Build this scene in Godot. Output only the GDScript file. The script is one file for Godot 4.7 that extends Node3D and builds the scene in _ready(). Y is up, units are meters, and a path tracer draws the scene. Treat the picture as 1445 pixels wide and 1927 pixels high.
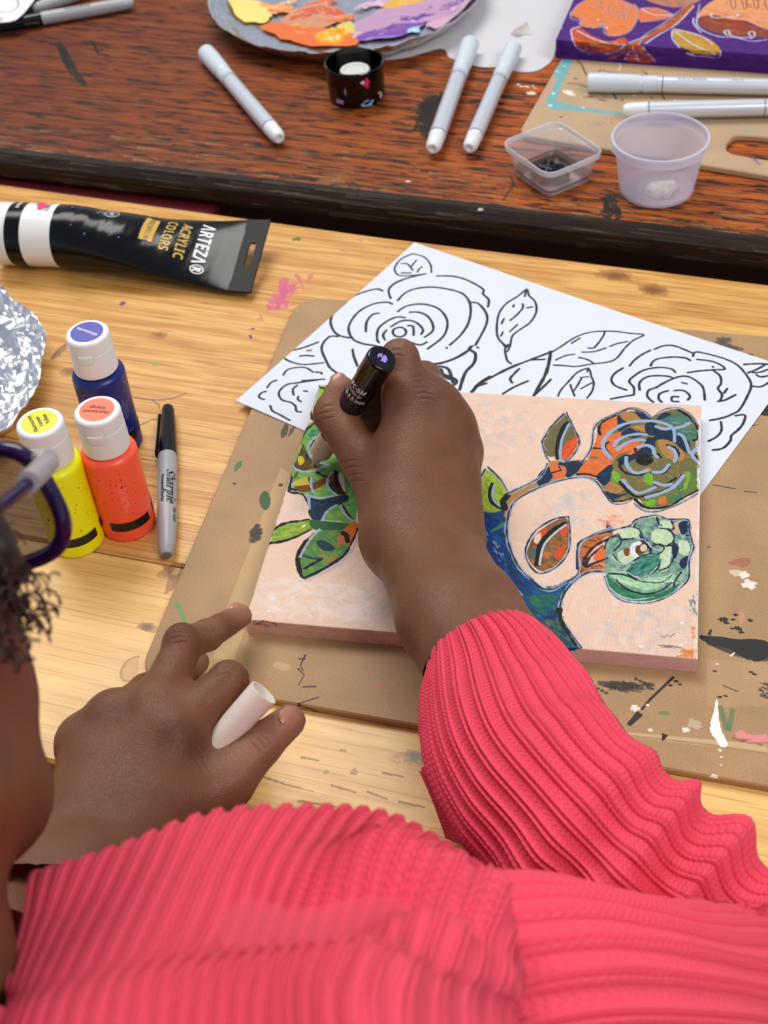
extends Node3D
# ---------- camera model: a pixel of the 1445x1927 frame and a height above the near table give a point ----------
const EYE := Vector3(0, 0.585, 0)
const FOCAL := 2583.25
const CX := Vector3(0.99512811, -0.07002224, 0.06940414)
const CY := Vector3(0.09859031, 0.70677434, -0.7005355)
var CF := Vector3(0, -0.70396, -0.71024)
var rng := RandomNumberGenerator.new()
var M := {}

func ray(px: float, py: float) -> Vector3:
	return CX * ((px - 722.5) / FOCAL) - CY * ((py - 963.5) / FOCAL) + CF

func P(px: float, py: float, h: float) -> Vector3:
	var d := ray(px, py)
	return EYE + d * ((h - EYE.y) / d.y)

func D(px: float, py: float, dist: float) -> Vector3:
	return EYE + ray(px, py) * dist

# ---------- mesh building ----------
class MB:
	var v := PackedVector3Array()
	var uv := PackedVector2Array()
	var c := PackedColorArray()
	var ix := PackedInt32Array()
	var weld: Array = []
	var two := false
	func tri(a: int, b: int, d: int) -> void:
		ix.append(a); ix.append(b); ix.append(d)
	func quad(p: Vector3, q: Vector3, r: Vector3, s: Vector3, up: PackedVector2Array = PackedVector2Array()) -> void:
		var n := v.size()
		v.append(p); v.append(q); v.append(r); v.append(s)
		if up.size() == 4:
			uv.append_array(up)
		else:
			uv.append(Vector2(0, 0)); uv.append(Vector2(1, 0)); uv.append(Vector2(1, 1)); uv.append(Vector2(0, 1))
		tri(n, n + 1, n + 2); tri(n, n + 2, n + 3)
	func grid(pts: PackedVector3Array, uvs: PackedVector2Array, nu: int, nv: int, closed := false) -> void:
		# nu columns, nv rows, row-major pts[j * nu + i]
		var n := v.size()
		v.append_array(pts); uv.append_array(uvs)
		for j in nv - 1:
			for i in nu - 1:
				var k := n + j * nu + i
				ix.append(k); ix.append(k + 1); ix.append(k + nu + 1)
				ix.append(k); ix.append(k + nu + 1); ix.append(k + nu)
		if closed:
			for j in nv:
				weld.append(Vector2i(n + j * nu, n + j * nu + nu - 1))
	func fan(pts: PackedVector3Array, uvs: PackedVector2Array) -> void:
		var n := v.size()
		v.append_array(pts); uv.append_array(uvs)
		for i in range(1, pts.size() - 1):
			tri(n, n + i, n + i + 1)
	func add(o: MB, xf := Transform3D()) -> void:
		var n := v.size()
		for p in o.v:
			v.append(xf * p)
		uv.append_array(o.uv)
		if o.c.size(): c.append_array(o.c)
		for i in o.ix:
			ix.append(i + n)
		for w in o.weld:
			weld.append(Vector2i(w.x + n, w.y + n))
	func orient() -> void:
		var ce := Vector3.ZERO
		for p in v: ce += p
		ce /= maxf(v.size(), 1)
		var vol := 0.0
		for k in range(0, ix.size(), 3):
			vol += (v[ix[k]] - ce).dot((v[ix[k + 1]] - ce).cross(v[ix[k + 2]] - ce))
		if vol > 0.0: flip()
	func flip() -> void:
		for k in range(0, ix.size(), 3):
			var t := ix[k + 1]
			ix[k + 1] = ix[k + 2]
			ix[k + 2] = t
	func normals() -> PackedVector3Array:
		var nn := PackedVector3Array()
		nn.resize(v.size())
		for k in range(0, ix.size(), 3):
			var a := ix[k]
			var b := ix[k + 1]
			var d := ix[k + 2]
			var f := (v[d] - v[a]).cross(v[b] - v[a])
			nn[a] += f; nn[b] += f; nn[d] += f
		for w in weld:
			var s: Vector3 = nn[w.x] + nn[w.y]
			nn[w.x] = s; nn[w.y] = s
		for k in nn.size():
			nn[k] = nn[k].normalized() if nn[k].length_squared() > 1e-24 else Vector3.UP
		return nn
	func commit(auto := true) -> ArrayMesh:
		if auto: orient()
		var a := []
		a.resize(Mesh.ARRAY_MAX)
		a[Mesh.ARRAY_VERTEX] = v
		a[Mesh.ARRAY_NORMAL] = normals()
		if uv.size() == v.size(): a[Mesh.ARRAY_TEX_UV] = uv
		if two: a[Mesh.ARRAY_TEX_UV2] = uv
		if c.size() == v.size(): a[Mesh.ARRAY_COLOR] = c
		a[Mesh.ARRAY_INDEX] = ix
		var m := ArrayMesh.new()
		m.add_surface_from_arrays(Mesh.PRIMITIVE_TRIANGLES, a)
		return m

func lathe(mb: MB, prof: PackedVector2Array, seg := 40, a0 := 0.0, a1 := TAU, xf := Transform3D(), crease := 38.0) -> void:
	# profile of (radius, y); a turn sharper than crease splits the surface there
	var runs := []
	var cur := PackedVector2Array([prof[0]])
	for i in range(1, prof.size()):
		cur.append(prof[i])
		if i < prof.size() - 1:
			var d0 := (prof[i] - prof[i - 1]).normalized()
			var d1 := (prof[i + 1] - prof[i]).normalized()
			if d0.dot(d1) < cos(deg_to_rad(crease)):
				runs.append(cur)
				cur = PackedVector2Array([prof[i]])
	runs.append(cur)
	var closed := absf(a1 - a0 - TAU) < 0.001
	for r in runs:
		var pts := PackedVector3Array()
		var us := PackedVector2Array()
		var l := 0.0
		for j in r.size():
			if j: l += (r[j] - r[j - 1]).length()
			for i in seg + 1:
				var t := a0 + (a1 - a0) * i / seg
				pts.append(xf * Vector3(r[j].x * cos(t), r[j].y, r[j].x * sin(t)))
				us.append(Vector2(float(i) / seg, l))
		mb.grid(pts, us, seg + 1, r.size(), closed)

func arc(c: Vector2, r: float, d0: float, d1: float, n: int) -> PackedVector2Array:
	var o := PackedVector2Array()
	for i in n + 1:
		var t := deg_to_rad(lerpf(d0, d1, float(i) / n))
		o.append(c + Vector2(cos(t), sin(t)) * r)
	return o

func smooth(p: PackedVector2Array, n := 6, closed := false) -> PackedVector2Array:
	if p.size() < 3: return p
	var o := PackedVector2Array()
	var m := p.size()
	for i in (m if closed else m - 1):
		var a := p[(i - 1 + m) % m] if closed or i > 0 else p[0]
		var b := p[i]
		var c := p[(i + 1) % m]
		var d := p[(i + 2) % m] if closed or i < m - 2 else p[m - 1]
		for k in n:
			o.append(b.cubic_interpolate(c, a, d, float(k) / n))
	if not closed: o.append(p[m - 1])
	return o

func smooth3(p: Array, n := 6) -> PackedVector3Array:
	var o := PackedVector3Array()
	var m := p.size()
	for i in m - 1:
		var a: Vector3 = p[maxi(i - 1, 0)]
		var b: Vector3 = p[i]
		var c: Vector3 = p[i + 1]
		var d: Vector3 = p[mini(i + 2, m - 1)]
		for k in n:
			o.append(b.cubic_interpolate(c, a, d, float(k) / n))
	o.append(p[m - 1])
	return o

func tube(mb: MB, path: PackedVector3Array, rad: PackedFloat32Array, seg := 10, caps := true) -> void:
	var n := path.size()
	var t0 := (path[1] - path[0]).normalized()
	var side := t0.cross(Vector3(0.31, 0.9, 0.2)).normalized()
	var pts := PackedVector3Array()
	var us := PackedVector2Array()
	var l := 0.0
	for j in n:
		var t := (path[mini(j + 1, n - 1)] - path[maxi(j - 1, 0)]).normalized()
		side = (side - t * side.dot(t)).normalized()
		var w := t.cross(side)
		if j: l += path[j].distance_to(path[j - 1])
		var r: float = rad[mini(j, rad.size() - 1)]
		for i in seg + 1:
			var a := TAU * i / seg
			pts.append(path[j] + (side * cos(a) + w * sin(a)) * r)
			us.append(Vector2(float(i) / seg, l))
	mb.grid(pts, us, seg + 1, n, true)
	if caps:
		for e in [0, n - 1]:
			var q := PackedVector3Array()
			for i in seg: q.append(pts[e * (seg + 1) + i])
			if e == 0: q.reverse()
			var u := PackedVector2Array()
			u.resize(seg)
			mb.fan(q, u)

func inset(p: PackedVector2Array, d: float) -> PackedVector2Array:
	var o := PackedVector2Array()
	var m := p.size()
	var ar := 0.0
	for i in m: ar += p[i].cross(p[(i + 1) % m])
	var s := 1.0 if ar > 0 else -1.0
	for i in m:
		var e0 := (p[i] - p[(i - 1 + m) % m]).normalized()
		var e1 := (p[(i + 1) % m] - p[i]).normalized()
		var n0 := Vector2(-e0.y, e0.x) * s
		var n1 := Vector2(-e1.y, e1.x) * s
		var b := (n0 + n1)
		b = b / maxf(b.length_squared() * 0.5, 0.3)
		o.append(p[i] + b * d)
	return o

func prism(mb: MB, p: PackedVector2Array, y0: float, y1: float, bev: float, rect: Rect2, hole := PackedVector2Array()) -> void:
	# p holds (x, z); UVs are (x, z) in rect, sides unfold outwards
	var top := inset(p, bev)
	var m := p.size()
	var f := func(q: Vector2) -> Vector2: return (q - rect.position) / rect.size
	var caps := top
	if hole.size():
		# join the hole to the rim by a slit so that the face triangulates
		var bi := 0
		var bj := 0
		var best := 1e9
		for i in m:
			for j in hole.size():
				var dd := top[i].distance_squared_to(hole[j])
				if dd < best: best = dd; bi = i; bj = j
		caps = PackedVector2Array()
		for i in m: caps.append(top[(bi + 1 + i) % m])
		var hs := inset(hole, -bev)
		for j in hole.size() + 1: caps.append(hs[(bj - j + 2 * hole.size()) % hole.size()] + (Vector2(1e-5, 1e-5) if j == hole.size() else Vector2.ZERO))
		caps.append(caps[m - 1] + Vector2(1e-5, 1e-5))
	var t := Geometry2D.triangulate_polygon(caps)
	for side in [1, 0]:
		var n := mb.v.size()
		for q in caps:
			mb.v.append(Vector3(q.x, y1 if side else y0, q.y)); mb.uv.append(f.call(q))
		for k in range(0, t.size(), 3):
			var a: Vector2 = caps[t[k]]
			var ccw := (caps[t[k + 1]] - a).cross(caps[t[k + 2]] - a) > 0
			if ccw == (side == 1): mb.tri(n + t[k], n + t[k + 1], n + t[k + 2])
			else: mb.tri(n + t[k], n + t[k + 2], n + t[k + 1])
	var loops := [[p, top, 1.0]]
	if hole.size(): loops.append([hole, inset(hole, -bev), -1.0])
	for L in loops:
		var o: PackedVector2Array = L[0]
		var i2: PackedVector2Array = L[1]
		var mm := o.size()
		var ar := 0.0
		for i in mm: ar += o[i].cross(o[(i + 1) % mm])
		for i in mm:
			var k := (i + 1) % mm
			var out := (o[i] - i2[i]).normalized() if bev > 0 else Vector2.ZERO
			var out2 := (o[k] - i2[k]).normalized() if bev > 0 else Vector2.ZERO
			var rows := [[i2, y1, 0.0], [o, y1 - bev, bev], [o, y0 + bev, y1 - y0], [i2, y0, y1 - y0 + bev]]
			for r in 3:
				var A: PackedVector2Array = rows[r][0]
				var B: PackedVector2Array = rows[r + 1][0]
				var ya: float = rows[r][1]
				var yb: float = rows[r + 1][1]
				var da: float = rows[r][2]
				var db: float = rows[r + 1][2]
				var us := PackedVector2Array([f.call(A[i] + out * da), f.call(A[k] + out2 * da), f.call(B[k] + out2 * db), f.call(B[i] + out * db)])
				var p0 := Vector3(A[i].x, ya, A[i].y)
				var p1 := Vector3(A[k].x, ya, A[k].y)
				var p2 := Vector3(B[k].x, yb, B[k].y)
				var p3 := Vector3(B[i].x, yb, B[i].y)
				if (ar > 0) == (L[2] > 0):
					us.reverse()
					mb.quad(p3, p2, p1, p0, us)
				else:
					mb.quad(p0, p1, p2, p3, us)

func round_poly(p: PackedVector2Array, r: Array, n := 6) -> PackedVector2Array:
	var o := PackedVector2Array()
	var m := p.size()
	for i in m:
		var rr: float = r[i % r.size()]
		if rr <= 0.0: o.append(p[i]); continue
		var a := p[i] + (p[(i - 1 + m) % m] - p[i]).normalized() * rr
		var b := p[i] + (p[(i + 1) % m] - p[i]).normalized() * rr
		for k in n + 1:
			var t := float(k) / n
			o.append(a.lerp(p[i], t).lerp(p[i].lerp(b, t), t))
	return o

# ---------- lettering: the triangles of a TextMesh, laid onto a surface by a callable ----------
func letters(text: String, height: float, place: Callable, font := "Droid Sans", weight := 400, shear := 0.0, squeeze := 1.0) -> MB:
	var t := TextMesh.new()
	var f := SystemFont.new()
	f.font_names = PackedStringArray([font])
	f.font_weight = weight
	t.font = f
	t.text = text
	t.font_size = 32
	t.pixel_size = 0.001
	t.depth = 0.0
	t.curve_step = 3.0
	var a := t.get_mesh_arrays()
	var box := t.get_aabb()
	var mb := MB.new()
	var s := height / 0.0232
	var pv: PackedVector3Array = a[Mesh.ARRAY_VERTEX]
	for p in pv:
		var x := (p.x - box.position.x - box.size.x * 0.5) * s * squeeze
		var y := (p.y - box.position.y - box.size.y * 0.5) * s
		mb.v.append(place.call(Vector2(x + y * shear, y)))
		mb.uv.append(Vector2.ZERO)
	if a[Mesh.ARRAY_INDEX] != null and a[Mesh.ARRAY_INDEX].size():
		mb.ix = a[Mesh.ARRAY_INDEX]
	else:
		for i in pv.size(): mb.ix.append(i)
	return mb

# ---------- things, parts ----------
func thing(called: String, label: String, category: String, at := Transform3D(), group := "") -> Node3D:
	var o := Node3D.new()
	o.name = called
	o.transform = at
	add_child(o, true)
	return tag(o, label, category, group)

func tag(o: Node3D, label: String, category: String, group := "", kind := "") -> Node3D:
	if label: o.set_meta("label", label)
	if category: o.set_meta("category", category)
	if group: o.set_meta("group", group)
	if kind: o.set_meta("kind", kind)
	return o

func part(called: String, mesh: Mesh, mat: Material, parent: Node = null, label := "", kind := "") -> MeshInstance3D:
	var o := MeshInstance3D.new()
	o.name = called
	o.mesh = mesh
	o.material_override = mat
	(parent if parent else self).add_child(o, true)
	if label: o.set_meta("label", label)
	if kind: o.set_meta("kind", kind)
	return o

func copy_of(o: Node3D, at: Transform3D, label: String) -> Node3D:
	var c: Node3D = o.duplicate()
	c.name = o.name
	add_child(c, true)
	c.transform = at
	c.set_meta("label", label)
	return c

func mat(col: Color, rough := 0.5, metal := 0.0, spec := 0.5) -> StandardMaterial3D:
	var m := StandardMaterial3D.new()
	m.albedo_color = col
	m.roughness = rough
	m.metallic = metal
	m.metallic_specular = spec
	return m

func tex(im: Image) -> ImageTexture:
	return ImageTexture.create_from_image(im)

func frame_of(o: Vector3, xdir: Vector3) -> Transform3D:
	var x := Vector3(xdir.x, 0, xdir.z).normalized()
	return Transform3D(Basis(x, Vector3.UP, x.cross(Vector3.UP)), o)

# ---------- drawing flat print into an Image ----------
class Ink:
	var im: Image
	var fat := 1.0
	var rng := RandomNumberGenerator.new()
	func _init(w: int, h: int, col: Color) -> void:
		im = Image.create(w, h, false, Image.FORMAT_RGB8)
		im.fill(col)
		rng.seed = 7
	func poly(p: PackedVector2Array, col: Color, alpha := 1.0) -> void:
		if p.size() < 3: return
		var y0 := 1e9
		var y1 := -1e9
		for q in p:
			y0 = minf(y0, q.y); y1 = maxf(y1, q.y)
		var w := im.get_width()
		for y in range(maxi(int(floor(y0)), 0), mini(int(ceil(y1)), im.get_height() - 1) + 1):
			var yy := y + 0.5
			var xs := PackedFloat32Array()
			for i in p.size():
				var a := p[i]
				var b := p[(i + 1) % p.size()]
				if (a.y <= yy) != (b.y <= yy):
					xs.append(a.x + (yy - a.y) / (b.y - a.y) * (b.x - a.x))
			xs.sort()
			for k in range(0, xs.size() - 1, 2):
				var xa := clampi(roundi(xs[k]), 0, w)
				var xb := clampi(roundi(xs[k + 1]), 0, w)
				if xb <= xa: continue
				if alpha >= 1.0:
					im.fill_rect(Rect2i(xa, y, xb - xa, 1), col)
				else:
					for x in range(xa, xb):
						im.set_pixel(x, y, im.get_pixel(x, y).lerp(col, alpha))
	func shape(p: PackedVector2Array, col: Color, alpha := 1.0) -> void:
		# a brushed patch: rounded corners and an uneven edge
		var o := PackedVector2Array()
		var m := p.size()
		for i in m:
			for k in 4:
				o.append(p[i].cubic_interpolate(p[(i + 1) % m], p[(i - 1 + m) % m], p[(i + 2) % m], k / 4.0) + Vector2(rng.randf_range(-1.1, 1.1), rng.randf_range(-1.1, 1.1)))
		poly(o, col, alpha)
	func stroke(p: PackedVector2Array, w0: float, col: Color, alpha := 1.0, w1 := -1.0, wob := 0.15) -> void:
		# a ribbon with round ends; its width wavers a little
		if w1 < 0: w1 = w0
		w0 *= fat
		w1 *= fat
		var L := PackedVector2Array()
		var R := PackedVector2Array()
		var n := p.size()
		for i in n:
			var t := (p[mini(i + 1, n - 1)] - p[maxi(i - 1, 0)])
			if t.length() < 0.001: continue
			t = t.normalized()
			var w := lerpf(w0, w1, float(i) / maxi(n - 1, 1)) * 0.5 * (1.0 + rng.randf_range(-wob, wob))
			L.append(p[i] + Vector2(-t.y, t.x) * w)
			R.append(p[i] - Vector2(-t.y, t.x) * w)
		for i in L.size() - 1:
			poly(PackedVector2Array([L[i], L[i + 1], R[i + 1], R[i]]), col, alpha)
		if alpha >= 1.0:
			for i in n: disc(p[i], lerpf(w0, w1, float(i) / maxi(n - 1, 1)) * 0.5, col)
	func disc(c: Vector2, r: float, col: Color, alpha := 1.0, sq := 1.0) -> void:
		var o := PackedVector2Array()
		for i in 12: o.append(c + Vector2(cos(i * TAU / 12), sin(i * TAU / 12) * sq) * r)
		poly(o, col, alpha)
	func blot(c: Vector2, r: float, col: Color, alpha := 1.0, sq := 1.0, rough := 0.35, turn := 0.0) -> void:
		var o := PackedVector2Array()
		for i in 22:
			var k := r * (1.0 + rng.randf_range(-rough, rough))
			o.append(c + (Vector2(cos(i * TAU / 22), sin(i * TAU / 22) * sq) * k).rotated(turn))
		poly(o, col, alpha)
	func dabs(p: PackedVector2Array, cols: Array, n: int, len: float, w: float, alpha := 0.5, turn := 0.0, spread := 0.6) -> void:
		# short brush strokes inside an outline
		var lo := p[0]
		var hi := p[0]
		for q in p: lo = lo.min(q); hi = hi.max(q)
		for i in n:
			var q := Vector2(rng.randf_range(lo.x, hi.x), rng.randf_range(lo.y, hi.y))
			var a := turn + rng.randf_range(-spread, spread)
			var d := Vector2(cos(a), sin(a)) * len * rng.randf_range(0.4, 1.0)
			var ww := w * rng.randf_range(0.5, 1.3)
			var col: Color = cols[rng.randi() % cols.size()]
			if not Geometry2D.is_point_in_polygon(q, p): continue
			if not Geometry2D.is_point_in_polygon(q + d, p): d *= 0.3
			stroke(PackedVector2Array([q, q + d * 0.5 + d.orthogonal() * 0.06, q + d]), ww, col, alpha, ww * 0.5, 0.3)

func noise_img(w: int, h: int, freq: float, sd: int, oct := 3) -> PackedByteArray:
	var n := FastNoiseLite.new()
	n.noise_type = FastNoiseLite.TYPE_SIMPLEX_SMOOTH
	n.seed = sd
	n.frequency = freq
	n.fractal_octaves = oct
	return n.get_image(w, h, false, false, false).get_data()

func noise_stretched(w0: int, h0: int, w: int, h: int, freq: float, sd: int, oct := 3) -> PackedByteArray:
	var n := FastNoiseLite.new()
	n.noise_type = FastNoiseLite.TYPE_SIMPLEX_SMOOTH
	n.seed = sd
	n.frequency = freq
	n.fractal_octaves = oct
	var im := n.get_image(w0, h0, false, false, false)
	im.resize(w, h, Image.INTERPOLATE_CUBIC)
	return im.get_data()

# ---------- wood and board textures ----------
func wood_image(w: int, h: int, pale: Color, dark: Color, line: Color, sd: int, wear := 0.0, worn := Color.BLACK) -> Image:
	# grain runs along x
	var broad := noise_stretched(w / 32, h, w, h, 0.012, sd, 3)
	var fine := noise_stretched(w / 90, h, w, h, 0.09, sd + 1, 3)
	var thin := noise_stretched(w / (44 if wear == 0.0 else 22), h, w, h, 0.26, sd + 2, 2)
	var wob := noise_img(w / 8, h / 8, 0.02, sd + 3, 3)
	var rust := noise_stretched(w / 5, h, w, h, 0.06, sd + 4, 4)
	var o := PackedByteArray()
	o.resize(w * h * 3)
	var w8 := w / 8
	for y in h:
		for x in w:
			var i := y * w + x
			var k: float = (broad[i] - 128) / 128.0 * 1.1 + (wob[mini(y / 8, h / 8 - 1) * w8 + mini(x / 8, w8 - 1)] - 128) / 128.0 * 0.6
			var ring := sin(k * 9.0 + y * 0.035)
			var f: float = (fine[i] - 128) / 128.0
			var t: float = clampf(0.42 + 0.24 * ring + 0.60 * f + 0.25 * (thin[i] - 128) / 128.0, 0.0, 1.0)
			var r := lerpf(pale.r, dark.r, t)
			var g := lerpf(pale.g, dark.g, t)
			var b := lerpf(pale.b, dark.b, t)
			var th: float = (thin[i] - 128) / 128.0
			var l: float = clampf((th - 0.36) * 4.0, 0.0, 0.7)
			if wear > 0.0:
				var q: float = clampf(((rust[i] - 128) / 128.0 + th * 0.5 + f * 0.5 - 0.32 + wear * 0.25) * 3.5, 0.0, 1.0)
				l = maxf(l, q * 0.9)
			r = lerpf(r, line.r, l); g = lerpf(g, line.g, l); b = lerpf(b, line.b, l)
			o[i * 3] = int(clampf(r, 0, 1) * 255.0)
			o[i * 3 + 1] = int(clampf(g, 0, 1) * 255.0)
			o[i * 3 + 2] = int(clampf(b, 0, 1) * 255.0)
	return Image.create_from_data(w, h, false, Image.FORMAT_RGB8, o)

func speckle_image(w: int, h: int, base: Color, amp: float, sd: int) -> Image:
	var a := noise_img(w / 4, h / 4, 0.02, sd, 4)
	var b := noise_img(w, h, 0.22, sd + 1, 3)
	var o := PackedByteArray()
	o.resize(w * h * 3)
	for y in h:
		for x in w:
			var i := y * w + x
			var k: float = (a[mini(y / 4, h / 4 - 1) * (w / 4) + mini(x / 4, w / 4 - 1)] - 128) / 128.0
			var f: float = (b[i] - 128) / 128.0
			var t := 1.0 + amp * (0.7 * k + 0.8 * f)
			if f < -0.48: t -= amp * 2.2 * (-0.48 - f) * 4.0
			o[i * 3] = int(clampf(base.r * t, 0, 1) * 255.0)
			o[i * 3 + 1] = int(clampf(base.g * t, 0, 1) * 255.0)
			o[i * 3 + 2] = int(clampf(base.b * t, 0, 1) * 255.0)
	return Image.create_from_data(w, h, false, Image.FORMAT_RGB8, o)

func bump_tile(sd: int, freq: float, w := 256) -> ImageTexture:
	var n := FastNoiseLite.new()
	n.seed = sd
	n.frequency = freq
	n.noise_type = FastNoiseLite.TYPE_SIMPLEX_SMOOTH
	return tex(n.get_seamless_image(w, w))

# pixel of the photograph -> pixel of a texture that lies over rect of a flat frame at height h
func on_plane(a: PackedVector2Array, h: float, fr: Transform3D, rect: Rect2, size: Vector2) -> PackedVector2Array:
	var o := PackedVector2Array()
	for q in a:
		var l := fr.affine_inverse() * P(q.x, q.y, h)
		o.append((Vector2(l.x, l.z) - rect.position) / rect.size * size)
	return o

func pts(a: Array, k := 1.0, off := Vector2.ZERO) -> PackedVector2Array:
	# flat list x, y, x, y of a magnified detail (k times, from off) -> photograph pixels
	var o := PackedVector2Array()
	for i in range(0, a.size() - 1, 2):
		o.append(off + Vector2(a[i], a[i + 1]) / k)
	return o

var TN: Transform3D
var TF: Transform3D
const HF := 0.02

func setting() -> void:
	TN = frame_of(Vector3.ZERO, Vector3(cos(deg_to_rad(21.0)), 0, sin(deg_to_rad(21.0))))
	TF = frame_of(Vector3.ZERO, Vector3(cos(deg_to_rad(22.0)), 0, sin(deg_to_rad(22.0))))
	# floor of grey pavers
	var fm := mat(Color(0.52, 0.50, 0.48), 0.85)
	fm.albedo_texture = tex(speckle_image(256, 256, Color(0.95, 0.93, 0.9), 0.10, 91))
	fm.uv1_scale = Vector3(2, 2, 1)
	var slab := MB.new()
	prism(slab, PackedVector2Array([Vector2(-3.2, -3.2), Vector2(3.2, -3.2), Vector2(3.2, 3.2), Vector2(-3.2, 3.2)]), -0.80, -0.758, 0.0, Rect2(-3, -3, 6, 6))
	var fl := part("floor", slab.commit(), mat(Color(0.30, 0.29, 0.28), 0.9))
	tag(fl, "dark mortar bed of the grey paved floor under the two tables", "floor", "", "structure")
	var pv := MB.new()
	prism(pv, PackedVector2Array([Vector2(-0.196, -0.196), Vector2(0.196, -0.196), Vector2(0.196, 0.196), Vector2(-0.196, 0.196)]), -0.008, 0.0, 0.003, Rect2(-0.2, -0.2, 0.4, 0.4))
	var pm := pv.commit()
	for i in 7:
		for j in 7:
			var o := part("paver", pm, fm, fl)
			o.position = TF * Vector3((i - 3.5) * 0.4, -0.75, (j - 3.9) * 0.4)
	near_table()
	far_table()
	# maroon batten under the front edge of the far table, seen in the gap
	var b := thing("batten", "dark red painted batten glimpsed in the gap between the tables, behind the paint tube", "batten", TN)
	var bb := MB.new()
	prism(bb, PackedVector2Array([Vector2(-1.0, -0.905), Vector2(-0.447, -0.885), Vector2(-0.447, -0.8435), Vector2(-1.0, -0.8655)]), -0.024, -0.0045, 0.002, Rect2(-1, -1, 1, 1))
	part("board", bb.commit(), mat(Color(0.36, 0.06, 0.11), 0.5), b)

func table_legs(t: Node3D, m: Material, u0: float, u1: float, v0: float, v1: float, top: float) -> void:
	for q in [Vector2(u0, v0), Vector2(u1, v0), Vector2(u1, v1), Vector2(u0, v1)]:
		var lg := MB.new()
		prism(lg, PackedVector2Array([q + Vector2(-0.03, -0.03), q + Vector2(0.03, -0.03), q + Vector2(0.03, 0.03), q + Vector2(-0.03, 0.03)]), -0.75, top, 0.003, Rect2(-1, -1, 1, 1))
		part("leg", lg.commit(), m, t)
	for k in 2:
		var v := v0 if k == 0 else v1
		var ap := MB.new()
		prism(ap, PackedVector2Array([Vector2(u0 + 0.03, v - 0.011), Vector2(u1 - 0.03, v - 0.011), Vector2(u1 - 0.03, v + 0.011), Vector2(u0 + 0.03, v + 0.011)]), top - 0.085, top, 0.002, Rect2(-1, -1, 1, 1))
		part("apron", ap.commit(), m, t)

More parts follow.
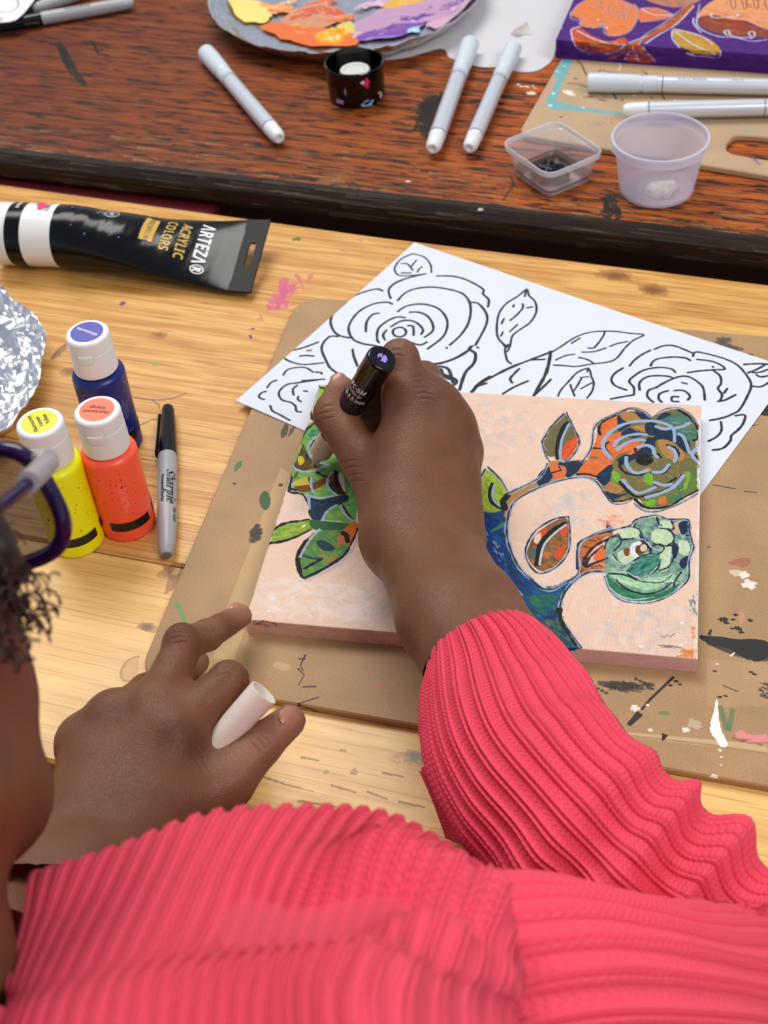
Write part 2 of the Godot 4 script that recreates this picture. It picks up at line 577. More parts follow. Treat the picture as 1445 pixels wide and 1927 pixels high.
func near_table() -> void:
	var rect := Rect2(-0.70, -0.87, 0.90, 0.58)
	var W := 2048
	var H := 1320
	var im := wood_image(W, H, Color(0.865, 0.67, 0.375), Color(0.725, 0.49, 0.215), Color(0.56, 0.35, 0.14), 11)
	var ink := Ink.new(4, 4, Color.WHITE)
	ink.im = im
	var f := func(a: Array) -> PackedVector2Array: return on_plane(pts(a), 0.0, TN, rect, Vector2(W, H))
	# the front board is painted paler, for the sheen of light on it
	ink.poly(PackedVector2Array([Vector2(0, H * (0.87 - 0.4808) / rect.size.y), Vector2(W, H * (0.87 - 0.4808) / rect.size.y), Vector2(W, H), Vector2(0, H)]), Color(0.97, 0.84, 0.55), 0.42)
	# knots and gouges
	for k in [[340, 1182, 9, 0.55], [277, 1180, 7, 0.7], [806, 512, 11, 0.4], [1158, 518, 15, 0.5], [1228, 545, 13, 0.55], [130, 700, 10, 0.4], [300, 630, 8, 0.35], [1270, 635, 8, 0.3], [985, 600, 6, 0.3], [330, 1080, 13, 0.5]]:
		var c: PackedVector2Array = f.call([k[0], k[1]])
		for r in 4:
			ink.blot(c[0], k[2] * 2.0 * (1.0 - r * 0.22), Color(0.34, 0.19, 0.08), k[3] * 0.42, 0.6, 0.25)
	for s in [[100, 672, 128, 648], [104, 668, 124, 652], [98, 676, 112, 664]]:
		ink.stroke(f.call(s), 15.0, Color(0.56, 0.42, 0.26), 0.55, 8.0, 0.6)
	ink.stroke(f.call([95, 676, 112, 655, 135, 640, 160, 618, 172, 600]), 4.0, Color(0.40, 0.24, 0.12), 0.5, 3.0, 0.5)
	# dark gummy smear by the board and the hairline along it
	ink.poly(f.call([318, 1062, 345, 1058, 338, 1085, 325, 1110, 308, 1120, 315, 1090]), Color(0.42, 0.24, 0.10), 0.45)
	ink.stroke(f.call([318, 1068, 336, 1064, 326, 1082]), 14.0, Color(0.72, 0.56, 0.28), 0.7, 8.0, 0.6)
	# clear droplet of old glue beside the board
	ink.stroke(smooth(f.call([262, 1235, 240, 1243, 228, 1262, 232, 1280, 258, 1282]), 5), 3.0, Color(0.50, 0.29, 0.10), 0.55)
	ink.poly(f.call([262, 1235, 240, 1243, 228, 1262, 232, 1280, 258, 1282]), Color(0.70, 0.46, 0.18), 0.35)
	# pink and magenta brush marks behind the board
	var pk := Color(0.76, 0.30, 0.45)
	ink.dabs(f.call([498, 580, 520, 525, 545, 520, 560, 535, 540, 575, 515, 585]), [pk, Color(0.80, 0.36, 0.50)], 90, 34.0, 9.0, 0.5, 1.2, 0.5)
	for s in [[556, 515, 566, 532, 590, 520], [560, 530, 548, 545, 575, 538], [585, 515, 580, 535], [562, 520, 571, 545, 595, 540], [500, 576, 530, 582, 560, 568], [484, 600, 494, 604, 489, 592]]:
		ink.stroke(f.call(s), 7.0, pk, 0.5, 3.0, 0.5)
	for s in [[680, 455, 676, 448], [722, 466, 731, 467], [640, 470, 652, 474]]:
		ink.stroke(f.call(s), 5.0, Color(0.66, 0.36, 0.55), 0.4, 3.0)
	# small green, blue and violet specks
	ink.blot(f.call([559, 449])[0], 8.0, Color(0.22, 0.42, 0.14), 0.85, 0.7)
	ink.poly(f.call([283, 680, 301, 682, 297, 688, 288, 689]), Color(0.52, 0.62, 0.20), 0.8)
	ink.blot(f.call([230, 571])[0], 5.0, Color(0.30, 0.20, 0.45), 0.8)
	ink.stroke(f.call([470, 630, 473, 637]), 4.0, Color(0.26, 0.20, 0.40), 0.9)
	ink.blot(f.call([475, 618])[0], 3.0, Color(0.26, 0.20, 0.40), 0.8)
	# pencil curve beyond the marker
	ink.stroke(smooth(f.call([250, 748, 285, 752, 320, 750, 350, 740]), 6), 3.0, Color(0.32, 0.22, 0.28), 0.65)
	ink.stroke(smooth(f.call([262, 800, 285, 790, 300, 788]), 6), 3.0, Color(0.32, 0.22, 0.28), 0.6)
	ink.stroke(smooth(f.call([285, 752, 297, 760, 300, 770]), 4), 2.5, Color(0.32, 0.22, 0.28), 0.5)
	# bluish rub and scuffs near the front edge
	ink.dabs(f.call([735, 1415, 815, 1405, 815, 1440, 760, 1440, 730, 1430]), [Color(0.42, 0.44, 0.46), Color(0.50, 0.46, 0.40)], 70, 24.0, 8.0, 0.22, 0.2, 0.6)
	for s in [[565, 1425, 600, 1432], [640, 1412, 652, 1414], [480, 1458, 540, 1478, 590, 1490], [622, 1478, 670, 1492], [690, 1490, 730, 1505], [560, 1508, 640, 1520], [660, 1455, 672, 1458], [720, 1455, 760, 1462], [750, 1510, 800, 1520]]:
		ink.stroke(f.call(s), 3.0, Color(0.40, 0.24, 0.10), 0.6, 1.5)
	for s in [[664, 1452, 672, 1450], [610, 1452, 617, 1455]]:
		ink.stroke(f.call(s), 6.0, Color(0.45, 0.47, 0.20), 0.6)
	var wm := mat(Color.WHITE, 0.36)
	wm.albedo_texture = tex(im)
	wm.roughness = 0.38
	wm.heightmap_enabled = true
	wm.heightmap_texture = wm.albedo_texture
	wm.heightmap_scale = 0.025
	M.pine = wm
	var t := thing("table", "honey coloured varnished pine table with paint splashes, nearest the painter", "table", TN)
	var legm := mat(Color(0.62, 0.40, 0.18), 0.5)
	# two boards; the joint runs in front of the bottles
	var b1 := MB.new()
	prism(b1, PackedVector2Array([Vector2(-0.98, -0.861), Vector2(-0.45, -0.8398), Vector2(-0.3, -0.8335), Vector2(0.0, -0.829), Vector2(0.62, -0.820), Vector2(0.62, -0.4812), Vector2(-0.98, -0.4812)]), -0.03, 0.0, 0.0016, rect)
	part("plank", b1.commit(), wm, t)
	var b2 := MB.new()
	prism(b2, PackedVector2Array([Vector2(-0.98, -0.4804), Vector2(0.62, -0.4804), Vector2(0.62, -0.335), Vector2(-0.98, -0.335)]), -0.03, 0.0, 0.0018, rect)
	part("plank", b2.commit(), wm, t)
	table_legs(t, legm, -0.92, 0.56, -0.77, -0.40, -0.03)

func far_table() -> void:
	var rect := Rect2(-0.82, -1.29, 0.92, 0.50)
	var W := 2048
	var H := 1114
	var im := wood_image(W, H, Color(0.72, 0.36, 0.10), Color(0.48, 0.215, 0.066), Color(0.13, 0.085, 0.06), 47, 0.72, Color(0.55, 0.50, 0.42))
	var ink := Ink.new(4, 4, Color.WHITE)
	ink.im = im
	var f := func(a: Array) -> PackedVector2Array: return on_plane(pts(a), HF, TF, rect, Vector2(W, H))
	# the stain is browner and darker towards the left of the board
	for k in 26:
		var a := float(k) / 26.0
		var x1 := W * (0.62 - a * 0.5)
		ink.poly(PackedVector2Array([Vector2(0, 0), Vector2(x1 - 90, 0), Vector2(x1, H * 0.5), Vector2(x1 + 120, H * 0.9), Vector2(0, H * 0.9)]), Color(0.25, 0.12, 0.06), 0.022)
	# bare, grey worn wood along the front edge, then the black weathered nosing
	var yf := (-0.850 - rect.position.y) / rect.size.y * H
	var r2 := RandomNumberGenerator.new()
	r2.seed = 5
	for i in 900:
		var x := r2.randf() * W
		var off := r2.randf()
		var y := yf - 6 - off * off * 130.0
		var l := r2.randf_range(12, 70)
		var cols := [Color(0.60, 0.52, 0.40), Color(0.12, 0.09, 0.07), Color(0.42, 0.34, 0.26), Color(0.10, 0.07, 0.05)]
		ink.stroke(PackedVector2Array([Vector2(x, y), Vector2(x + l, y + r2.randf_range(-2, 2))]), r2.randf_range(1.5, 6.0), cols[i % 4], 0.55, 1.0, 0.4)
	ink.poly(PackedVector2Array([Vector2(0, yf - 22), Vector2(W, yf - 14), Vector2(W, H), Vector2(0, H)]), Color(0.085, 0.065, 0.052), 0.86)
	for i in 420:
		var x := r2.randf() * W
		var y := yf - 20 + r2.randf() * 110.0
		ink.stroke(PackedVector2Array([Vector2(x, y), Vector2(x + r2.randf_range(20, 120), y)]), r2.randf_range(1.5, 5.0), Color(0.40, 0.36, 0.30) if i % 3 else Color(0.04, 0.03, 0.03), 0.45, 1.0, 0.4)
	# black paint marks
	var bk := Color(0.07, 0.065, 0.055)
	for s in [[116, 88, 122, 110, 138, 135, 160, 160], [108, 78, 120, 100, 135, 128]]:
		ink.stroke(f.call(s), 24.0, bk, 0.6, 14.0, 0.5)
	ink.stroke(f.call([172, 75, 185, 100, 205, 104]), 6.0, bk, 0.7)
	ink.dabs(f.call([785, 195, 810, 178, 838, 172, 832, 230, 820, 262, 800, 262, 784, 230]), [bk, Color(0.13, 0.10, 0.07)], 230, 40.0, 14.0, 0.5, 1.3, 0.6)
	ink.stroke(f.call([786, 226, 780, 245, 786, 248]), 4.0, bk, 0.8)
	ink.dabs(f.call([1135, 360, 1160, 358, 1168, 410, 1130, 420]), [bk], 60, 30.0, 12.0, 0.5, 1.3, 0.4)
	ink.stroke(f.call([960, 330, 968, 345, 946, 378]), 4.0, bk, 0.5)
	# white specks of paint
	for s in [[975, 158, 4], [981, 162, 4], [992, 162, 5], [1003, 161, 3], [1000, 175, 9], [1007, 165, 3], [768, 341, 4], [905, 393, 5]]:
		ink.blot(f.call([s[0], s[1]])[0], s[2], Color(0.90, 0.88, 0.84), 0.9, 0.7)
	var wm := mat(Color.WHITE, 0.62, 0.0, 0.35)
	wm.albedo_texture = tex(im)
	wm.heightmap_enabled = true
	wm.heightmap_texture = wm.albedo_texture
	wm.heightmap_scale = 0.06
	var t := thing("table", "weathered table stained orange brown with a black worn edge, across the gap", "table", TF)
	var cuts := [-1.52, -1.262, -0.845]
	for k in 2:
		var b := MB.new()
		prism(b, PackedVector2Array([Vector2(-1.2, cuts[k] + 0.0003), Vector2(0.75, cuts[k] + 0.0003), Vector2(0.75, cuts[k + 1] - 0.0003), Vector2(-1.2, cuts[k + 1] - 0.0003)]), HF - 0.024, HF, 0.006 if k == 1 else 0.0008, rect)
		part("plank", b.commit(), wm, t)
	table_legs(t, mat(Color(0.30, 0.15, 0.08), 0.6), -1.1, 0.65, -1.42, -0.93, HF - 0.024)

func objects() -> void:
	drawing_board()
	paper_drawing()
	canvas_painting()
	bottles()
	permanent_markers()
	paint_tube()
	foil_tray()
	far_clipboard()
	purple_canvas()
	far_markers()
	containers()
	palette()
	card()

# ---------- hardboard, paper, canvas ----------
const HB := 0.005
var BOARD: Transform3D

func stain(ink: Ink, f: Callable, a: Array, col: Color, alpha := 0.9) -> void:
	# a stain has a soft, uneven edge
	var q: PackedVector2Array = smooth(f.call(a), 5, true)
	for i in q.size(): q[i] += Vector2(ink.rng.randf_range(-1.3, 1.3), ink.rng.randf_range(-1.3, 1.3))
	ink.poly(q, col, alpha)

func drawing_board() -> void:
	var o := P(562, 556, HB)
	var e := P(1445, 632, HB)
	BOARD = frame_of(Vector3(o.x, 0, o.z), e - o)
	var bl := BOARD.affine_inverse() * P(258, 1272, HB)
	var bm := BOARD.affine_inverse() * P(1445, 1480, HB)
	var w := 0.47
	var rect := Rect2(-0.02, -0.01, w + 0.04, 0.40)
	var W := 2048
	var H := 1606
	var ink := Ink.new(4, 4, Color.WHITE)
	ink.im = speckle_image(W, H, Color(0.645, 0.51, 0.345), 0.10, 21)
	var f := func(a: Array) -> PackedVector2Array: return on_plane(pts(a), HB, BOARD, rect, Vector2(W, H))
	var bk := Color(0.075, 0.06, 0.055)
	# pale bands where tape kept the board clean
	ink.poly(f.call([528, 880, 545, 890, 470, 1160, 440, 1240, 400, 1240, 420, 1160]), Color(0.76, 0.64, 0.44), 0.55)
	ink.poly(f.call([1100, 1372, 1180, 1378, 1445, 1402, 1445, 1418, 1180, 1386]), Color(0.82, 0.72, 0.54), 0.6)
	ink.stroke(f.call([1180, 1384, 1320, 1400, 1445, 1418]), 4.0, Color(0.50, 0.36, 0.22), 0.5)
	ink.poly(f.call([1330, 1240, 1445, 1250, 1445, 1330, 1330, 1330]), Color(0.77, 0.64, 0.48), 0.25)
	# green leaves of paint, brown and black smudges on the left side
	stain(ink, f, [490, 930, 500, 924, 508, 935, 508, 952, 500, 960, 491, 955, 488, 942], Color(0.14, 0.30, 0.14))
	stain(ink, f, [443, 875, 455, 866, 452, 880, 441, 887], Color(0.24, 0.42, 0.20), 0.85)
	stain(ink, f, [328, 1135, 338, 1136, 346, 1152, 350, 1170, 342, 1172, 336, 1152], Color(0.38, 0.56, 0.34), 0.85)
	ink.dabs(f.call([472, 1000, 485, 985, 494, 995, 488, 1015, 470, 1022]), [Color(0.20, 0.16, 0.12)], 140, 26.0, 12.0, 0.5, 1.9, 0.5)
	stain(ink, f, [534, 800, 542, 800, 540, 818, 530, 824, 528, 815], Color(0.19, 0.15, 0.12), 0.8)
	stain(ink, f, [548, 806, 556, 803, 550, 815, 541, 822], Color(0.19, 0.15, 0.12), 0.7)
	for s in [[441, 910, 2], [528, 912, 3], [560, 1330, 2], [470, 1340, 2]]:
		ink.blot(f.call([s[0], s[1]])[0], s[2] * 2.0, bk, 0.8)
	# marks in front of the canvas
	for s in [[575, 1232, 565, 1252, 570, 1262], [560, 1258, 572, 1270, 562, 1290], [590, 1345, 560, 1325, 600, 1312], [562, 1240, 575, 1240], [568, 1293, 595, 1292]]:
		ink.stroke(f.call(s), 5.0, Color(0.16, 0.09, 0.10), 0.85, 3.0, 0.5)
	stain(ink, f, [700, 1290, 715, 1283, 722, 1292, 712, 1300], Color(0.72, 0.45, 0.42), 0.6)
	stain(ink, f, [520, 1245, 545, 1252, 540, 1262, 515, 1256], Color(0.80, 0.69, 0.52), 0.5)
	# black swept brush stroke right of the canvas
	stain(ink, f, [1318, 1196, 1380, 1202, 1445, 1207, 1445, 1236, 1425, 1245, 1400, 1238, 1370, 1220, 1335, 1212], bk, 0.95)
	for k in 16:
		var x := 1330.0 + k * 7.0
		ink.stroke(f.call([x, 1210 + k, x + 30, 1224 + k * 1.2, x + 62, 1238 + k]), 4.5, bk, 0.6, 1.5, 0.5)
	stain(ink, f, [1332, 1192, 1339, 1184, 1337, 1196], bk)
	for s in [[1361, 1166, 6], [1367, 1172, 4], [1384, 1157, 4], [1412, 1168, 4], [1388, 1182, 5], [1392, 1185, 4], [1395, 1190, 4], [1378, 1183, 3], [1380, 1166, 3], [1366, 1310, 3], [1355, 1312, 3], [1413, 1265, 3], [1420, 1269, 3], [1345, 1263, 3], [1272, 1282, 3], [1280, 1288, 3], [1262, 1290, 3]]:
		ink.blot(f.call([s[0], s[1]])[0], s[2] * 1.6, bk, 0.95, 0.6)
	ink.dabs(f.call([1430, 1285, 1445, 1283, 1445, 1315, 1425, 1308]), [bk], 50, 40.0, 4.0, 0.5, 0.25, 0.2)
	ink.stroke(f.call([1360, 1290, 1390, 1302]), 3.0, bk, 0.6)
	# smear and long stroke at the sleeve
	ink.dabs(f.call([1120, 1285, 1222, 1284, 1220, 1298, 1150, 1302]), [Color(0.16, 0.13, 0.10)], 150, 60.0, 8.0, 0.45, 0.05, 0.15)
	ink.stroke(f.call([1268, 1274, 1225, 1315, 1207, 1336]), 6.0, bk, 0.95, 5.0)
	ink.stroke(f.call([1205, 1342, 1183, 1365]), 18.0, bk, 0.95, 10.0)
	ink.stroke(f.call([1252, 1382, 1247, 1394]), 14.0, bk, 0.95, 4.0)
	for k in 12:
		ink.blot(f.call([1125 + k * 8, 1296 - k * 2 + (k % 3) * 6])[0], 4.0, bk, 0.7)
	# white drips, green V, pink curve
	ink.stroke(smooth(f.call([1349, 1318, 1348, 1340, 1346, 1355, 1347, 1372]), 5), 3.0, Color(0.93, 0.92, 0.90), 1.0, 22.0)
	ink.stroke(smooth(f.call([1346, 1372, 1350, 1382, 1355, 1388, 1361, 1400]), 5), 22.0, Color(0.93, 0.92, 0.90), 1.0, 18.0)
	for s in [[1350, 1250, 3], [1355, 1412, 4], [1358, 1425, 3], [1357, 1440, 2], [1344, 1462, 8], [1194, 1333, 10], [1218, 1327, 4], [1224, 1374, 5], [1410, 1100, 16], [1402, 1082, 13], [1291, 1374, 8], [1308, 1362, 14]]:
		ink.blot(f.call([s[0], s[1]])[0], s[2] * 1.0, Color(0.90, 0.88, 0.85), 0.9 if s[2] < 12 or s[0] > 1390 else 0.35, 0.8)
	ink.blot(f.call([1384, 1078])[0], 12.0, Color(0.84, 0.77, 0.66), 0.8, 0.8)
	ink.stroke(f.call([1375, 1235, 1383, 1228]), 6.0, Color(0.90, 0.88, 0.85), 0.95, 3.0)
	ink.stroke(smooth(f.call([1355, 1328, 1362, 1352, 1371, 1376]), 5), 11.0, Color(0.36, 0.45, 0.30), 0.85)
	ink.stroke(smooth(f.call([1371, 1376, 1376, 1352, 1379, 1334]), 5), 11.0, Color(0.36, 0.45, 0.30), 0.8)
	stain(ink, f, [1238, 1342, 1250, 1337, 1264, 1345, 1248, 1346], Color(0.38, 0.50, 0.26), 0.9)
	ink.stroke(smooth(f.call([1390, 1376, 1398, 1386, 1415, 1390, 1445, 1389]), 5), 20.0, Color(0.86, 0.52, 0.52), 0.9)
	ink.dabs(f.call([1370, 1385, 1445, 1398, 1445, 1408, 1390, 1396]), [Color(0.50, 0.26, 0.22)], 40, 24.0, 5.0, 0.3, 0.1, 0.3)
	stain(ink, f, [1371, 1060, 1385, 1052, 1410, 1050, 1412, 1060, 1400, 1068, 1386, 1064], Color(0.62, 0.34, 0.24), 0.75)
	stain(ink, f, [1390, 1155, 1398, 1150, 1402, 1165, 1393, 1175], Color(0.80, 0.52, 0.46), 0.6)
	ink.stroke(f.call([1228, 1418, 1236, 1420]), 12.0, Color(0.60, 0.24, 0.44), 0.7)
	ink.stroke(f.call([1340, 912, 1385, 920]), 3.0, bk, 0.8)
	ink.stroke(f.call([1400, 924, 1425, 927]), 3.0, bk, 0.7)
	ink.stroke(f.call([1330, 1029, 1337, 1030]), 4.0, bk, 0.8)
	# black bar and smudges right of the paper, grey smudge at the top edge
	stain(ink, f, [1424, 776, 1445, 770, 1475, 772, 1475, 784, 1445, 783], bk)
	stain(ink, f, [1436, 760, 1448, 748, 1475, 750, 1475, 772, 1440, 774], bk)
	ink.stroke(f.call([1405, 803, 1427, 799]), 5.0, bk, 0.85, 2.0)
	ink.dabs(f.call([1345, 636, 1370, 634, 1375, 650, 1400, 656, 1385, 664, 1345, 652]), [Color(0.30, 0.27, 0.22)], 260, 40.0, 8.0, 0.5, 0.15, 0.3)
	ink.blot(f.call([1413, 667])[0], 8.0, bk, 0.9, 0.4)
	stain(ink, f, [1382, 621, 1390, 616, 1392, 619, 1385, 624], Color(0.30, 0.36, 0.26), 0.8)
	var m := mat(Color.WHITE, 0.62)
	m.albedo_texture = tex(ink.im)
	m.heightmap_enabled = true
	m.heightmap_texture = m.albedo_texture
	m.heightmap_scale = 0.01
	var em := mat(Color(0.50, 0.385, 0.27), 0.85)
	var t := thing("drawing_board", "large tan hardboard drawing board with paint stains lying under the canvas", "board", BOARD)
	var mb := MB.new()
	prism(mb, round_poly(PackedVector2Array([Vector2(0, 0), Vector2(w, 0), Vector2(w, bm.z + (w - bm.x) * (bm.z - bl.z) / (bm.x - bl.x)), Vector2(bl.x, bl.z)]), [0.022, 0.022, 0.022, 0.016]), 0.0002, HB, 0.0008, rect)
	part("panel", mb.commit(), m, t)

const HP := 0.0056

func paper_drawing() -> void:
	var c0 := P(780, 457, HP)
	var ex := P(1445, 680, HP)
	var fr := frame_of(Vector3(c0.x, 0, c0.z), ex - c0)
	var le := fr.affine_inverse() * P(435, 748, HP)
	var rect := Rect2(-0.0015, -0.0015, 0.300, 0.213)
	var W := 1500
	var H := 1065
	var ink := Ink.new(W, H, Color(0.83, 0.85, 0.89))
	ink.fat = 1.28
	var A := func(a: Array) -> PackedVector2Array: return on_plane(smooth(pts(a, 2.833, Vector2(420, 440)), 5), HP, fr, rect, Vector2(W, H))
	var B := func(a: Array) -> PackedVector2Array: return on_plane(smooth(pts(a, 2.5575, Vector2(880, 540)), 5), HP, fr, rect, Vector2(W, H))
	var k := Color(0.085, 0.08, 0.12)
	# small leaf, top
	for s in [[1005, 110, 950, 135, 915, 180, 925, 215, 960, 225, 1020, 222, 1080, 215], [1010, 108, 1070, 125, 1105, 165, 1110, 207], [950, 160, 983, 163, 1010, 195], [1030, 142, 1003, 175], [1035, 205, 1045, 188, 1060, 178], [950, 210, 1000, 210]]:
		ink.stroke(A.call(s), 5.5, k)
	# large rose
	for s in [[893, 345, 882, 300, 920, 262, 1000, 232, 1075, 215], [1140, 226, 1230, 228, 1310, 252, 1385, 295, 1385, 320, 1415, 350, 1412, 388],
			[930, 357, 965, 320, 1020, 295, 1110, 285, 1210, 298, 1280, 322, 1315, 370, 1318, 430, 1300, 490, 1260, 545, 1208, 592], [1325, 365, 1360, 372, 1395, 410, 1408, 450, 1395, 500, 1345, 592],
			[850, 305, 820, 295, 760, 308, 690, 335, 640, 380, 590, 420, 572, 470, 590, 520, 625, 545, 675, 555], [902, 375, 870, 365, 800, 375, 730, 410, 685, 460, 668, 510, 690, 560, 740, 585, 815, 597],
			[930, 415, 980, 385, 1060, 375, 1140, 395, 1185, 440, 1195, 490, 1170, 550, 1090, 612], [830, 424, 795, 432, 765, 470, 760, 522], [995, 418, 1050, 420, 1100, 450, 1120, 510, 1075, 550],
			[970, 447, 920, 445, 860, 475, 825, 510, 820, 560, 830, 580], [895, 495, 950, 465, 1010, 465, 1050, 490, 1065, 515, 1055, 535], [870, 515, 852, 540, 862, 565],
			[976, 523, 965, 505, 940, 499, 912, 508, 904, 525, 915, 543, 940, 549, 966, 541, 976, 523], [985, 490, 1012, 495, 1015, 540], [1003, 580, 1050, 592, 1085, 577], [690, 617, 695, 650, 715, 705],
			[612, 548, 570, 548, 535, 580, 525, 620, 550, 680, 570, 715, 615, 748]]:
		ink.stroke(A.call(s), 7.0, k)
	# leaf and small rose at the left corner
	for s in [[507, 578, 420, 610, 310, 640, 330, 668, 380, 690, 440, 698, 535, 688], [312, 640, 320, 655], [447, 625, 468, 622], [408, 653, 445, 650, 482, 653], [320, 755, 340, 728, 385, 715, 440, 715, 478, 738], [490, 738, 520, 740, 525, 748],
			[285, 783, 255, 795, 235, 822], [228, 843, 205, 850, 190, 868, 200, 880, 218, 885], [530, 775, 500, 780, 400, 795, 340, 805, 300, 840, 300, 870, 320, 890, 360, 900, 385, 920, 390, 945, 415, 950],
			[395, 808, 372, 830, 375, 860], [400, 868, 398, 885, 415, 895], [430, 838, 448, 840], [250, 918, 262, 945, 300, 965, 355, 995], [420, 785, 470, 780, 540, 775]]:
		ink.stroke(A.call(s), 6.0, k)
	# strokes right of the hand
	for s in [[1090, 692, 1150, 690, 1230, 665, 1300, 625, 1320, 600], [1320, 620, 1345, 640, 1335, 690, 1290, 740, 1260, 830], [1130, 700, 1170, 745, 1210, 760, 1245, 785, 1215, 815], [1150, 705, 1200, 720, 1225, 790], [1160, 720, 1180, 760, 1220, 775], [1420, 760, 1360, 800, 1330, 838]]:
		ink.stroke(A.call(s), 9.0, k)
	for s in [[1355, 603, 1360, 606], [1190, 605, 1193, 608], [1322, 600, 1330, 596]]:
		ink.stroke(A.call(s), 7.0, k)
	# upright leaf
	for s in [[190, 285, 150, 250, 140, 200, 150, 130, 185, 80, 240, 45, 285, 12, 295, 40, 325, 70, 330, 120, 300, 170, 250, 205, 215, 235, 205, 280, 190, 310], [283, 10, 275, 45], [265, 80, 265, 100, 240, 130, 205, 160], [240, 180, 203, 213], [285, 100, 312, 95], [175, 152, 163, 175], [222, 85, 220, 95], [170, 215, 160, 235], [165, 265, 185, 290, 195, 275, 180, 300, 190, 350, 210, 368]]:
		ink.stroke(B.call(s), 6.0, k)
	# stem
	for s in [[20, 503, 60, 465, 120, 430, 210, 385, 300, 350, 400, 312], [400, 310, 390, 370, 370, 430, 318, 520]]:
		ink.stroke(B.call(s), 10.0, k, 1.0, 7.0, 0.3)
	for s in [[300, 350, 370, 347], [215, 460, 205, 440, 230, 410, 248, 393], [290, 452, 225, 480, 170, 513], [400, 445, 365, 480, 318, 523], [40, 480, 90, 462]]:
		ink.stroke(B.call(s), 7.0, k)
	# long leaf and small leaf
	for s in [[400, 315, 450, 285, 520, 240, 600, 215, 700, 212, 780, 222, 848, 230, 800, 255, 760, 290, 720, 340, 680, 360, 600, 370, 520, 382, 470, 378, 413, 375], [540, 245, 500, 270], [660, 215, 650, 240, 610, 290, 580, 292], [770, 262, 720, 272, 685, 285], [665, 293, 610, 310, 552, 313], [515, 323, 470, 330, 425, 350], [535, 338, 580, 350, 610, 370],
			[435, 525, 450, 495, 490, 450, 530, 410, 582, 393, 595, 430, 607, 460, 600, 500, 575, 535], [582, 390, 575, 408], [548, 440, 510, 500, 495, 470], [545, 435, 580, 432], [600, 460, 545, 490], [505, 500, 515, 525]]:
		ink.stroke(B.call(s), 5.5, k)
	# rose at the right
	for s in [[880, 305, 840, 325, 800, 355, 780, 380], [900, 300, 945, 283, 1000, 285, 1080, 318], [1085, 335, 1095, 315, 1140, 320, 1230, 345, 1290, 372, 1330, 410, 1365, 470, 1345, 530, 1310, 590, 1280, 610, 1230, 630, 1165, 643],
			[880, 380, 905, 350, 980, 338, 1045, 342, 1072, 355], [1105, 350, 1170, 358, 1215, 375, 1238, 397, 1190, 400, 1120, 405, 1060, 413], [748, 390, 710, 415, 692, 445, 710, 475, 765, 497], [1000, 412, 980, 395, 920, 388, 850, 400, 800, 430, 778, 455, 800, 485, 800, 520],
			[800, 520, 740, 530, 690, 540], [828, 497, 828, 460, 860, 435, 900, 428, 960, 430, 990, 440], [905, 487, 950, 460, 1010, 435, 1060, 432, 1110, 460, 1135, 490, 1142, 545], [1185, 405, 1215, 430, 1220, 465, 1205, 490, 1225, 520, 1215, 550],
			[1205, 552, 1240, 545, 1290, 520], [1235, 512, 1250, 490], [900, 487, 870, 500, 865, 525, 880, 545, 895, 555], [965, 500, 925, 515, 920, 540, 935, 555], [995, 500, 1040, 500, 1070, 525, 1060, 545], [1015, 530, 985, 530, 985, 550, 1015, 553], [1033, 462, 1055, 467],
			[1220, 650, 1222, 690, 1200, 720, 1160, 742], [1290, 620, 1335, 618, 1325, 660, 1300, 690, 1270, 715, 1265, 740, 1230, 775, 1180, 785], [1330, 375, 1400, 372, 1445, 375, 1520, 380], [1430, 378, 1390, 400, 1350, 415], [1375, 415, 1410, 412, 1445, 400], [1390, 425, 1410, 435, 1445, 430], [1375, 480, 1410, 482, 1445, 465, 1520, 420], [1180, 385, 1182, 387]]:
		ink.stroke(B.call(s), 6.5, k)
	var m := mat(Color.WHITE, 0.7)
	m.albedo_texture = tex(ink.im)
	# the sheet: a thin curved slab, lifted a little at its corners
	var top := PackedVector3Array()
	var us := PackedVector2Array()
	var nx := 40
	var nz := 30
	var ww := 0.297
	var hh := 0.21
	for j in nz + 1:
		for i in nx + 1:
			var x := ww * i / nx
			var z := hh * j / nz
			var cx := absf(x / ww - 0.5) * 2.0
			var cz := absf(z / hh - 0.5) * 2.0
			var y := HP + 0.0006 * pow(cx, 3) * pow(cz, 2) + 0.0002 * sin(x * 30.0 + z * 11.0)
			top.append(Vector3(x, y, z))
			us.append((Vector2(x, z) - rect.position) / rect.size)
	var mb := MB.new()
	mb.grid(top, us, nx + 1, nz + 1)
	var bot := PackedVector3Array()
	for p in top: bot.append(p - Vector3(0, 0.00025, 0))
	var n := mb.v.size()
	mb.grid(bot, us, nx + 1, nz + 1)
	for k2 in range(nx * nz * 6, mb.ix.size(), 3):
		var q := mb.ix[k2 + 1]
		mb.ix[k2 + 1] = mb.ix[k2 + 2]
		mb.ix[k2 + 2] = q
	for i in nx:
		for j in [0, nz]:
			var a: int = j * (nx + 1) + i
			mb.quad(top[a], top[a + 1], bot[a + 1], bot[a], PackedVector2Array([us[a], us[a + 1], us[a + 1], us[a]]))
	for j in nz:
		for i in [0, nx]:
			var a: int = j * (nx + 1) + i
			mb.quad(top[a], top[a + nx + 1], bot[a + nx + 1], bot[a], PackedVector2Array([us[a], us[a + nx + 1], us[a + nx + 1], us[a]]))
	var t := part("paper_drawing", mb.commit(), m)
	t.transform = fr
	tag(t, "white sheet of paper with a black line drawing of roses and leaves", "drawing")

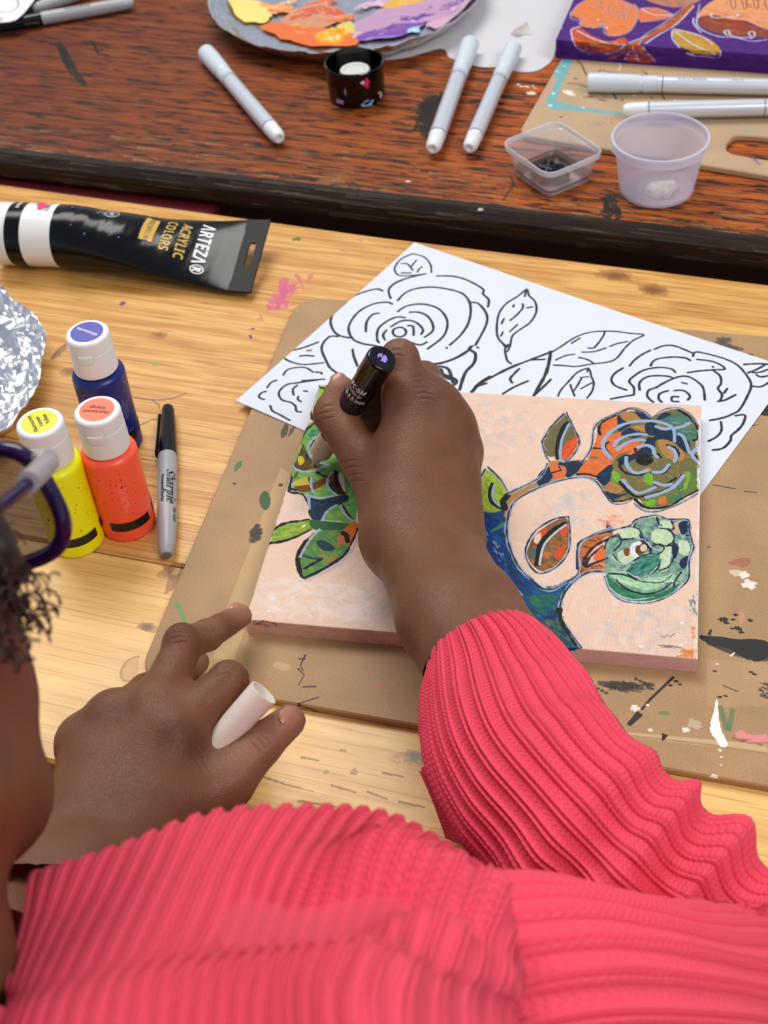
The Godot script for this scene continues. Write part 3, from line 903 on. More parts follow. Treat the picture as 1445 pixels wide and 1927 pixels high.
# stretched canvas: a slab with soft edges and folded sides, its paint running round the sides
func canvas_slab(w: float, d: float, th: float, m: Material, rect: Rect2) -> MB:
	var mb := MB.new()
	var nx := 30
	var nz := 24
	var r := 0.0022
	var p := PackedVector3Array()
	var us := PackedVector2Array()
	# unfolded sheet: the margin th folds down along each side
	var xs := PackedFloat32Array([-th, -th * 0.6, -0.003, -0.0018, -0.0008])
	for i in nx + 1: xs.append(0.0008 + (w - 0.0016) * i / nx)
	for q in [0.0008, 0.0018, 0.003, th * 0.6, th]: xs.append(w + q)
	var zs := PackedFloat32Array([-th, -th * 0.6, -0.003, -0.0018, -0.0008])
	for i in nz + 1: zs.append(0.0008 + (d - 0.0016) * i / nz)
	for q in [0.0008, 0.0018, 0.003, th * 0.6, th]: zs.append(d + q)
	for z in zs:
		for x in xs:
			var ox := maxf(maxf(-x, x - w), 0.0)
			var oz := maxf(maxf(-z, z - d), 0.0)
			var o := maxf(ox, oz)
			var cx := clampf(x, 0, w)
			var cz := clampf(z, 0, d)
			var sag := 0.0007 * sin(PI * cx / w) * sin(PI * cz / d)
			var y := th - o - sag
			if o < r and o > 0.0: y = th - o * o / (2.0 * r)
			p.append(Vector3(cx, y, cz))
			us.append((Vector2(x, z) - rect.position) / rect.size)
	mb.grid(p, us, xs.size(), zs.size())
	var b := MB.new()
	b.quad(Vector3(0, 0, 0), Vector3(0, 0, d), Vector3(w, 0, d), Vector3(w, 0, 0))
	mb.add(b)
	mb.two = true
	return mb

func weave_tile() -> ImageTexture:
	var s := 64
	var im := Image.create(s, s, false, Image.FORMAT_RGB8)
	for y in s:
		for x in s:
			var a := sin(x * TAU / 8.0) * 0.5 + 0.5
			var b := sin(y * TAU / 8.0) * 0.5 + 0.5
			var over := ((x / 8) + (y / 8)) % 2 == 0
			var g := (a * 0.8 + 0.2) if over else (b * 0.8 + 0.2)
			g = 0.80 + 0.20 * g
			im.set_pixel(x, y, Color(g, g, g))
	return tex(im)

func canvas_material(im: Image, rect: Rect2) -> StandardMaterial3D:
	var m := mat(Color.WHITE, 0.6, 0.0, 0.3)
	m.albedo_texture = tex(im)
	m.detail_enabled = true
	m.detail_blend_mode = BaseMaterial3D.BLEND_MODE_MUL
	if not M.has("weave"): M.weave = weave_tile()
	m.detail_albedo = M.weave
	m.detail_uv_layer = BaseMaterial3D.DETAIL_UV_2
	m.uv2_scale = Vector3(rect.size.x / 0.0056, rect.size.y / 0.0056, 1)
	m.heightmap_enabled = true
	m.heightmap_texture = m.albedo_texture
	m.heightmap_scale = 0.02
	return m

var CANVAS: Transform3D
const HC := 0.0165

# photograph pixels -> texture pixels of the unfolded canvas (th thick, top at height h): past the front edge the ray meets the front face
func on_canvas(a: PackedVector2Array, h: float, th: float, d: float, fr: Transform3D, rect: Rect2, size: Vector2) -> PackedVector2Array:
	var o := PackedVector2Array()
	var inv := fr.affine_inverse()
	var e := inv * EYE
	for q in a:
		var l := inv * P(q.x, q.y, h)
		var uv := Vector2(l.x, l.z)
		if l.z > d:
			var t := (d - e.z) / (l.z - e.z)
			var s := e.lerp(l, t)
			uv = Vector2(s.x, d + clampf(h - fr.origin.y - s.y, 0.0, th * 1.5))
		o.append((uv - rect.position) / rect.size * size)
	return o

func canvas_painting() -> void:
	var a := P(461, 1166, HC)
	var b := P(1313, 1240, HC)
	var c := P(592, 722, HC)
	var fr := frame_of(Vector3.ZERO, b - a)
	var zl := fr.affine_inverse() * c
	var zf := fr.affine_inverse() * a
	var zr := fr.affine_inverse() * b
	fr.origin = fr * Vector3(zf.x, 0, zl.z) + Vector3(0, HB + 0.0002, 0)
	var w := zr.x - zf.x
	var d := (zf.z + zr.z) * 0.5 - zl.z
	CANVAS = fr
	var th := HC - HB
	var rect := Rect2(-0.014, -0.014, w + 0.028, d + 0.028)
	var W := 1640
	var H := int(W * rect.size.y / rect.size.x)
	var size := Vector2(W, H)
	var peach := Color(0.93, 0.795, 0.70)
	var ink := Ink.new(W, H, peach)
	var all := PackedVector2Array([Vector2(0, 0), Vector2(W, 0), Vector2(W, H), Vector2(0, H)])
	# the ground: broad scumbled strokes of peach, cream and a cool grey
	ink.dabs(all, [Color(0.95, 0.82, 0.73), Color(0.92, 0.76, 0.65), Color(0.94, 0.85, 0.79), Color(0.88, 0.78, 0.72)], 900, 150.0, 46.0, 0.22, 0.5, 1.6)
	ink.dabs(all, [Color(0.96, 0.90, 0.86), Color(0.94, 0.72, 0.58), Color(0.90, 0.80, 0.74)], 700, 60.0, 20.0, 0.28, 0.2, 1.6)
	var q := func(s: Array, k: float, ox: float, oy: float) -> PackedVector2Array: return on_canvas(pts(s, k, Vector2(ox, oy)), HC, th, d, fr, rect, size)
	var F := func(s: Array) -> PackedVector2Array: return q.call(s, 4.25, 1000.0, 760.0)
	var G := func(s: Array) -> PackedVector2Array: return q.call(s, 4.1286, 980.0, 950.0)
	var C := func(s: Array) -> PackedVector2Array: return q.call(s, 2.779, 840.0, 740.0)
	var L := func(s: Array) -> PackedVector2Array: return q.call(s, 4.189, 430.0, 720.0)
	var X := func(s: Array) -> PackedVector2Array: return q.call(s, 1.0, 0.0, 0.0)
	var navy := Color(0.085, 0.17, 0.27)
	var blue := Color(0.05, 0.25, 0.47)
	var teal := Color(0.19, 0.40, 0.40)
	var grn := Color(0.34, 0.50, 0.20)
	var lime := Color(0.50, 0.74, 0.16)
	var oliv := Color(0.46, 0.42, 0.24)
	var tan_ := Color(0.70, 0.50, 0.28)
	var org := Color(0.88, 0.44, 0.20)
	var red := Color(0.85, 0.30, 0.12)
	var brn := Color(0.40, 0.22, 0.10)
	var ice := Color(0.60, 0.68, 0.80)
	var blk := Color(0.085, 0.075, 0.085)
	var mint := Color(0.60, 0.75, 0.63)
	# cool greys in the ground
	for z in [[870, 760, 1000, 755, 1010, 830, 930, 880, 880, 850], [1000, 930, 1120, 905, 1110, 990, 1000, 1000], [620, 1100, 740, 1080, 760, 1160, 650, 1180], [1120, 1160, 1300, 1130, 1300, 1230, 1120, 1225], [560, 880, 620, 900, 600, 960, 540, 970]]:
		ink.dabs(X.call(z), [Color(0.76, 0.76, 0.75), Color(0.80, 0.74, 0.70), Color(0.72, 0.75, 0.77)], 110, 60.0, 22.0, 0.22, 0.5, 1.5)
	ink.dabs(X.call([470, 1090, 600, 1080, 720, 1110, 700, 1170, 470, 1160]), [Color(0.95, 0.90, 0.87), Color(0.93, 0.86, 0.81)], 200, 70.0, 26.0, 0.3, 0.2, 1.2)
	# dark flecks where the ground is thin
	for i in 420:
		var e := Vector2(ink.rng.randf() * W, ink.rng.randf() * H)
		ink.blot(e, ink.rng.randf_range(0.8, 2.2), Color(0.50, 0.42, 0.36), 0.5, 0.6, 0.4)
	# ---- blue trunk and stems
	var trunk: PackedVector2Array = C.call([60, 640, 150, 620, 320, 605, 305, 720, 345, 850, 420, 960, 520, 1020, 600, 990, 700, 940, 650, 1005, 605, 1080, 595, 1170, 640, 1250, 700, 1335, 690, 1345, 560, 1340, 400, 1200, 300, 1060, 60, 860])
	ink.shape(trunk, blue)
	ink.dabs(trunk, [Color(0.03, 0.20, 0.58), navy, Color(0.05, 0.36, 0.64), Color(0.04, 0.30, 0.40)], 800, 70.0, 16.0, 0.55, 0.9, 0.5)
	ink.dabs(C.call([400, 1060, 520, 1010, 600, 1010, 590, 1120, 480, 1180]), [Color(0.14, 0.42, 0.20), Color(0.20, 0.50, 0.24), Color(0.05, 0.30, 0.55)], 190, 50.0, 14.0, 0.55, 0.3, 0.5)
	ink.dabs(C.call([480, 1180, 600, 1160, 680, 1330, 560, 1335]), [Color(0.10, 0.30, 0.30), Color(0.20, 0.36, 0.22), Color(0.44, 0.46, 0.34)], 200, 40.0, 12.0, 0.55, 0.9, 0.4)
	ink.shape(C.call([150, 690, 210, 720, 260, 790, 290, 860, 300, 940, 250, 900, 150, 800]), Color(0.10, 0.22, 0.48))
	ink.dabs(C.call([150, 690, 200, 700, 270, 780, 300, 850, 320, 960, 280, 910, 220, 800]), [Color(0.72, 0.76, 0.80), Color(0.58, 0.66, 0.76)], 90, 50.0, 8.0, 0.6, 1.0, 0.2)
	ink.shape(C.call([230, 715, 300, 670, 310, 690, 240, 722]), Color(0.28, 0.50, 0.40))
	var stem: PackedVector2Array = C.call([300, 640, 335, 515, 420, 470, 490, 430, 520, 380, 560, 350, 640, 350, 740, 350, 800, 440, 690, 425, 570, 455, 450, 500, 370, 555, 330, 620])
	ink.shape(stem, tan_)
	ink.dabs(stem, [org, Color(0.75, 0.55, 0.22), Color(0.62, 0.60, 0.24), tan_], 200, 40.0, 14.0, 0.6, -0.5, 0.4)
	ink.shape(C.call([470, 440, 530, 380, 560, 425, 500, 490]), navy)
	ink.shape(C.call([590, 360, 720, 350, 860, 345, 700, 400, 640, 440, 600, 400]), navy)
	ink.shape(C.call([540, 375, 620, 380, 620, 430, 570, 440]), org)
	ink.shape(C.call([700, 400, 780, 365, 870, 350, 830, 410, 760, 440, 690, 420]), org)
	ink.stroke(C.call([540, 415, 600, 400, 590, 380]), 7.0, navy)
	var low: PackedVector2Array = C.call([690, 945, 690, 800, 760, 745, 870, 705, 850, 900, 830, 935, 760, 940])
	ink.shape(low, Color(0.70, 0.42, 0.22))
	ink.dabs(low, [red, org, tan_, brn], 120, 40.0, 14.0, 0.55, 0.3, 0.8)
	ink.shape(C.call([735, 905, 745, 850, 790, 790, 850, 750, 850, 900, 800, 890]), Color(0.88, 0.70, 0.62))
	ink.shape(C.call([770, 860, 790, 820, 840, 790, 840, 890, 790, 880]), org)
	ink.shape(C.call([840, 660, 870, 720, 840, 720]), navy)
	ink.dabs(C.call([780, 650, 880, 630, 960, 650, 900, 690, 830, 700]), [Color(0.92, 0.55, 0.42), Color(0.93, 0.62, 0.50)], 50, 40.0, 12.0, 0.4, 0.0, 0.4)
	# ---- upper right rose
	var rose: PackedVector2Array = F.call([540, 160, 640, 100, 800, 55, 900, 80, 960, 110, 1060, 60, 1180, 40, 1270, 90, 1330, 170, 1340, 260, 1310, 330, 1350, 470, 1355, 670, 1200, 760, 1060, 820, 930, 825, 860, 760, 760, 760, 650, 770, 590, 700, 520, 580, 420, 560, 480, 400, 520, 290])
	ink.shape(rose, oliv)
	ink.dabs(rose, [Color(0.54, 0.46, 0.28), Color(0.40, 0.42, 0.24), tan_, Color(0.36, 0.42, 0.28)], 420, 50.0, 16.0, 0.5, 0.8, 0.8)
	for z in [[540, 170, 685, 85, 700, 160, 640, 240, 720, 225, 690, 330, 860, 290, 830, 360, 700, 400, 640, 480, 560, 560, 520, 575, 370, 560, 470, 420, 560, 440, 440, 420, 500, 340, 530, 220], [860, 380, 700, 430, 760, 400, 900, 300]]:
		ink.shape(F.call(z), org)
		ink.dabs(F.call(z), [Color(0.92, 0.50, 0.22), red, Color(0.86, 0.52, 0.28), Color(0.80, 0.38, 0.18)], 160, 40.0, 14.0, 0.5, -0.6, 0.6)
	for z in [[690, 90, 780, 60, 870, 110, 790, 150, 730, 120], [810, 180, 910, 170, 915, 230, 850, 200], [1010, 290, 1120, 300, 1230, 400, 1180, 460, 1060, 410], [590, 650, 640, 620, 740, 680, 620, 720], [930, 240, 985, 240, 985, 265, 940, 260]]:
		ink.shape(F.call(z), tan_)
		ink.dabs(F.call(z), [Color(0.76, 0.56, 0.32), Color(0.64, 0.44, 0.22)], 60, 30.0, 10.0, 0.5, 0.3, 0.6)
	for z in [[690, 90, 740, 130, 800, 160, 760, 190, 700, 220, 690, 150], [910, 160, 1000, 150, 980, 250, 920, 230], [780, 190, 850, 220, 930, 235, 820, 270, 720, 240], [985, 190, 1150, 200, 1250, 240, 1260, 400, 1120, 300, 1000, 290, 990, 400, 930, 420, 760, 440, 880, 350, 930, 270, 980, 260],
			[520, 580, 600, 500, 650, 490, 630, 600, 580, 650], [830, 60, 910, 80, 960, 120, 880, 120], [1000, 125, 1060, 70, 1120, 80, 1060, 120], [690, 440, 760, 400, 830, 430, 770, 470, 720, 480], [560, 690, 700, 720, 800, 700, 700, 745, 640, 760]]:
		ink.shape(F.call(z), navy)
		ink.dabs(F.call(z), [Color(0.07, 0.24, 0.36), Color(0.10, 0.13, 0.22)], 40, 40.0, 12.0, 0.5, 0.3, 0.6)
	for z in [[1040, 140, 1140, 80, 1240, 100, 1290, 160, 1150, 190], [1150, 200, 1300, 190, 1330, 260, 1260, 300]]:
		ink.shape(F.call(z), Color(0.28, 0.45, 0.36))
		ink.dabs(F.call(z), [Color(0.34, 0.50, 0.36), teal, Color(0.45, 0.62, 0.60)], 80, 30.0, 10.0, 0.5, 0.5, 0.6)
	for z in [[880, 780, 1230, 560, 1330, 480, 1350, 660, 1100, 800, 930, 815]]:
		ink.dabs(F.call(z), [Color(0.36, 0.48, 0.22), Color(0.26, 0.44, 0.30), grn, Color(0.50, 0.52, 0.22)], 260, 60.0, 18.0, 0.5, 1.3, 0.3)
	for z in [[890, 580, 960, 530, 980, 640, 930, 640], [640, 510, 700, 550, 720, 640, 650, 600], [890, 780, 980, 750, 1000, 810, 930, 810], [1190, 690, 1240, 600, 1240, 520, 1270, 560, 1230, 700]]:
		ink.dabs(F.call(z), [lime, Color(0.42, 0.66, 0.16)], 130, 40.0, 10.0, 0.6, 1.4, 0.3)
	ink.dabs(F.call([1010, 750, 1070, 730, 1080, 790, 1020, 800]), [org], 60, 30.0, 12.0, 0.5, 1.4, 0.4)
	ink.dabs(F.call([1130, 720, 1210, 690, 1210, 760, 1140, 780]), [teal, Color(0.15, 0.50, 0.42)], 60, 30.0, 12.0, 0.5, 1.4, 0.4)
	# black and pale blue outlines of the rose
	for s in [[550, 240, 540, 200, 560, 150, 680, 85, 790, 40, 900, 70], [640, 430, 590, 340, 620, 300], [720, 460, 710, 500, 760, 550, 860, 570, 920, 545], [960, 550, 1060, 550, 1110, 500], [710, 620, 790, 710, 860, 740, 990, 710, 1120, 660, 1210, 560], [985, 640, 1060, 650, 1160, 590], [830, 760, 900, 820, 1000, 835, 1120, 810, 1200, 760, 1355, 680], [590, 710, 640, 770, 720, 775, 810, 750], [1090, 330, 1150, 350, 1180, 400, 1160, 460], [850, 350, 830, 360, 835, 380], [1300, 290, 1330, 280, 1330, 240], [1290, 400, 1340, 450, 1350, 520], [370, 560, 430, 555, 540, 580], [500, 350, 560, 355], [1180, 50, 1260, 100, 1320, 170, 1335, 250], [1010, 400, 1040, 430]]:
		ink.stroke(smooth(F.call(s), 5), 11.6, blk, 1.0, 6.0, 0.35)
	for r in [[45, 30], [30, 20], [62, 40], [14, 9]]:
		var o := PackedVector2Array()
		for i in 17: o.append(Vector2(905, 445) + Vector2(cos(i * TAU / 16) * r[0], sin(i * TAU / 16) * r[1]))
		var fl := []
		for e in o: fl.append(e.x); fl.append(e.y)
		ink.stroke(F.call(fl), 8.7, blk, 1.0, 6.0, 0.4)
	for s in [[635, 430, 575, 350, 590, 270, 680, 190, 800, 145, 960, 135, 1090, 165, 1140, 210, 1145, 300], [665, 330, 690, 290, 760, 255, 850, 240, 920, 245], [850, 345, 920, 330, 970, 350, 985, 400, 1010, 425], [760, 425, 765, 490, 820, 545, 880, 545, 935, 525], [975, 545, 1050, 540, 1100, 485], [730, 605, 800, 680, 870, 710, 990, 665], [985, 625, 1060, 650, 1120, 640], [920, 745, 1040, 710, 1140, 660, 1220, 570], [1100, 345, 1140, 370, 1160, 420, 1145, 460], [1180, 240, 1220, 270, 1265, 390], [1140, 195, 1210, 180, 1265, 150], [1000, 180, 1060, 200, 1110, 195], [1345, 300, 1340, 340, 1290, 390, 1300, 430, 1350, 480], [690, 360, 760, 310, 850, 285, 905, 290]]:
		ink.stroke(smooth(F.call(s), 5), 15.0, ice, 1.0, 13.0, 0.2)
	for s in [[400, 470, 470, 370, 490, 290, 500, 200, 560, 130, 680, 75, 800, 30, 900, 55, 970, 105, 1050, 50, 1170, 30, 1270, 80, 1345, 190], [420, 580, 520, 620, 590, 720, 650, 790, 740, 795, 810, 760], [820, 790, 900, 850, 1000, 860, 1120, 825, 1230, 775, 1360, 700], [0, 700, 100, 650, 250, 600, 430, 580]]:
		ink.stroke(smooth(F.call(s), 5), 14.0, Color(0.63, 0.67, 0.74), 0.75, 10.0, 0.5)
		ink.stroke(smooth(F.call(s), 5), 5.1, blk, 0.8, 2.5, 0.5)
	# ---- leaf beside the rose
	var lf: PackedVector2Array = F.call([265, 75, 150, 190, 95, 310, 120, 410, 210, 420, 270, 460, 330, 400, 380, 290, 340, 190])
	ink.shape(lf, Color(0.42, 0.40, 0.24))
	ink.dabs(lf, [Color(0.40, 0.44, 0.30), teal, Color(0.55, 0.40, 0.22), Color(0.36, 0.40, 0.26)], 160, 30.0, 12.0, 0.5, -0.5, 0.5)
	ink.shape(F.call([250, 440, 250, 340, 350, 260, 380, 290, 330, 400]), red)
	ink.dabs(F.call([250, 440, 250, 340, 350, 260, 380, 290, 330, 400]), [org, red, Color(0.9, 0.5, 0.25)], 60, 30.0, 10.0, 0.5, -0.8, 0.4)
	ink.stroke(smooth(F.call([290, 150, 250, 200, 215, 300, 210, 430]), 5), 17.4, blk)
	ink.stroke(smooth(F.call([300, 160, 270, 220, 240, 300, 230, 420, 260, 460]), 5), 10.0, ice)
	for s in [[265, 75, 150, 190, 90, 300, 110, 400, 150, 460], [280, 65, 340, 190, 385, 300, 340, 400, 280, 460], [130, 240, 85, 300, 120, 390]]:
		ink.stroke(smooth(F.call(s), 5), 14.0, Color(0.66, 0.69, 0.75), 0.7, 10.0, 0.5)
		ink.stroke(smooth(F.call(s), 5), 5.8, blk, 0.9, 3.0, 0.5)
	# ---- yellow green leaf by the arm
	var l2: PackedVector2Array = C.call([205, 395, 165, 470, 160, 560, 200, 615, 300, 605, 320, 530, 285, 460])
	ink.shape(l2, Color(0.58, 0.68, 0.20))
	ink.dabs(l2, [Color(0.78, 0.72, 0.20), lime, Color(0.36, 0.56, 0.20), Color(0.70, 0.80, 0.24)], 160, 30.0, 12.0, 0.5, 1.2, 0.4)
	ink.stroke(smooth(C.call([240, 470, 225, 520, 240, 570, 290, 600]), 5), 13.0, blk)
	ink.stroke(smooth(C.call([252, 470, 240, 520, 255, 565, 300, 600]), 5), 8.0, ice)
	ink.stroke(C.call([320, 530, 295, 560, 305, 600]), 23.2, blk)
	for s in [[205, 390, 165, 470, 155, 560, 190, 630], [215, 380, 285, 450, 330, 530]]:
		ink.stroke(smooth(C.call(s), 5), 14.0, Color(0.62, 0.66, 0.74), 0.7, 10.0, 0.5)
		ink.stroke(smooth(C.call(s), 5), 5.8, blk, 0.9, 3.0, 0.5)
	# outlines of trunk and stems
	for s in [[320, 520, 430, 470, 500, 425, 530, 360], [330, 640, 350, 570, 450, 505, 570, 460, 700, 435, 790, 450], [330, 600, 315, 720, 345, 840, 400, 930, 520, 1025, 620, 990, 690, 935, 690, 800, 750, 745, 870, 700], [830, 930, 740, 935, 660, 990, 610, 1060, 595, 1150, 640, 1240, 710, 1335], [390, 1060, 330, 990, 290, 950]]:
		ink.stroke(smooth(C.call(s), 5), 16.0, Color(0.66, 0.71, 0.80), 0.85, 12.0, 0.4)
		ink.stroke(smooth(C.call(s), 5), 5.8, blk, 0.85, 3.0, 0.6)
	ink.stroke(smooth(C.call([590, 1120, 600, 1190, 640, 1260, 680, 1320]), 5), 17.4, blk, 0.9, 6.0, 0.4)
	ink.stroke(smooth(C.call([440, 970, 500, 1020, 550, 1020]), 5), 10.0, navy, 0.9, 6.0, 0.4)
	# ---- brown leaf inside the loop
	var l3: PackedVector2Array = G.call([360, 100, 250, 130, 120, 220, 60, 320, 50, 400, 120, 490, 180, 510, 280, 460, 350, 370, 380, 250])
	ink.shape(l3, Color(0.50, 0.36, 0.20))
	ink.dabs(l3, [brn, Color(0.42, 0.42, 0.30), Color(0.62, 0.40, 0.20), org], 220, 36.0, 14.0, 0.5, 0.8, 0.8)
	for z in [[150, 190, 210, 180, 180, 240, 140, 250], [320, 150, 370, 140, 350, 240, 310, 220], [260, 390, 310, 320, 350, 340, 300, 420]]: ink.shape(G.call(z), red)
	ink.dabs(G.call([60, 340, 130, 320, 110, 440, 70, 420]), [teal, Color(0.30, 0.42, 0.46)], 50, 30.0, 12.0, 0.6, 0.4, 0.5)
	ink.shape(G.call([105, 240, 155, 210, 150, 290, 110, 290]), peach)
	ink.stroke(smooth(G.call([340, 140, 240, 200, 150, 310, 125, 460]), 5), 17.4, blk)
	ink.stroke(smooth(G.call([350, 150, 270, 210, 180, 310, 145, 460]), 5), 8.0, Color(0.78, 0.80, 0.82))
	for s in [[375, 85, 250, 110, 110, 200, 40, 330, 50, 430, 120, 520, 200, 520, 300, 460, 370, 360, 385, 230, 370, 85]]:
		ink.stroke(smooth(G.call(s), 5), 12.0, Color(0.64, 0.68, 0.80), 0.75, 10.0, 0.5)
		ink.stroke(smooth(G.call(s), 5), 5.8, blk, 0.9, 3.0, 0.6)
	# ---- pale green flower
	var fl2: PackedVector2Array = G.call([660, 280, 740, 230, 860, 180, 900, 120, 1000, 90, 1150, 110, 1300, 120, 1320, 230, 1340, 300, 1310, 420, 1300, 560, 1180, 670, 1050, 730, 900, 745, 770, 720, 690, 640, 660, 540, 655, 420])
	ink.shape(fl2, Color(0.50, 0.63, 0.55))
	ink.dabs(fl2, [mint, Color(0.42, 0.55, 0.52), Color(0.68, 0.80, 0.68), Color(0.26, 0.38, 0.44), Color(0.36, 0.58, 0.46)], 620, 50.0, 16.0, 0.5, 0.5, 1.5)
	ink.shape(G.call([665, 540, 720, 590, 830, 660, 950, 690, 1100, 680, 1230, 610, 1180, 680, 1050, 735, 900, 745, 770, 715, 690, 640]), Color(0.16, 0.45, 0.30))
	ink.dabs(G.call([665, 540, 720, 590, 830, 660, 950, 690, 1100, 680, 1230, 610, 1180, 680, 1050, 735, 900, 745, 770, 715, 690, 640]), [Color(0.24, 0.56, 0.38), Color(0.12, 0.38, 0.34)], 160, 50.0, 12.0, 0.5, 0.3, 0.4)
	for z in [[700, 520, 830, 520, 930, 580, 1080, 620, 1000, 660, 850, 630, 740, 580], [940, 570, 1100, 560, 1180, 530, 1180, 590, 1050, 610]]:
		ink.shape(G.call(z), Color(0.66, 0.82, 0.64))
		ink.dabs(G.call(z), [Color(0.80, 0.90, 0.72), Color(0.56, 0.76, 0.60)], 90, 40.0, 9.0, 0.6, 0.3, 0.3)
	for z in [[780, 200, 900, 175, 920, 250, 780, 250], [1020, 210, 1090, 180, 1170, 220, 1180, 280, 1100, 310, 1020, 280], [1090, 120, 1170, 130, 1180, 180, 1090, 170], [760, 360, 880, 350, 880, 440, 780, 450], [1100, 330, 1170, 320, 1150, 490, 1080, 500], [1230, 280, 1310, 290, 1300, 390, 1230, 370]]:
		ink.shape(G.call(z), Color(0.74, 0.82, 0.66))
		ink.dabs(G.call(z), [Color(0.84, 0.90, 0.70), Color(0.70, 0.82, 0.72)], 70, 26.0, 9.0, 0.6, 1.0, 0.8)
	for z in [[1180, 150, 1240, 130, 1240, 210, 1190, 220]]: ink.shape(G.call(z), Color(0.80, 0.68, 0.56))
	for z in [[1230, 140, 1310, 130, 1300, 200, 1250, 230], [1240, 430, 1300, 400, 1280, 490, 1240, 480], [1180, 290, 1230, 330, 1200, 420, 1180, 380], [920, 220, 960, 260, 1000, 280, 940, 280]]: ink.shape(G.call(z), Color(0.10, 0.16, 0.28))
	ink.shape(G.call([820, 520, 880, 450, 960, 400, 1060, 400, 1080, 450, 1000, 520, 900, 550]), Color(0.22, 0.48, 0.42))
	ink.dabs(G.call([820, 520, 880, 450, 960, 400, 1060, 400, 1080, 450, 1000, 520, 900, 550]), [Color(0.34, 0.64, 0.50), Color(0.10, 0.30, 0.36)], 90, 50.0, 10.0, 0.5, -0.7, 0.4)
	ink.shape(G.call([870, 330, 890, 290, 960, 280, 1000, 320, 960, 370, 900, 390]), Color(0.42, 0.22, 0.12))
	ink.shape(G.call([930, 320, 970, 300, 980, 350, 940, 360]), Color(0.84, 0.78, 0.66))
	ink.shape(G.call([800, 340, 850, 340, 840, 390, 810, 390]), Color(0.52, 0.28, 0.14))
	ink.stroke(smooth(G.call([920, 295, 880, 310, 870, 360, 900, 400]), 5), 18.0, Color(0.88, 0.90, 0.90))
	for s in [[770, 270, 900, 260, 960, 290, 1010, 350, 1000, 380, 930, 400, 830, 460, 760, 440, 720, 380], [680, 530, 800, 540, 900, 580, 980, 600, 1100, 600, 1180, 540], [740, 580, 820, 650, 950, 690, 1080, 670, 1180, 600], [1000, 360, 1040, 310, 1100, 310, 1110, 350, 1050, 385, 1000, 360], [1080, 180, 1150, 190, 1190, 240, 1180, 290, 1110, 320, 1020, 290], [900, 140, 880, 170, 920, 190, 960, 270], [1060, 90, 1070, 140, 1100, 160], [1170, 120, 1190, 180, 1160, 200], [1280, 240, 1320, 240, 1330, 290, 1300, 290], [1130, 320, 1180, 320, 1190, 400, 1150, 480, 1070, 510], [830, 530, 880, 560, 970, 550, 1060, 500, 1090, 420], [1190, 640, 1200, 590, 1250, 520], [760, 230, 780, 290, 720, 360], [650, 340, 680, 260, 750, 240]]:
		ink.stroke(smooth(G.call(s), 5), 7.2, Color(0.08, 0.10, 0.17), 0.95, 4.0, 0.5)
	for s in [[700, 390, 740, 430, 800, 460, 880, 440], [880, 260, 960, 270, 1020, 330, 1090, 360], [830, 520, 900, 560, 1000, 540, 1060, 480], [1160, 330, 1150, 420, 1120, 470], [690, 640, 780, 710, 900, 735, 1040, 715]]:
		ink.stroke(smooth(G.call(s), 5), 5.0, Color(0.80, 0.86, 0.92), 0.85, 4.0, 0.5)
	for s in [[440, 500, 440, 330, 480, 270, 620, 220, 770, 180, 850, 160, 900, 110, 1000, 85, 1060, 80, 1150, 110, 1300, 115, 1310, 190, 1330, 280, 1345, 330, 1310, 440, 1300, 580, 1180, 690, 1050, 750, 920, 765, 780, 740, 690, 660, 650, 550]]:
		ink.stroke(smooth(G.call(s), 5), 13.0, Color(0.68, 0.72, 0.82), 0.75, 10.0, 0.5)
		ink.stroke(smooth(G.call(s), 5), 5.8, blk, 0.85, 3.0, 0.6)
	for s in [[500, 480, 490, 430, 560, 330, 660, 270, 760, 220], [500, 480, 600, 440, 680, 410], [500, 470, 540, 400, 640, 310]]:
		ink.stroke(smooth(G.call(s), 5), 13.0, Color(0.10, 0.10, 0.16), 0.9, 5.0, 0.5)
	# ---- green flower and leaves at the left
	var gl: PackedVector2Array = L.call([690, 60, 900, 40, 1000, 600, 1000, 1090, 880, 1090, 640, 1060, 640, 930, 560, 860, 500, 830, 500, 740, 440, 690, 520, 440, 620, 340, 690, 280, 670, 180])
	ink.shape(gl, Color(0.42, 0.66, 0.30))
	ink.dabs(gl, [Color(0.36, 0.70, 0.30), Color(0.58, 0.72, 0.24), Color(0.28, 0.58, 0.38), Color(0.68, 0.74, 0.28), Color(0.55, 0.76, 0.42)], 700, 50.0, 16.0, 0.5, 0.6, 0.9)
	ink.shape(L.call([440, 690, 520, 440, 580, 430, 520, 560, 500, 720]), Color(0.34, 0.72, 0.22))
	ink.shape(L.call([640, 70, 690, 60, 750, 70, 690, 160, 670, 190]), Color(0.60, 0.72, 0.20))
	ink.dabs(L.call([620, 400, 720, 320, 720, 420, 610, 430]), [Color(0.10, 0.46, 0.38), Color(0.14, 0.56, 0.44)], 50, 40.0, 12.0, 0.6, -0.3, 0.3)
	ink.shape(L.call([540, 600, 590, 480, 620, 560, 760, 640, 720, 690, 560, 690, 510, 660]), Color(0.36, 0.28, 0.10))
	ink.dabs(L.call([540, 600, 590, 480, 620, 560, 760, 640, 720, 690, 560, 690]), [Color(0.30, 0.20, 0.08), Color(0.50, 0.42, 0.12)], 80, 40.0, 10.0, 0.5, 1.0, 0.6)
	ink.shape(L.call([545, 590, 580, 580, 600, 620, 560, 650]), Color(0.88, 0.78, 0.12))
	ink.shape(L.call([510, 740, 560, 680, 530, 750]), Color(0.40, 0.30, 0.16))
	ink.shape(L.call([510, 780, 640, 740, 640, 800, 520, 810]), Color(0.80, 0.72, 0.24))
	ink.shape(L.call([520, 820, 640, 800, 780, 740, 770, 790, 660, 850, 560, 860]), Color(0.48, 0.26, 0.09))
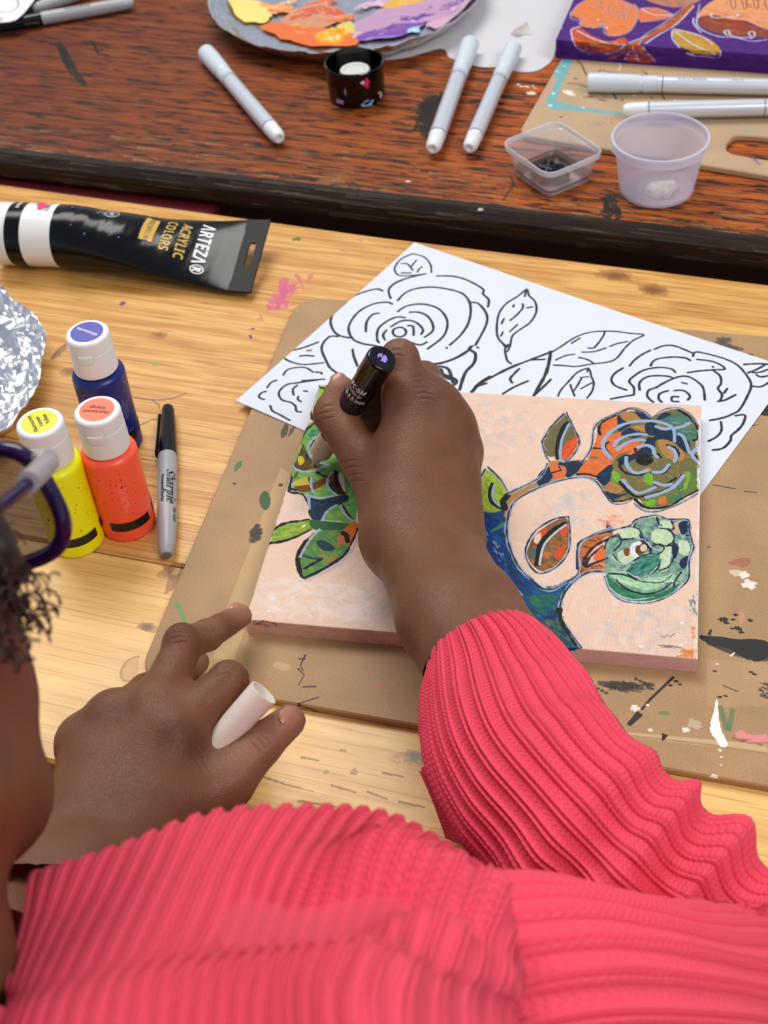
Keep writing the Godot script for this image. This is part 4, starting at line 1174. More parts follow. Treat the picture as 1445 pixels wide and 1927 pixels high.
	ink.shape(L.call([800, 720, 870, 700, 930, 860, 880, 880, 820, 850]), Color(0.30, 0.12, 0.06))
	ink.shape(L.call([860, 720, 900, 720, 920, 860, 880, 800]), Color(0.92, 0.86, 0.76))
	ink.stroke(L.call([830, 730, 815, 770]), 10.0, Color(0.85, 0.26, 0.10))
	ink.shape(L.call([630, 890, 760, 910, 930, 880, 940, 930, 880, 950, 800, 980, 750, 1040, 740, 1080, 650, 1070, 640, 960]), navy)
	ink.dabs(L.call([630, 890, 760, 910, 930, 880, 940, 930, 880, 950, 800, 980, 750, 1040, 740, 1080, 650, 1070, 640, 960]), [Color(0.07, 0.24, 0.38), Color(0.06, 0.12, 0.24)], 120, 40.0, 14.0, 0.5, 1.2, 0.4)
	# two leaves below
	var la: PackedVector2Array = L.call([290, 1240, 330, 1180, 450, 1110, 640, 1080, 660, 1140, 560, 1210, 420, 1260])
	ink.shape(la, Color(0.52, 0.66, 0.22))
	ink.dabs(la, [Color(0.62, 0.76, 0.26), Color(0.40, 0.58, 0.22), Color(0.70, 0.70, 0.28)], 140, 40.0, 12.0, 0.5, -0.3, 0.4)
	ink.shape(L.call([285, 1240, 330, 1180, 330, 1250]), Color(0.92, 0.86, 0.80))
	ink.stroke(L.call([580, 1135, 600, 1125]), 8.0, Color(0.95, 0.93, 0.90))
	var lb: PackedVector2Array = L.call([560, 1440, 560, 1340, 620, 1240, 700, 1180, 820, 1130, 1000, 1100, 1020, 1140, 980, 1240, 900, 1370, 760, 1460, 600, 1540])
	ink.shape(lb, Color(0.36, 0.56, 0.26))
	ink.dabs(lb, [Color(0.42, 0.66, 0.30), Color(0.30, 0.46, 0.24), Color(0.58, 0.56, 0.30), Color(0.26, 0.52, 0.32)], 380, 40.0, 14.0, 0.5, 0.9, 0.6)
	ink.shape(L.call([640, 1080, 760, 1090, 960, 1110, 970, 1150, 760, 1160, 660, 1150]), Color(0.18, 0.40, 0.24))
	ink.dabs(L.call([840, 1200, 960, 1180, 960, 1270, 860, 1300]), [Color(0.72, 0.45, 0.20), org], 120, 40.0, 14.0, 0.55, 0.8, 0.6)
	ink.shape(L.call([970, 1100, 1020, 1110, 1000, 1200, 960, 1260, 950, 1180, 900, 1170]), Color(0.90, 0.42, 0.10))
	ink.shape(L.call([690, 1250, 740, 1240, 830, 1290, 830, 1320, 760, 1325, 710, 1290]), Color(0.08, 0.24, 0.32))
	ink.stroke(L.call([585, 1360, 660, 1385, 740, 1385]), 9.0, Color(0.08, 0.24, 0.32))
	ink.stroke(L.call([900, 1180, 930, 1200, 940, 1250]), 17.4, blk)
	ink.dabs(L.call([740, 1360, 860, 1330, 840, 1420, 760, 1420]), [tan_, Color(0.62, 0.58, 0.26)], 60, 40.0, 14.0, 0.5, 0.8, 0.6)
	for s in [[685, 310, 600, 390, 540, 500, 500, 600, 520, 660, 600, 700], [440, 700, 490, 740, 490, 800, 480, 860, 580, 880, 630, 960, 640, 1040], [460, 830, 540, 850], [620, 600, 630, 520, 680, 450], [640, 210, 660, 280, 690, 320], [690, 700, 760, 740, 800, 720], [640, 740, 650, 800, 680, 880], [780, 780, 830, 850, 920, 880], [640, 900, 760, 940, 930, 910], [850, 700, 850, 780, 880, 850], [880, 950, 930, 1020, 990, 1090],
			[275, 1235, 320, 1180, 440, 1110, 560, 1090, 640, 1075], [265, 1265, 380, 1260, 520, 1220, 660, 1150], [330, 1180, 310, 1230, 285, 1250], [560, 1480, 550, 1360, 610, 1250, 680, 1180], [560, 1480, 600, 1540, 760, 1460, 900, 1370, 980, 1240, 1020, 1140], [730, 1390, 660, 1430, 590, 1470], [690, 20, 750, 45, 780, 40]]:
		ink.stroke(smooth(L.call(s), 5), 13.0, blk, 0.95, 7.0, 0.5)
	ink.stroke(smooth(L.call([560, 1480, 545, 1400, 560, 1330, 610, 1250]), 5), 17.4, blk)
	ink.stroke(smooth(L.call([600, 1540, 760, 1460, 890, 1375]), 5), 11.6, blk)
	for s in [[690, 420, 640, 480, 630, 550, 680, 610, 760, 640, 800, 650], [500, 580, 500, 650, 580, 700, 690, 680, 760, 650], [820, 700, 780, 760, 790, 830, 850, 880], [650, 740, 650, 810, 680, 880], [600, 880, 720, 910, 860, 880], [740, 1090, 770, 1020, 850, 960], [880, 960, 920, 1040, 990, 1090], [630, 900, 640, 1000], [700, 60, 680, 150, 660, 200], [720, 1150, 660, 1210, 600, 1300, 560, 1380], [510, 790, 500, 820], [620, 700, 700, 690, 760, 660]]:
		ink.stroke(smooth(L.call(s), 5), 11.0, Color(0.70, 0.74, 0.82), 0.9, 9.0, 0.3)
	ink.stroke(smooth(L.call([600, 1560, 760, 1490, 900, 1400, 990, 1290, 1030, 1160]), 5), 16.0, Color(0.72, 0.70, 0.78), 0.55, 12.0, 0.4)
	# small white dabs, faint signature-like scratches and an orange corner
	for s in [[1284, 1172, 7], [1207, 1216, 8], [1282, 1213, 6], [1290, 1209, 4], [512, 1125, 9], [505, 1150, 5], [1147, 1168, 4]]:
		ink.blot(X.call([s[0], s[1]])[0], s[2], Color(0.96, 0.95, 0.93), 0.95, 0.7)
	ink.dabs(X.call([1275, 1225, 1312, 1222, 1312, 1240, 1270, 1236]), [Color(0.86, 0.52, 0.24)], 70, 30.0, 12.0, 0.5, 0.0, 0.4)
	ink.dabs(X.call([1300, 1180, 1315, 1180, 1313, 1205, 1302, 1205]), [Color(0.86, 0.52, 0.30)], 30, 30.0, 12.0, 0.5, 0.0, 0.4)
	ink.dabs(X.call([1295, 1130, 1315, 1110, 1315, 1160, 1300, 1160]), [Color(0.20, 0.48, 0.44)], 40, 24.0, 10.0, 0.4, 1.3, 0.4)
	for s in [[1243, 1196, 1250, 1200, 1256, 1195, 1262, 1199, 1270, 1192]]: ink.stroke(X.call(s), 3.0, Color(0.30, 0.25, 0.24), 0.7)
	for k in 8:
		ink.stroke(X.call([1238 + k * 3, 1214 + (k % 3) * 2, 1262 + k * 4, 1216 + (k % 4) * 2]), 2.5, Color(0.30, 0.26, 0.25), 0.55, 1.5)
	# sides: pinker paint along the front, white on the right, green flecks on the left edge
	ink.dabs(X.call([1090, 1226, 1312, 1244, 1312, 1275, 1090, 1258]), [Color(0.94, 0.74, 0.72), Color(0.95, 0.82, 0.80), Color(0.88, 0.76, 0.74), Color(0.95, 0.70, 0.68)], 700, 60.0, 12.0, 0.45, 0.05, 0.25)
	ink.dabs(X.call([458, 1168, 790, 1196, 790, 1224, 458, 1194]), [Color(0.90, 0.73, 0.64), Color(0.94, 0.79, 0.70), Color(0.84, 0.70, 0.64)], 700, 60.0, 12.0, 0.45, 0.05, 0.25)
	ink.dabs(X.call([462, 1166, 520, 1170, 520, 1180, 462, 1176]), [Color(0.30, 0.18, 0.26), Color(0.76, 0.36, 0.18)], 24, 26.0, 6.0, 0.6, 0.1, 0.2)
	var mx := W * (0.014 + w) / rect.size.x
	ink.dabs(PackedVector2Array([Vector2(mx, 0), Vector2(W, 0), Vector2(W, H), Vector2(mx, H)]), [Color(0.92, 0.88, 0.86), Color(0.90, 0.84, 0.84)], 500, 60.0, 30.0, 0.6, 1.57, 0.3)
	ink.dabs(PackedVector2Array([Vector2(mx - 12, H * 0.1), Vector2(mx + 4, H * 0.1), Vector2(mx + 4, H * 0.95), Vector2(mx - 12, H * 0.95)]), [Color(0.93, 0.88, 0.85)], 120, 60.0, 7.0, 0.6, 1.57, 0.1)
	var lx := W * 0.014 / rect.size.x
	ink.dabs(PackedVector2Array([Vector2(0, H * 0.3), Vector2(lx + 2, H * 0.3), Vector2(lx + 2, H * 0.9), Vector2(0, H * 0.9)]), [Color(0.44, 0.60, 0.34), Color(0.50, 0.56, 0.40), peach], 200, 40.0, 12.0, 0.5, 1.57, 0.2)
	var t := thing("canvas_painting", "small peach canvas painted with green, blue and orange flowers, under the right hand", "painting", fr)
	part("stretched_canvas", canvas_slab(w, d, th - 0.0002, null, rect).commit(), canvas_material(ink.im, rect), t)

func purple_canvas() -> void:
	var h := HF + 0.0052 + 0.017
	var a := P(1046, 74, h)
	var b := P(1445, 102, h)
	var fr := frame_of(Vector3.ZERO, b - a)
	var w := 0.254
	var d := 0.203
	var la := fr.affine_inverse() * a
	fr.origin = fr * Vector3(la.x, 0, la.z - d) + Vector3(0, HF + 0.0054, 0)
	var th := 0.0168
	var rect := Rect2(-0.02, -0.02, w + 0.04, d + 0.04)
	var W := 1400
	var H := int(W * rect.size.y / rect.size.x)
	var ink := Ink.new(W, H, Color(0.30, 0.13, 0.46))
	var all := PackedVector2Array([Vector2(0, 0), Vector2(W, 0), Vector2(W, H), Vector2(0, H)])
	ink.dabs(all, [Color(0.36, 0.17, 0.52), Color(0.25, 0.10, 0.40), Color(0.32, 0.16, 0.48)], 900, 110.0, 34.0, 0.4, 0.1, 0.9)
	var Q := func(s: Array) -> PackedVector2Array: return on_canvas(pts(s, 3.482, Vector2(1030, 0)), h, th, d, fr, rect, Vector2(W, H))
	var org := Color(0.90, 0.45, 0.25)
	var red := Color(0.80, 0.28, 0.14)
	var ice := Color(0.80, 0.80, 0.90)
	var blk := Color(0.14, 0.07, 0.12)
	# stem
	var st: PackedVector2Array = Q.call([400, 375, 520, 300, 640, 230, 760, 160, 870, 70, 920, 20, 970, 30, 930, 80, 850, 150, 720, 220, 600, 290, 480, 360, 440, 385])
	ink.shape(st, Color(0.70, 0.34, 0.18))
	ink.dabs(st, [Color(0.80, 0.44, 0.20), Color(0.58, 0.24, 0.16), Color(0.86, 0.62, 0.24)], 120, 40.0, 12.0, 0.5, -0.6, 0.3)
	# tulip-like flower
	for z in [[[150, 90, 200, 30, 290, -20, 460, -10, 570, 30, 600, 80, 580, 140, 540, 200, 470, 230, 400, 230, 370, 170, 300, 180, 220, 160, 210, 120], Color(0.90, 0.50, 0.28)], [[160, 190, 220, 180, 290, 230, 400, 270, 500, 240, 520, 280, 440, 330, 320, 340, 210, 310, 170, 250], red], [[610, 50, 720, 50, 820, 95, 740, 120, 610, 135], org], [[500, 390, 560, 310, 620, 310, 710, 405], red]]:
		ink.shape(Q.call(z[0]), z[1])
		ink.dabs(Q.call(z[0]), [z[1].lightened(0.14), z[1].darkened(0.14), Color(0.88, 0.55, 0.30)], 130, 50.0, 14.0, 0.45, 0.3, 0.6)
	ink.dabs(Q.call([170, 230, 500, 290, 400, 330, 220, 310]), [Color(0.62, 0.28, 0.08), Color(0.84, 0.60, 0.30)], 110, 50.0, 10.0, 0.5, 0.1, 0.3)
	for s in [[300, 0, 360, 50, 380, 20], [340, -10, 370, 70], [430, 0, 400, 60, 420, 90], [470, 0, 450, 90, 480, 100, 520, 10], [545, 20, 500, 90, 520, 130, 560, 40]]:
		ink.stroke(smooth(Q.call(s), 4), 8.0, Color(0.93, 0.66, 0.58))
		ink.stroke(smooth(Q.call(s), 4), 2.5, blk)
	# petal flower at the right, yellow leaf
	for z in [[[980, 110, 1010, 60, 1080, 0, 1200, -40, 1500, -40, 1500, 170, 1420, 180, 1300, 130, 1200, 120, 1080, 90], Color(0.91, 0.62, 0.42)], [[985, 130, 1080, 90, 1200, 120, 1300, 140, 1420, 190, 1500, 190, 1500, 240, 1350, 235, 1180, 225, 1050, 190], Color(0.56, 0.26, 0.16)], [[820, 190, 920, 200, 1040, 240, 1110, 290, 1130, 350, 1000, 350, 920, 330, 850, 280], Color(0.78, 0.60, 0.18)], [[660, -20, 1000, -20, 920, 30, 820, 40, 700, 15], Color(0.72, 0.48, 0.40)]]:
		ink.shape(Q.call(z[0]), z[1])
		ink.dabs(Q.call(z[0]), [z[1].lightened(0.12), z[1].darkened(0.16), Color(0.70, 0.40, 0.24)], 180, 50.0, 12.0, 0.45, 0.2, 0.7)
	ink.dabs(Q.call([1150, 130, 1330, 140, 1300, 180, 1180, 190]), [Color(0.68, 0.20, 0.16)], 50, 40.0, 12.0, 0.5, 0.1, 0.5)
	# outlines
	for s in [[150, 90, 200, 30, 290, -20], [150, 90, 160, 120, 210, 130, 240, 120, 210, 150, 240, 170, 310, 180, 370, 175], [370, 175, 345, 155, 370, 150, 385, 165, 370, 200, 400, 230, 470, 230, 540, 200, 590, 120, 595, 60, 570, 20], [610, 50, 720, 48, 825, 95, 740, 125, 610, 140], [1000, 20, 985, 90], [600, 290, 640, 225, 760, 150, 870, 60, 960, -10]]:
		ink.stroke(smooth(Q.call(s), 5), 6.0, ice)
		ink.stroke(smooth(Q.call(s), 5), 2.5, blk, 0.8)
	for s in [[220, 170, 160, 190, 160, 230, 180, 290, 230, 330, 340, 350, 440, 340, 520, 290], [190, 195, 300, 250, 430, 290, 520, 290], [530, 280, 660, 230], [640, 285, 720, 230, 850, 150, 960, 30], [560, 310, 600, 395], [510, 390, 540, 330], [625, 310, 710, 405], [820, 185, 850, 190, 1000, 230, 1090, 290], [820, 195, 820, 250, 870, 310], [840, 200, 900, 250, 1000, 310, 1100, 355], [910, 345, 980, 365, 1050, 370, 1125, 375, 1135, 330], [990, 90, 980, 150, 1030, 200, 1130, 235, 1230, 240, 1340, 265, 1445, 255], [1180, 230, 1160, 200, 1190, 195, 1200, 225, 1250, 240, 1330, 240, 1320, 210, 1350, 200, 1360, 230, 1330, 250], [960, 110, 960, 150, 1010, 210], [1070, 90, 1100, 110, 1230, 100, 1260, 85], [620, 55, 700, 90, 830, 95]]:
		ink.stroke(smooth(Q.call(s), 5), 7.5, ice, 0.95, 6.0, 0.3)
	for s in [[330, 127], [390, 178], [90, 180], [275, 352], [1245, 90], [1075, 85]]:
		ink.blot(Q.call([s[0], s[1]])[0], 5.0, Color(0.94, 0.92, 0.92))
	for k in 4:
		ink.stroke(smooth(Q.call([1200 + k * 75, -10, 1215 + k * 75, 50, 1235 + k * 75, 40, 1230 + k * 75, -10]), 4), 3.0, blk)
	for s in [[700, 0, 760, 20], [820, 10, 830, 25], [790, 5, 850, 15]]:
		ink.stroke(Q.call(s), 6.0, org)
	var fy := (d + 0.004 + 0.02) / rect.size.y * H
	ink.dabs(PackedVector2Array([Vector2(0, fy), Vector2(W, fy), Vector2(W, H), Vector2(0, H)]), [Color(0.22, 0.07, 0.40), Color(0.26, 0.10, 0.46)], 300, 90.0, 14.0, 0.35, 0.0, 0.2)
	var t := thing("canvas_painting", "purple canvas painted with orange flowers, lying on the board across the gap", "painting", fr)
	part("stretched_canvas", canvas_slab(w, d, th, null, rect).commit(), canvas_material(ink.im, rect), t)

# ---------- paint bottles ----------
func soft(col: Color, rough: float, sss := 0.0) -> StandardMaterial3D:
	var m := mat(col, rough)
	if sss > 0.0:
		m.subsurf_scatter_enabled = true
		m.subsurf_scatter_strength = sss
	return m

func bottle(at: Vector3, h: float, col: Color, sticker: Color, words: Array, word_col: Color, spin: float, face: float, label: String, dots: Color) -> void:
	var t := thing("paint_bottle", label, "bottle", Transform3D(Basis(Vector3.UP, 0.0), at), "squeeze bottles of acrylic paint")
	var cap_h := 0.0275
	var sh := h - cap_h
	var r := 0.0166
	var b := MB.new()
	var prof := PackedVector2Array([Vector2(0.0, 0.0012), Vector2(0.0125, 0.0004)])
	prof.append_array(arc(Vector2(r - 0.002, 0.002), 0.002, -90, 0, 5))
	for k in 8: prof.append(Vector2(r - 0.0002 * sin(k * PI / 7), 0.006 + (sh - 0.016) * k / 7.0))
	prof.append_array(arc(Vector2(r - 0.0045, sh - 0.0052), 0.0045, 4, 66, 6))
	prof.append_array(PackedVector2Array([Vector2(0.0120, sh - 0.0004), Vector2(0.0108, sh + 0.0002), Vector2(0.0105, sh + 0.003), Vector2(0.0, sh + 0.003)]))
	lathe(b, prof, 56)
	part("bottle_body", b.commit(), soft(col, 0.34), t)
	# flip cap: skirt, lid with a thumb lip, sticker
	var white := soft(Color(0.90, 0.90, 0.89), 0.38)
	var c := MB.new()
	var y0 := sh + 0.0006
	var split := y0 + cap_h * 0.62
	var cp := PackedVector2Array([Vector2(0.0116, y0), Vector2(0.0134, y0), Vector2(0.01375, y0 + 0.0006), Vector2(0.01345, split - 0.0005), Vector2(0.0128, split)])
	lathe(c, cp, 48)
	part("cap_skirt", c.commit(false), white, t)
	var l := MB.new()
	var lp := PackedVector2Array([Vector2(0.0120, split), Vector2(0.01345, split + 0.0003)])
	lp.append_array(arc(Vector2(0.01335 - 0.0022, h - 0.0022), 0.0022, 0, 86, 6))
	lp.append(Vector2(0.0, h))
	lathe(l, lp, 48)
	# thumb lip
	var lip := MB.new()
	lathe(lip, PackedVector2Array([Vector2(0.0125, split - 0.0046), Vector2(0.0141, split - 0.0044), Vector2(0.0144, split - 0.0008), Vector2(0.0143, split + 0.0006), Vector2(0.0125, split + 0.0010)]), 10, face - 0.33, face + 0.33)
	l.add(lip)
	var lid := part("cap_lid", l.commit(false), white, t)
	var s := MB.new()
	lathe(s, PackedVector2Array([Vector2(0.0, h + 0.00016), Vector2(0.0099, h + 0.00014), Vector2(0.0101, h - 0.0001)]), 40)
	part("sticker", s.commit(false), mat(sticker, 0.35), lid)
	var rows := words.size()
	for k in rows:
		var y := (rows - 1) * 0.5 - k
		var place := func(q: Vector2) -> Vector3:
			var v := Vector2(q.x, -(q.y + y * 0.0039)).rotated(spin)
			return Vector3(v.x, h + 0.0003, v.y)
		part("lettering", letters(words[k], 0.0023, place, "Droid Sans", 700, 0.0, 0.86).commit(false), mat(word_col, 0.5), lid)
	# black band low on the body, and faint lines of small print
	var bd := MB.new()
	lathe(bd, PackedVector2Array([Vector2(r + 0.00012, 0.0098), Vector2(r + 0.00012, 0.0165)]), 22, face - 1.25, face + 0.32)
	lathe(bd, PackedVector2Array([Vector2(r + 0.00012, 0.0098), Vector2(r + 0.00012, 0.0165)]), 8, face - 2.3, face - 1.62)
	part("label_band", bd.commit(false), mat(Color(0.05, 0.045, 0.045), 0.4), t)
	var pm := mat(col.lerp(Color.WHITE, 0.45), 0.5)
	var lines := [["ACRYLIC PAINT", -0.55], ["FLUORESCENT · 60 ML", -0.42]] if rows > 1 else [["ARTEZA", -1.15], ["CRAFT ACRYLIC", -1.0]]
	for q in lines:
		var place := func(p2: Vector2) -> Vector3:
			var an: float = face + q[1] + p2.y / r
			return Vector3(cos(an) * (r + 0.0001), 0.036 - p2.x, sin(an) * (r + 0.0001))
		part("lettering", letters(q[0], 0.0017, place, "Droid Sans", 400).commit(false), pm, t)
	# dried specks
	var sp := MB.new()
	var r2 := RandomNumberGenerator.new()
	r2.seed = int(h * 1e5) + words.size()
	for i in 46:
		var an := face + r2.randf_range(-1.6, 1.2)
		var yy := r2.randf_range(0.018, sh - 0.008)
		var e := r2.randf_range(0.0002, 0.0005) * (2.0 if i % 15 == 0 else 1.0)
		var rr := r - 0.0002 * sin((yy - 0.006) / (sh - 0.016) * PI) + 0.00008
		var n := Vector3(cos(an), 0, sin(an))
		var x := Vector3(-sin(an), 0, cos(an))
		var f := PackedVector3Array()
		var u := PackedVector2Array()
		for k in 6:
			f.append(n * rr + Vector3(0, yy, 0) + (x * cos(k * TAU / 6) + Vector3.UP * sin(k * TAU / 6) * 1.3) * e * r2.randf_range(0.6, 1.2))
			u.append(Vector2.ZERO)
		sp.fan(f, u)
	part("dried_specks", sp.commit(false), mat(dots, 0.6), t, "", "stuff")

func bottles() -> void:
	bottle(P(221, 833, 0), 0.0903, Color(0.045, 0.125, 0.42), Color(0.33, 0.33, 0.66), ["Ultramarine"], Color(0.93, 0.93, 0.97), 3.75, 1.72, "dark blue paint bottle with violet blue sticker on its white cap, behind the others", Color(0.70, 0.65, 0.45))
	bottle(P(243, 985, 0), 0.0917, Color(1.0, 0.36, 0.24), Color(0.94, 0.45, 0.30), ["Fluorescent", "Orange"], Color(0.30, 0.10, 0.07), 3.38, 1.72, "bright orange red paint bottle with orange sticker on its white cap", Color(0.42, 0.08, 0.12))
	bottle(P(146, 1015, 0), 0.0949, Color(0.93, 0.94, 0.02), Color(0.90, 0.84, 0.16), ["Fluorescent", "Lemon", "Yellow"], Color(0.25, 0.22, 0.05), 4.31, 1.72, "bright yellow paint bottle with yellow sticker on its white cap, nearest the glasses", Color(0.30, 0.28, 0.08))

# ---------- permanent markers ----------
func permanent_marker(at: Transform3D, label: String, worded: bool) -> void:
	# lies along +x, the black cap at x = 0
	var t := thing("permanent_marker", label, "marker", at, "black capped permanent markers")
	var r := 0.0062
	var X := Transform3D(Basis(Vector3(0, 1, 0), Vector3(1, 0, 0), Vector3(0, 0, -1)), Vector3(0, r, 0))
	var blk := mat(Color(0.012, 0.012, 0.013), 0.18)
	var gry := mat(Color(0.62, 0.62, 0.63), 0.36)
	var c := MB.new()
	var cp := PackedVector2Array([Vector2(0, 0), Vector2(0.0022, 0.0)])
	cp.append_array(PackedVector2Array([Vector2(0.0036, 0.0012), Vector2(0.0042, 0.004), Vector2(0.0049, 0.016), Vector2(0.0056, 0.030), Vector2(r, 0.0465), Vector2(r + 0.0001, 0.049), Vector2(r - 0.0004, 0.0494)]))
	lathe(c, cp, 32, 0, TAU, X)
	var cap := part("cap", c.commit(), blk, t)
	var k := MB.new()
	var clip := round_poly(PackedVector2Array([Vector2(0.006, -0.0019), Vector2(0.0465, -0.0023), Vector2(0.0465, 0.0023), Vector2(0.006, 0.0019)]), [0.0015])
	prism(k, clip, 0.0, 0.0018, 0.0005, Rect2(0, 0, 1, 1))
	var cn := part("clip", k.commit(), blk, cap)
	cn.transform = Transform3D(Basis(Vector3(1, 0, 0), deg_to_rad(104)), Vector3(0, r, 0)) * Transform3D(Basis(Vector3(0, 0, 1), 0.045), Vector3(0, 0.0044, 0))
	var b := MB.new()
	lathe(b, PackedVector2Array([Vector2(r - 0.0006, 0.0485), Vector2(r - 0.00015, 0.0495), Vector2(r - 0.0001, 0.07), Vector2(r - 0.0002, 0.11), Vector2(r - 0.0007, 0.125), Vector2(r - 0.0013, 0.131), Vector2(r - 0.0026, 0.1352), Vector2(r - 0.0033, 0.1362), Vector2(0.0016, 0.1362)]), 32, 0, TAU, X)
	var body := part("barrel", b.commit(), gry, t)
	var pl := MB.new()
	lathe(pl, PackedVector2Array([Vector2(0.0030, 0.1358), Vector2(0.0026, 0.1369), Vector2(0.0, 0.1370)]), 20, 0, TAU, X)
	part("end_plug", pl.commit(false), mat(Color(0.42, 0.42, 0.43), 0.45), body)
	if worded:
		# script name, then the small lines, read along the barrel
		for q in [["Sharpie", 0.0058, 0.083, -0.42, "Droid Serif", 0.30, 0.95], ["Permanent Marker", 0.0022, 0.084, 0.30, "Droid Sans", 0.0, 0.88], ["FINE  POINT", 0.0019, 0.1065, -0.95, "Droid Sans", 0.0, 0.8]]:
			var place := func(p: Vector2) -> Vector3:
				var an: float = q[3] - p.y / r
				return Vector3(q[2] + p.x, r + cos(an) * (r + 0.0001), -sin(an) * (r + 0.0001) * -1.0)
			part("lettering", letters(q[0], q[1], place, q[4], 700, q[5], q[6]).commit(false), mat(Color(0.03, 0.03, 0.04), 0.4), body)

func permanent_markers() -> void:
	var a := P(316, 766, 0.006)
	var b := P(315, 1056, 0.004)
	permanent_marker(frame_of(Vector3(a.x, 0.0002, a.z), b - a), "grey permanent marker with black cap lying beside the orange paint bottle", true)
	a = P(-20, 52, HF + 0.006)
	b = P(268, 2, HF + 0.006)
	permanent_marker(frame_of(Vector3(a.x, HF + 0.0002, a.z), b - a), "black capped grey marker at the back left, with a white card resting over it", true)
	b = P(62, 17, HF + 0.006)
	a = P(300, -62, HF + 0.006)
	var fr := frame_of(Vector3(a.x, HF + 0.0002, a.z), b - a)
	permanent_marker(fr, "marker at the back left corner with only its pale rounded end in view", false)

# ---------- large tube of paint ----------
func paint_tube() -> void:
	var a := P(3, 438, 0.024)
	var b := P(489, 483, 0.013)
	var fr := frame_of(Vector3(a.x, 0.0, a.z), b - a)
	var L := Vector2(b.x - a.x, b.z - a.z).length()
	var t := thing("paint_tube", "large black tube of acrylic paint with a white cap, lying behind the bottles", "tube", fr)
	var R := 0.0235
	var capm := mat(Color(0.88, 0.88, 0.86), 0.34)
	var blk := mat(Color(0.010, 0.010, 0.011), 0.20, 0.0, 0.38)
	var X := Transform3D(Basis(Vector3(0, 1, 0), Vector3(1, 0, 0), Vector3(0, 0, -1)), Vector3(0, R + 0.0002, 0))
	var c := MB.new()
	var cp := PackedVector2Array([Vector2(0, -0.004)])
	cp.append_array(arc(Vector2(R - 0.0045, 0.0005), 0.0045, -90, 0, 6))
	cp.append_array(PackedVector2Array([Vector2(R, 0.012), Vector2(R - 0.0008, 0.0128)]))
	lathe(c, cp, 48, 0, TAU, X)
	part("cap", c.commit(), capm, t)
	# the body: round at the cap, flat and wide at the crimp, with a few dents
	var nz := FastNoiseLite.new()
	nz.seed = 8
	nz.frequency = 22.0
	var crimp := L - 0.016
	var surf := func(x: float, an: float) -> Vector3:
		var s := clampf((x - 0.045) / (crimp - 0.045), 0.0, 1.0)
		var e := s * s * (3.0 - 2.0 * s)
		var e2 := pow(s, 1.5)
		var hw := lerpf(R, 0.0355, e2)
		var hh := lerpf(R, 0.0011, pow(s, 1.25) * 0.55 + 0.45 * e)
		var cy := lerpf(R, 0.0135, e) + 0.0002
		var dent := nz.get_noise_2d(x * 1.4, an * 0.014) * 0.0032 * sin(PI * clampf((x - 0.03) / (crimp - 0.02), 0, 1)) * (1.0 - 0.5 * e)
		var y := sin(an) * (hh + dent)
		var z := cos(an) * hw
		var tilt := lerpf(0.0, 0.22, e)
		return Vector3(x, maxf(cy + y - z * sin(tilt), 0.0005), z * cos(tilt))
	var cut := func(x0: float, x1: float, n: int) -> MB:
		var p := PackedVector3Array()
		var u := PackedVector2Array()
		for j in n + 1:
			for i in 65:
				p.append(surf.call(lerpf(x0, x1, float(j) / n), TAU * i / 64.0))
				u.append(Vector2(i / 64.0, float(j) / n))
		var mb := MB.new()
		mb.grid(p, u, 65, n + 1, true)
		return mb
	part("neck_band", cut.call(0.0125, 0.0245, 4).commit(), blk, t)
	part("colour_band", cut.call(0.0245, 0.0485, 6).commit(), mat(Color(0.89, 0.89, 0.87), 0.3), t)
	part("tube_body", cut.call(0.0485, crimp, 60).commit(), blk, t)
	# the crimp, with its hanging slot
	var ctr: Vector3 = (surf.call(crimp, 0.0) + surf.call(crimp, PI)) * 0.5
	var across: Vector3 = (surf.call(crimp, 0.0) - surf.call(crimp, PI)).normalized()
	var hw: float = surf.call(crimp, 0.0).distance_to(surf.call(crimp, PI)) * 0.5
	var k := MB.new()
	var hole := round_poly(PackedVector2Array([Vector2(0.0062, -0.012), Vector2(0.0108, -0.012), Vector2(0.0108, -0.002), Vector2(0.0125, -0.001), Vector2(0.0125, 0.001), Vector2(0.0108, 0.002), Vector2(0.0108, 0.012), Vector2(0.0062, 0.012)]), [0.0018, 0.0018, 0.0006, 0.0008, 0.0008, 0.0006, 0.0018, 0.0018], 3)
	prism(k, PackedVector2Array([Vector2(-0.001, -hw), Vector2(0.017, -hw - 0.0006), Vector2(0.017, hw + 0.0006), Vector2(-0.001, hw)]), -0.0008, 0.0008, 0.0003, Rect2(0, 0, 1, 1), hole)
	var cr := part("crimp", k.commit(), mat(Color(0.016, 0.016, 0.018), 0.42, 0.0, 0.28), t)
	var up := across.cross(Vector3(1, 0, 0)).normalized()
	cr.transform = Transform3D(Basis(Vector3(1, 0, 0), up, across), ctr)
	# print: read from the far side to the near side, tops towards the crimp
	var on := func(x: float, mid: float) -> Callable:
		return func(p: Vector2) -> Vector3:
			var xx: float = x + p.y
			var q: Vector3 = surf.call(xx, PI / 2)
			# p.x runs towards the viewer (+z)
			var an := acos(clampf((mid + p.x) / maxf(absf(surf.call(xx, 0.0).z), 0.01), -1, 1))
			return surf.call(xx, an) + Vector3(0, 0.0003, 0) + Vector3(0, 0.0001, 0.0002)
	var white := mat(Color(0.90, 0.90, 0.90), 0.35)
	var gold := mat(Color(0.80, 0.63, 0.26), 0.35)
	var words := [["ΛRTEZΛ®", 0.0100, 0.158, 0.001, white, 700, 0.80], ["ACRYLIC", 0.0074, 0.1430, -0.001, gold, 700, 0.84], ["COLORS", 0.0074, 0.1315, -0.003, gold, 700, 0.84]]
	for q in words:
		part("lettering", letters(q[0], q[1], on.call(q[2], q[3]), "Droid Sans", q[5], 0.0, q[6]).commit(false), q[4], t)
	var bd := MB.new()
	var bp := PackedVector3Array()
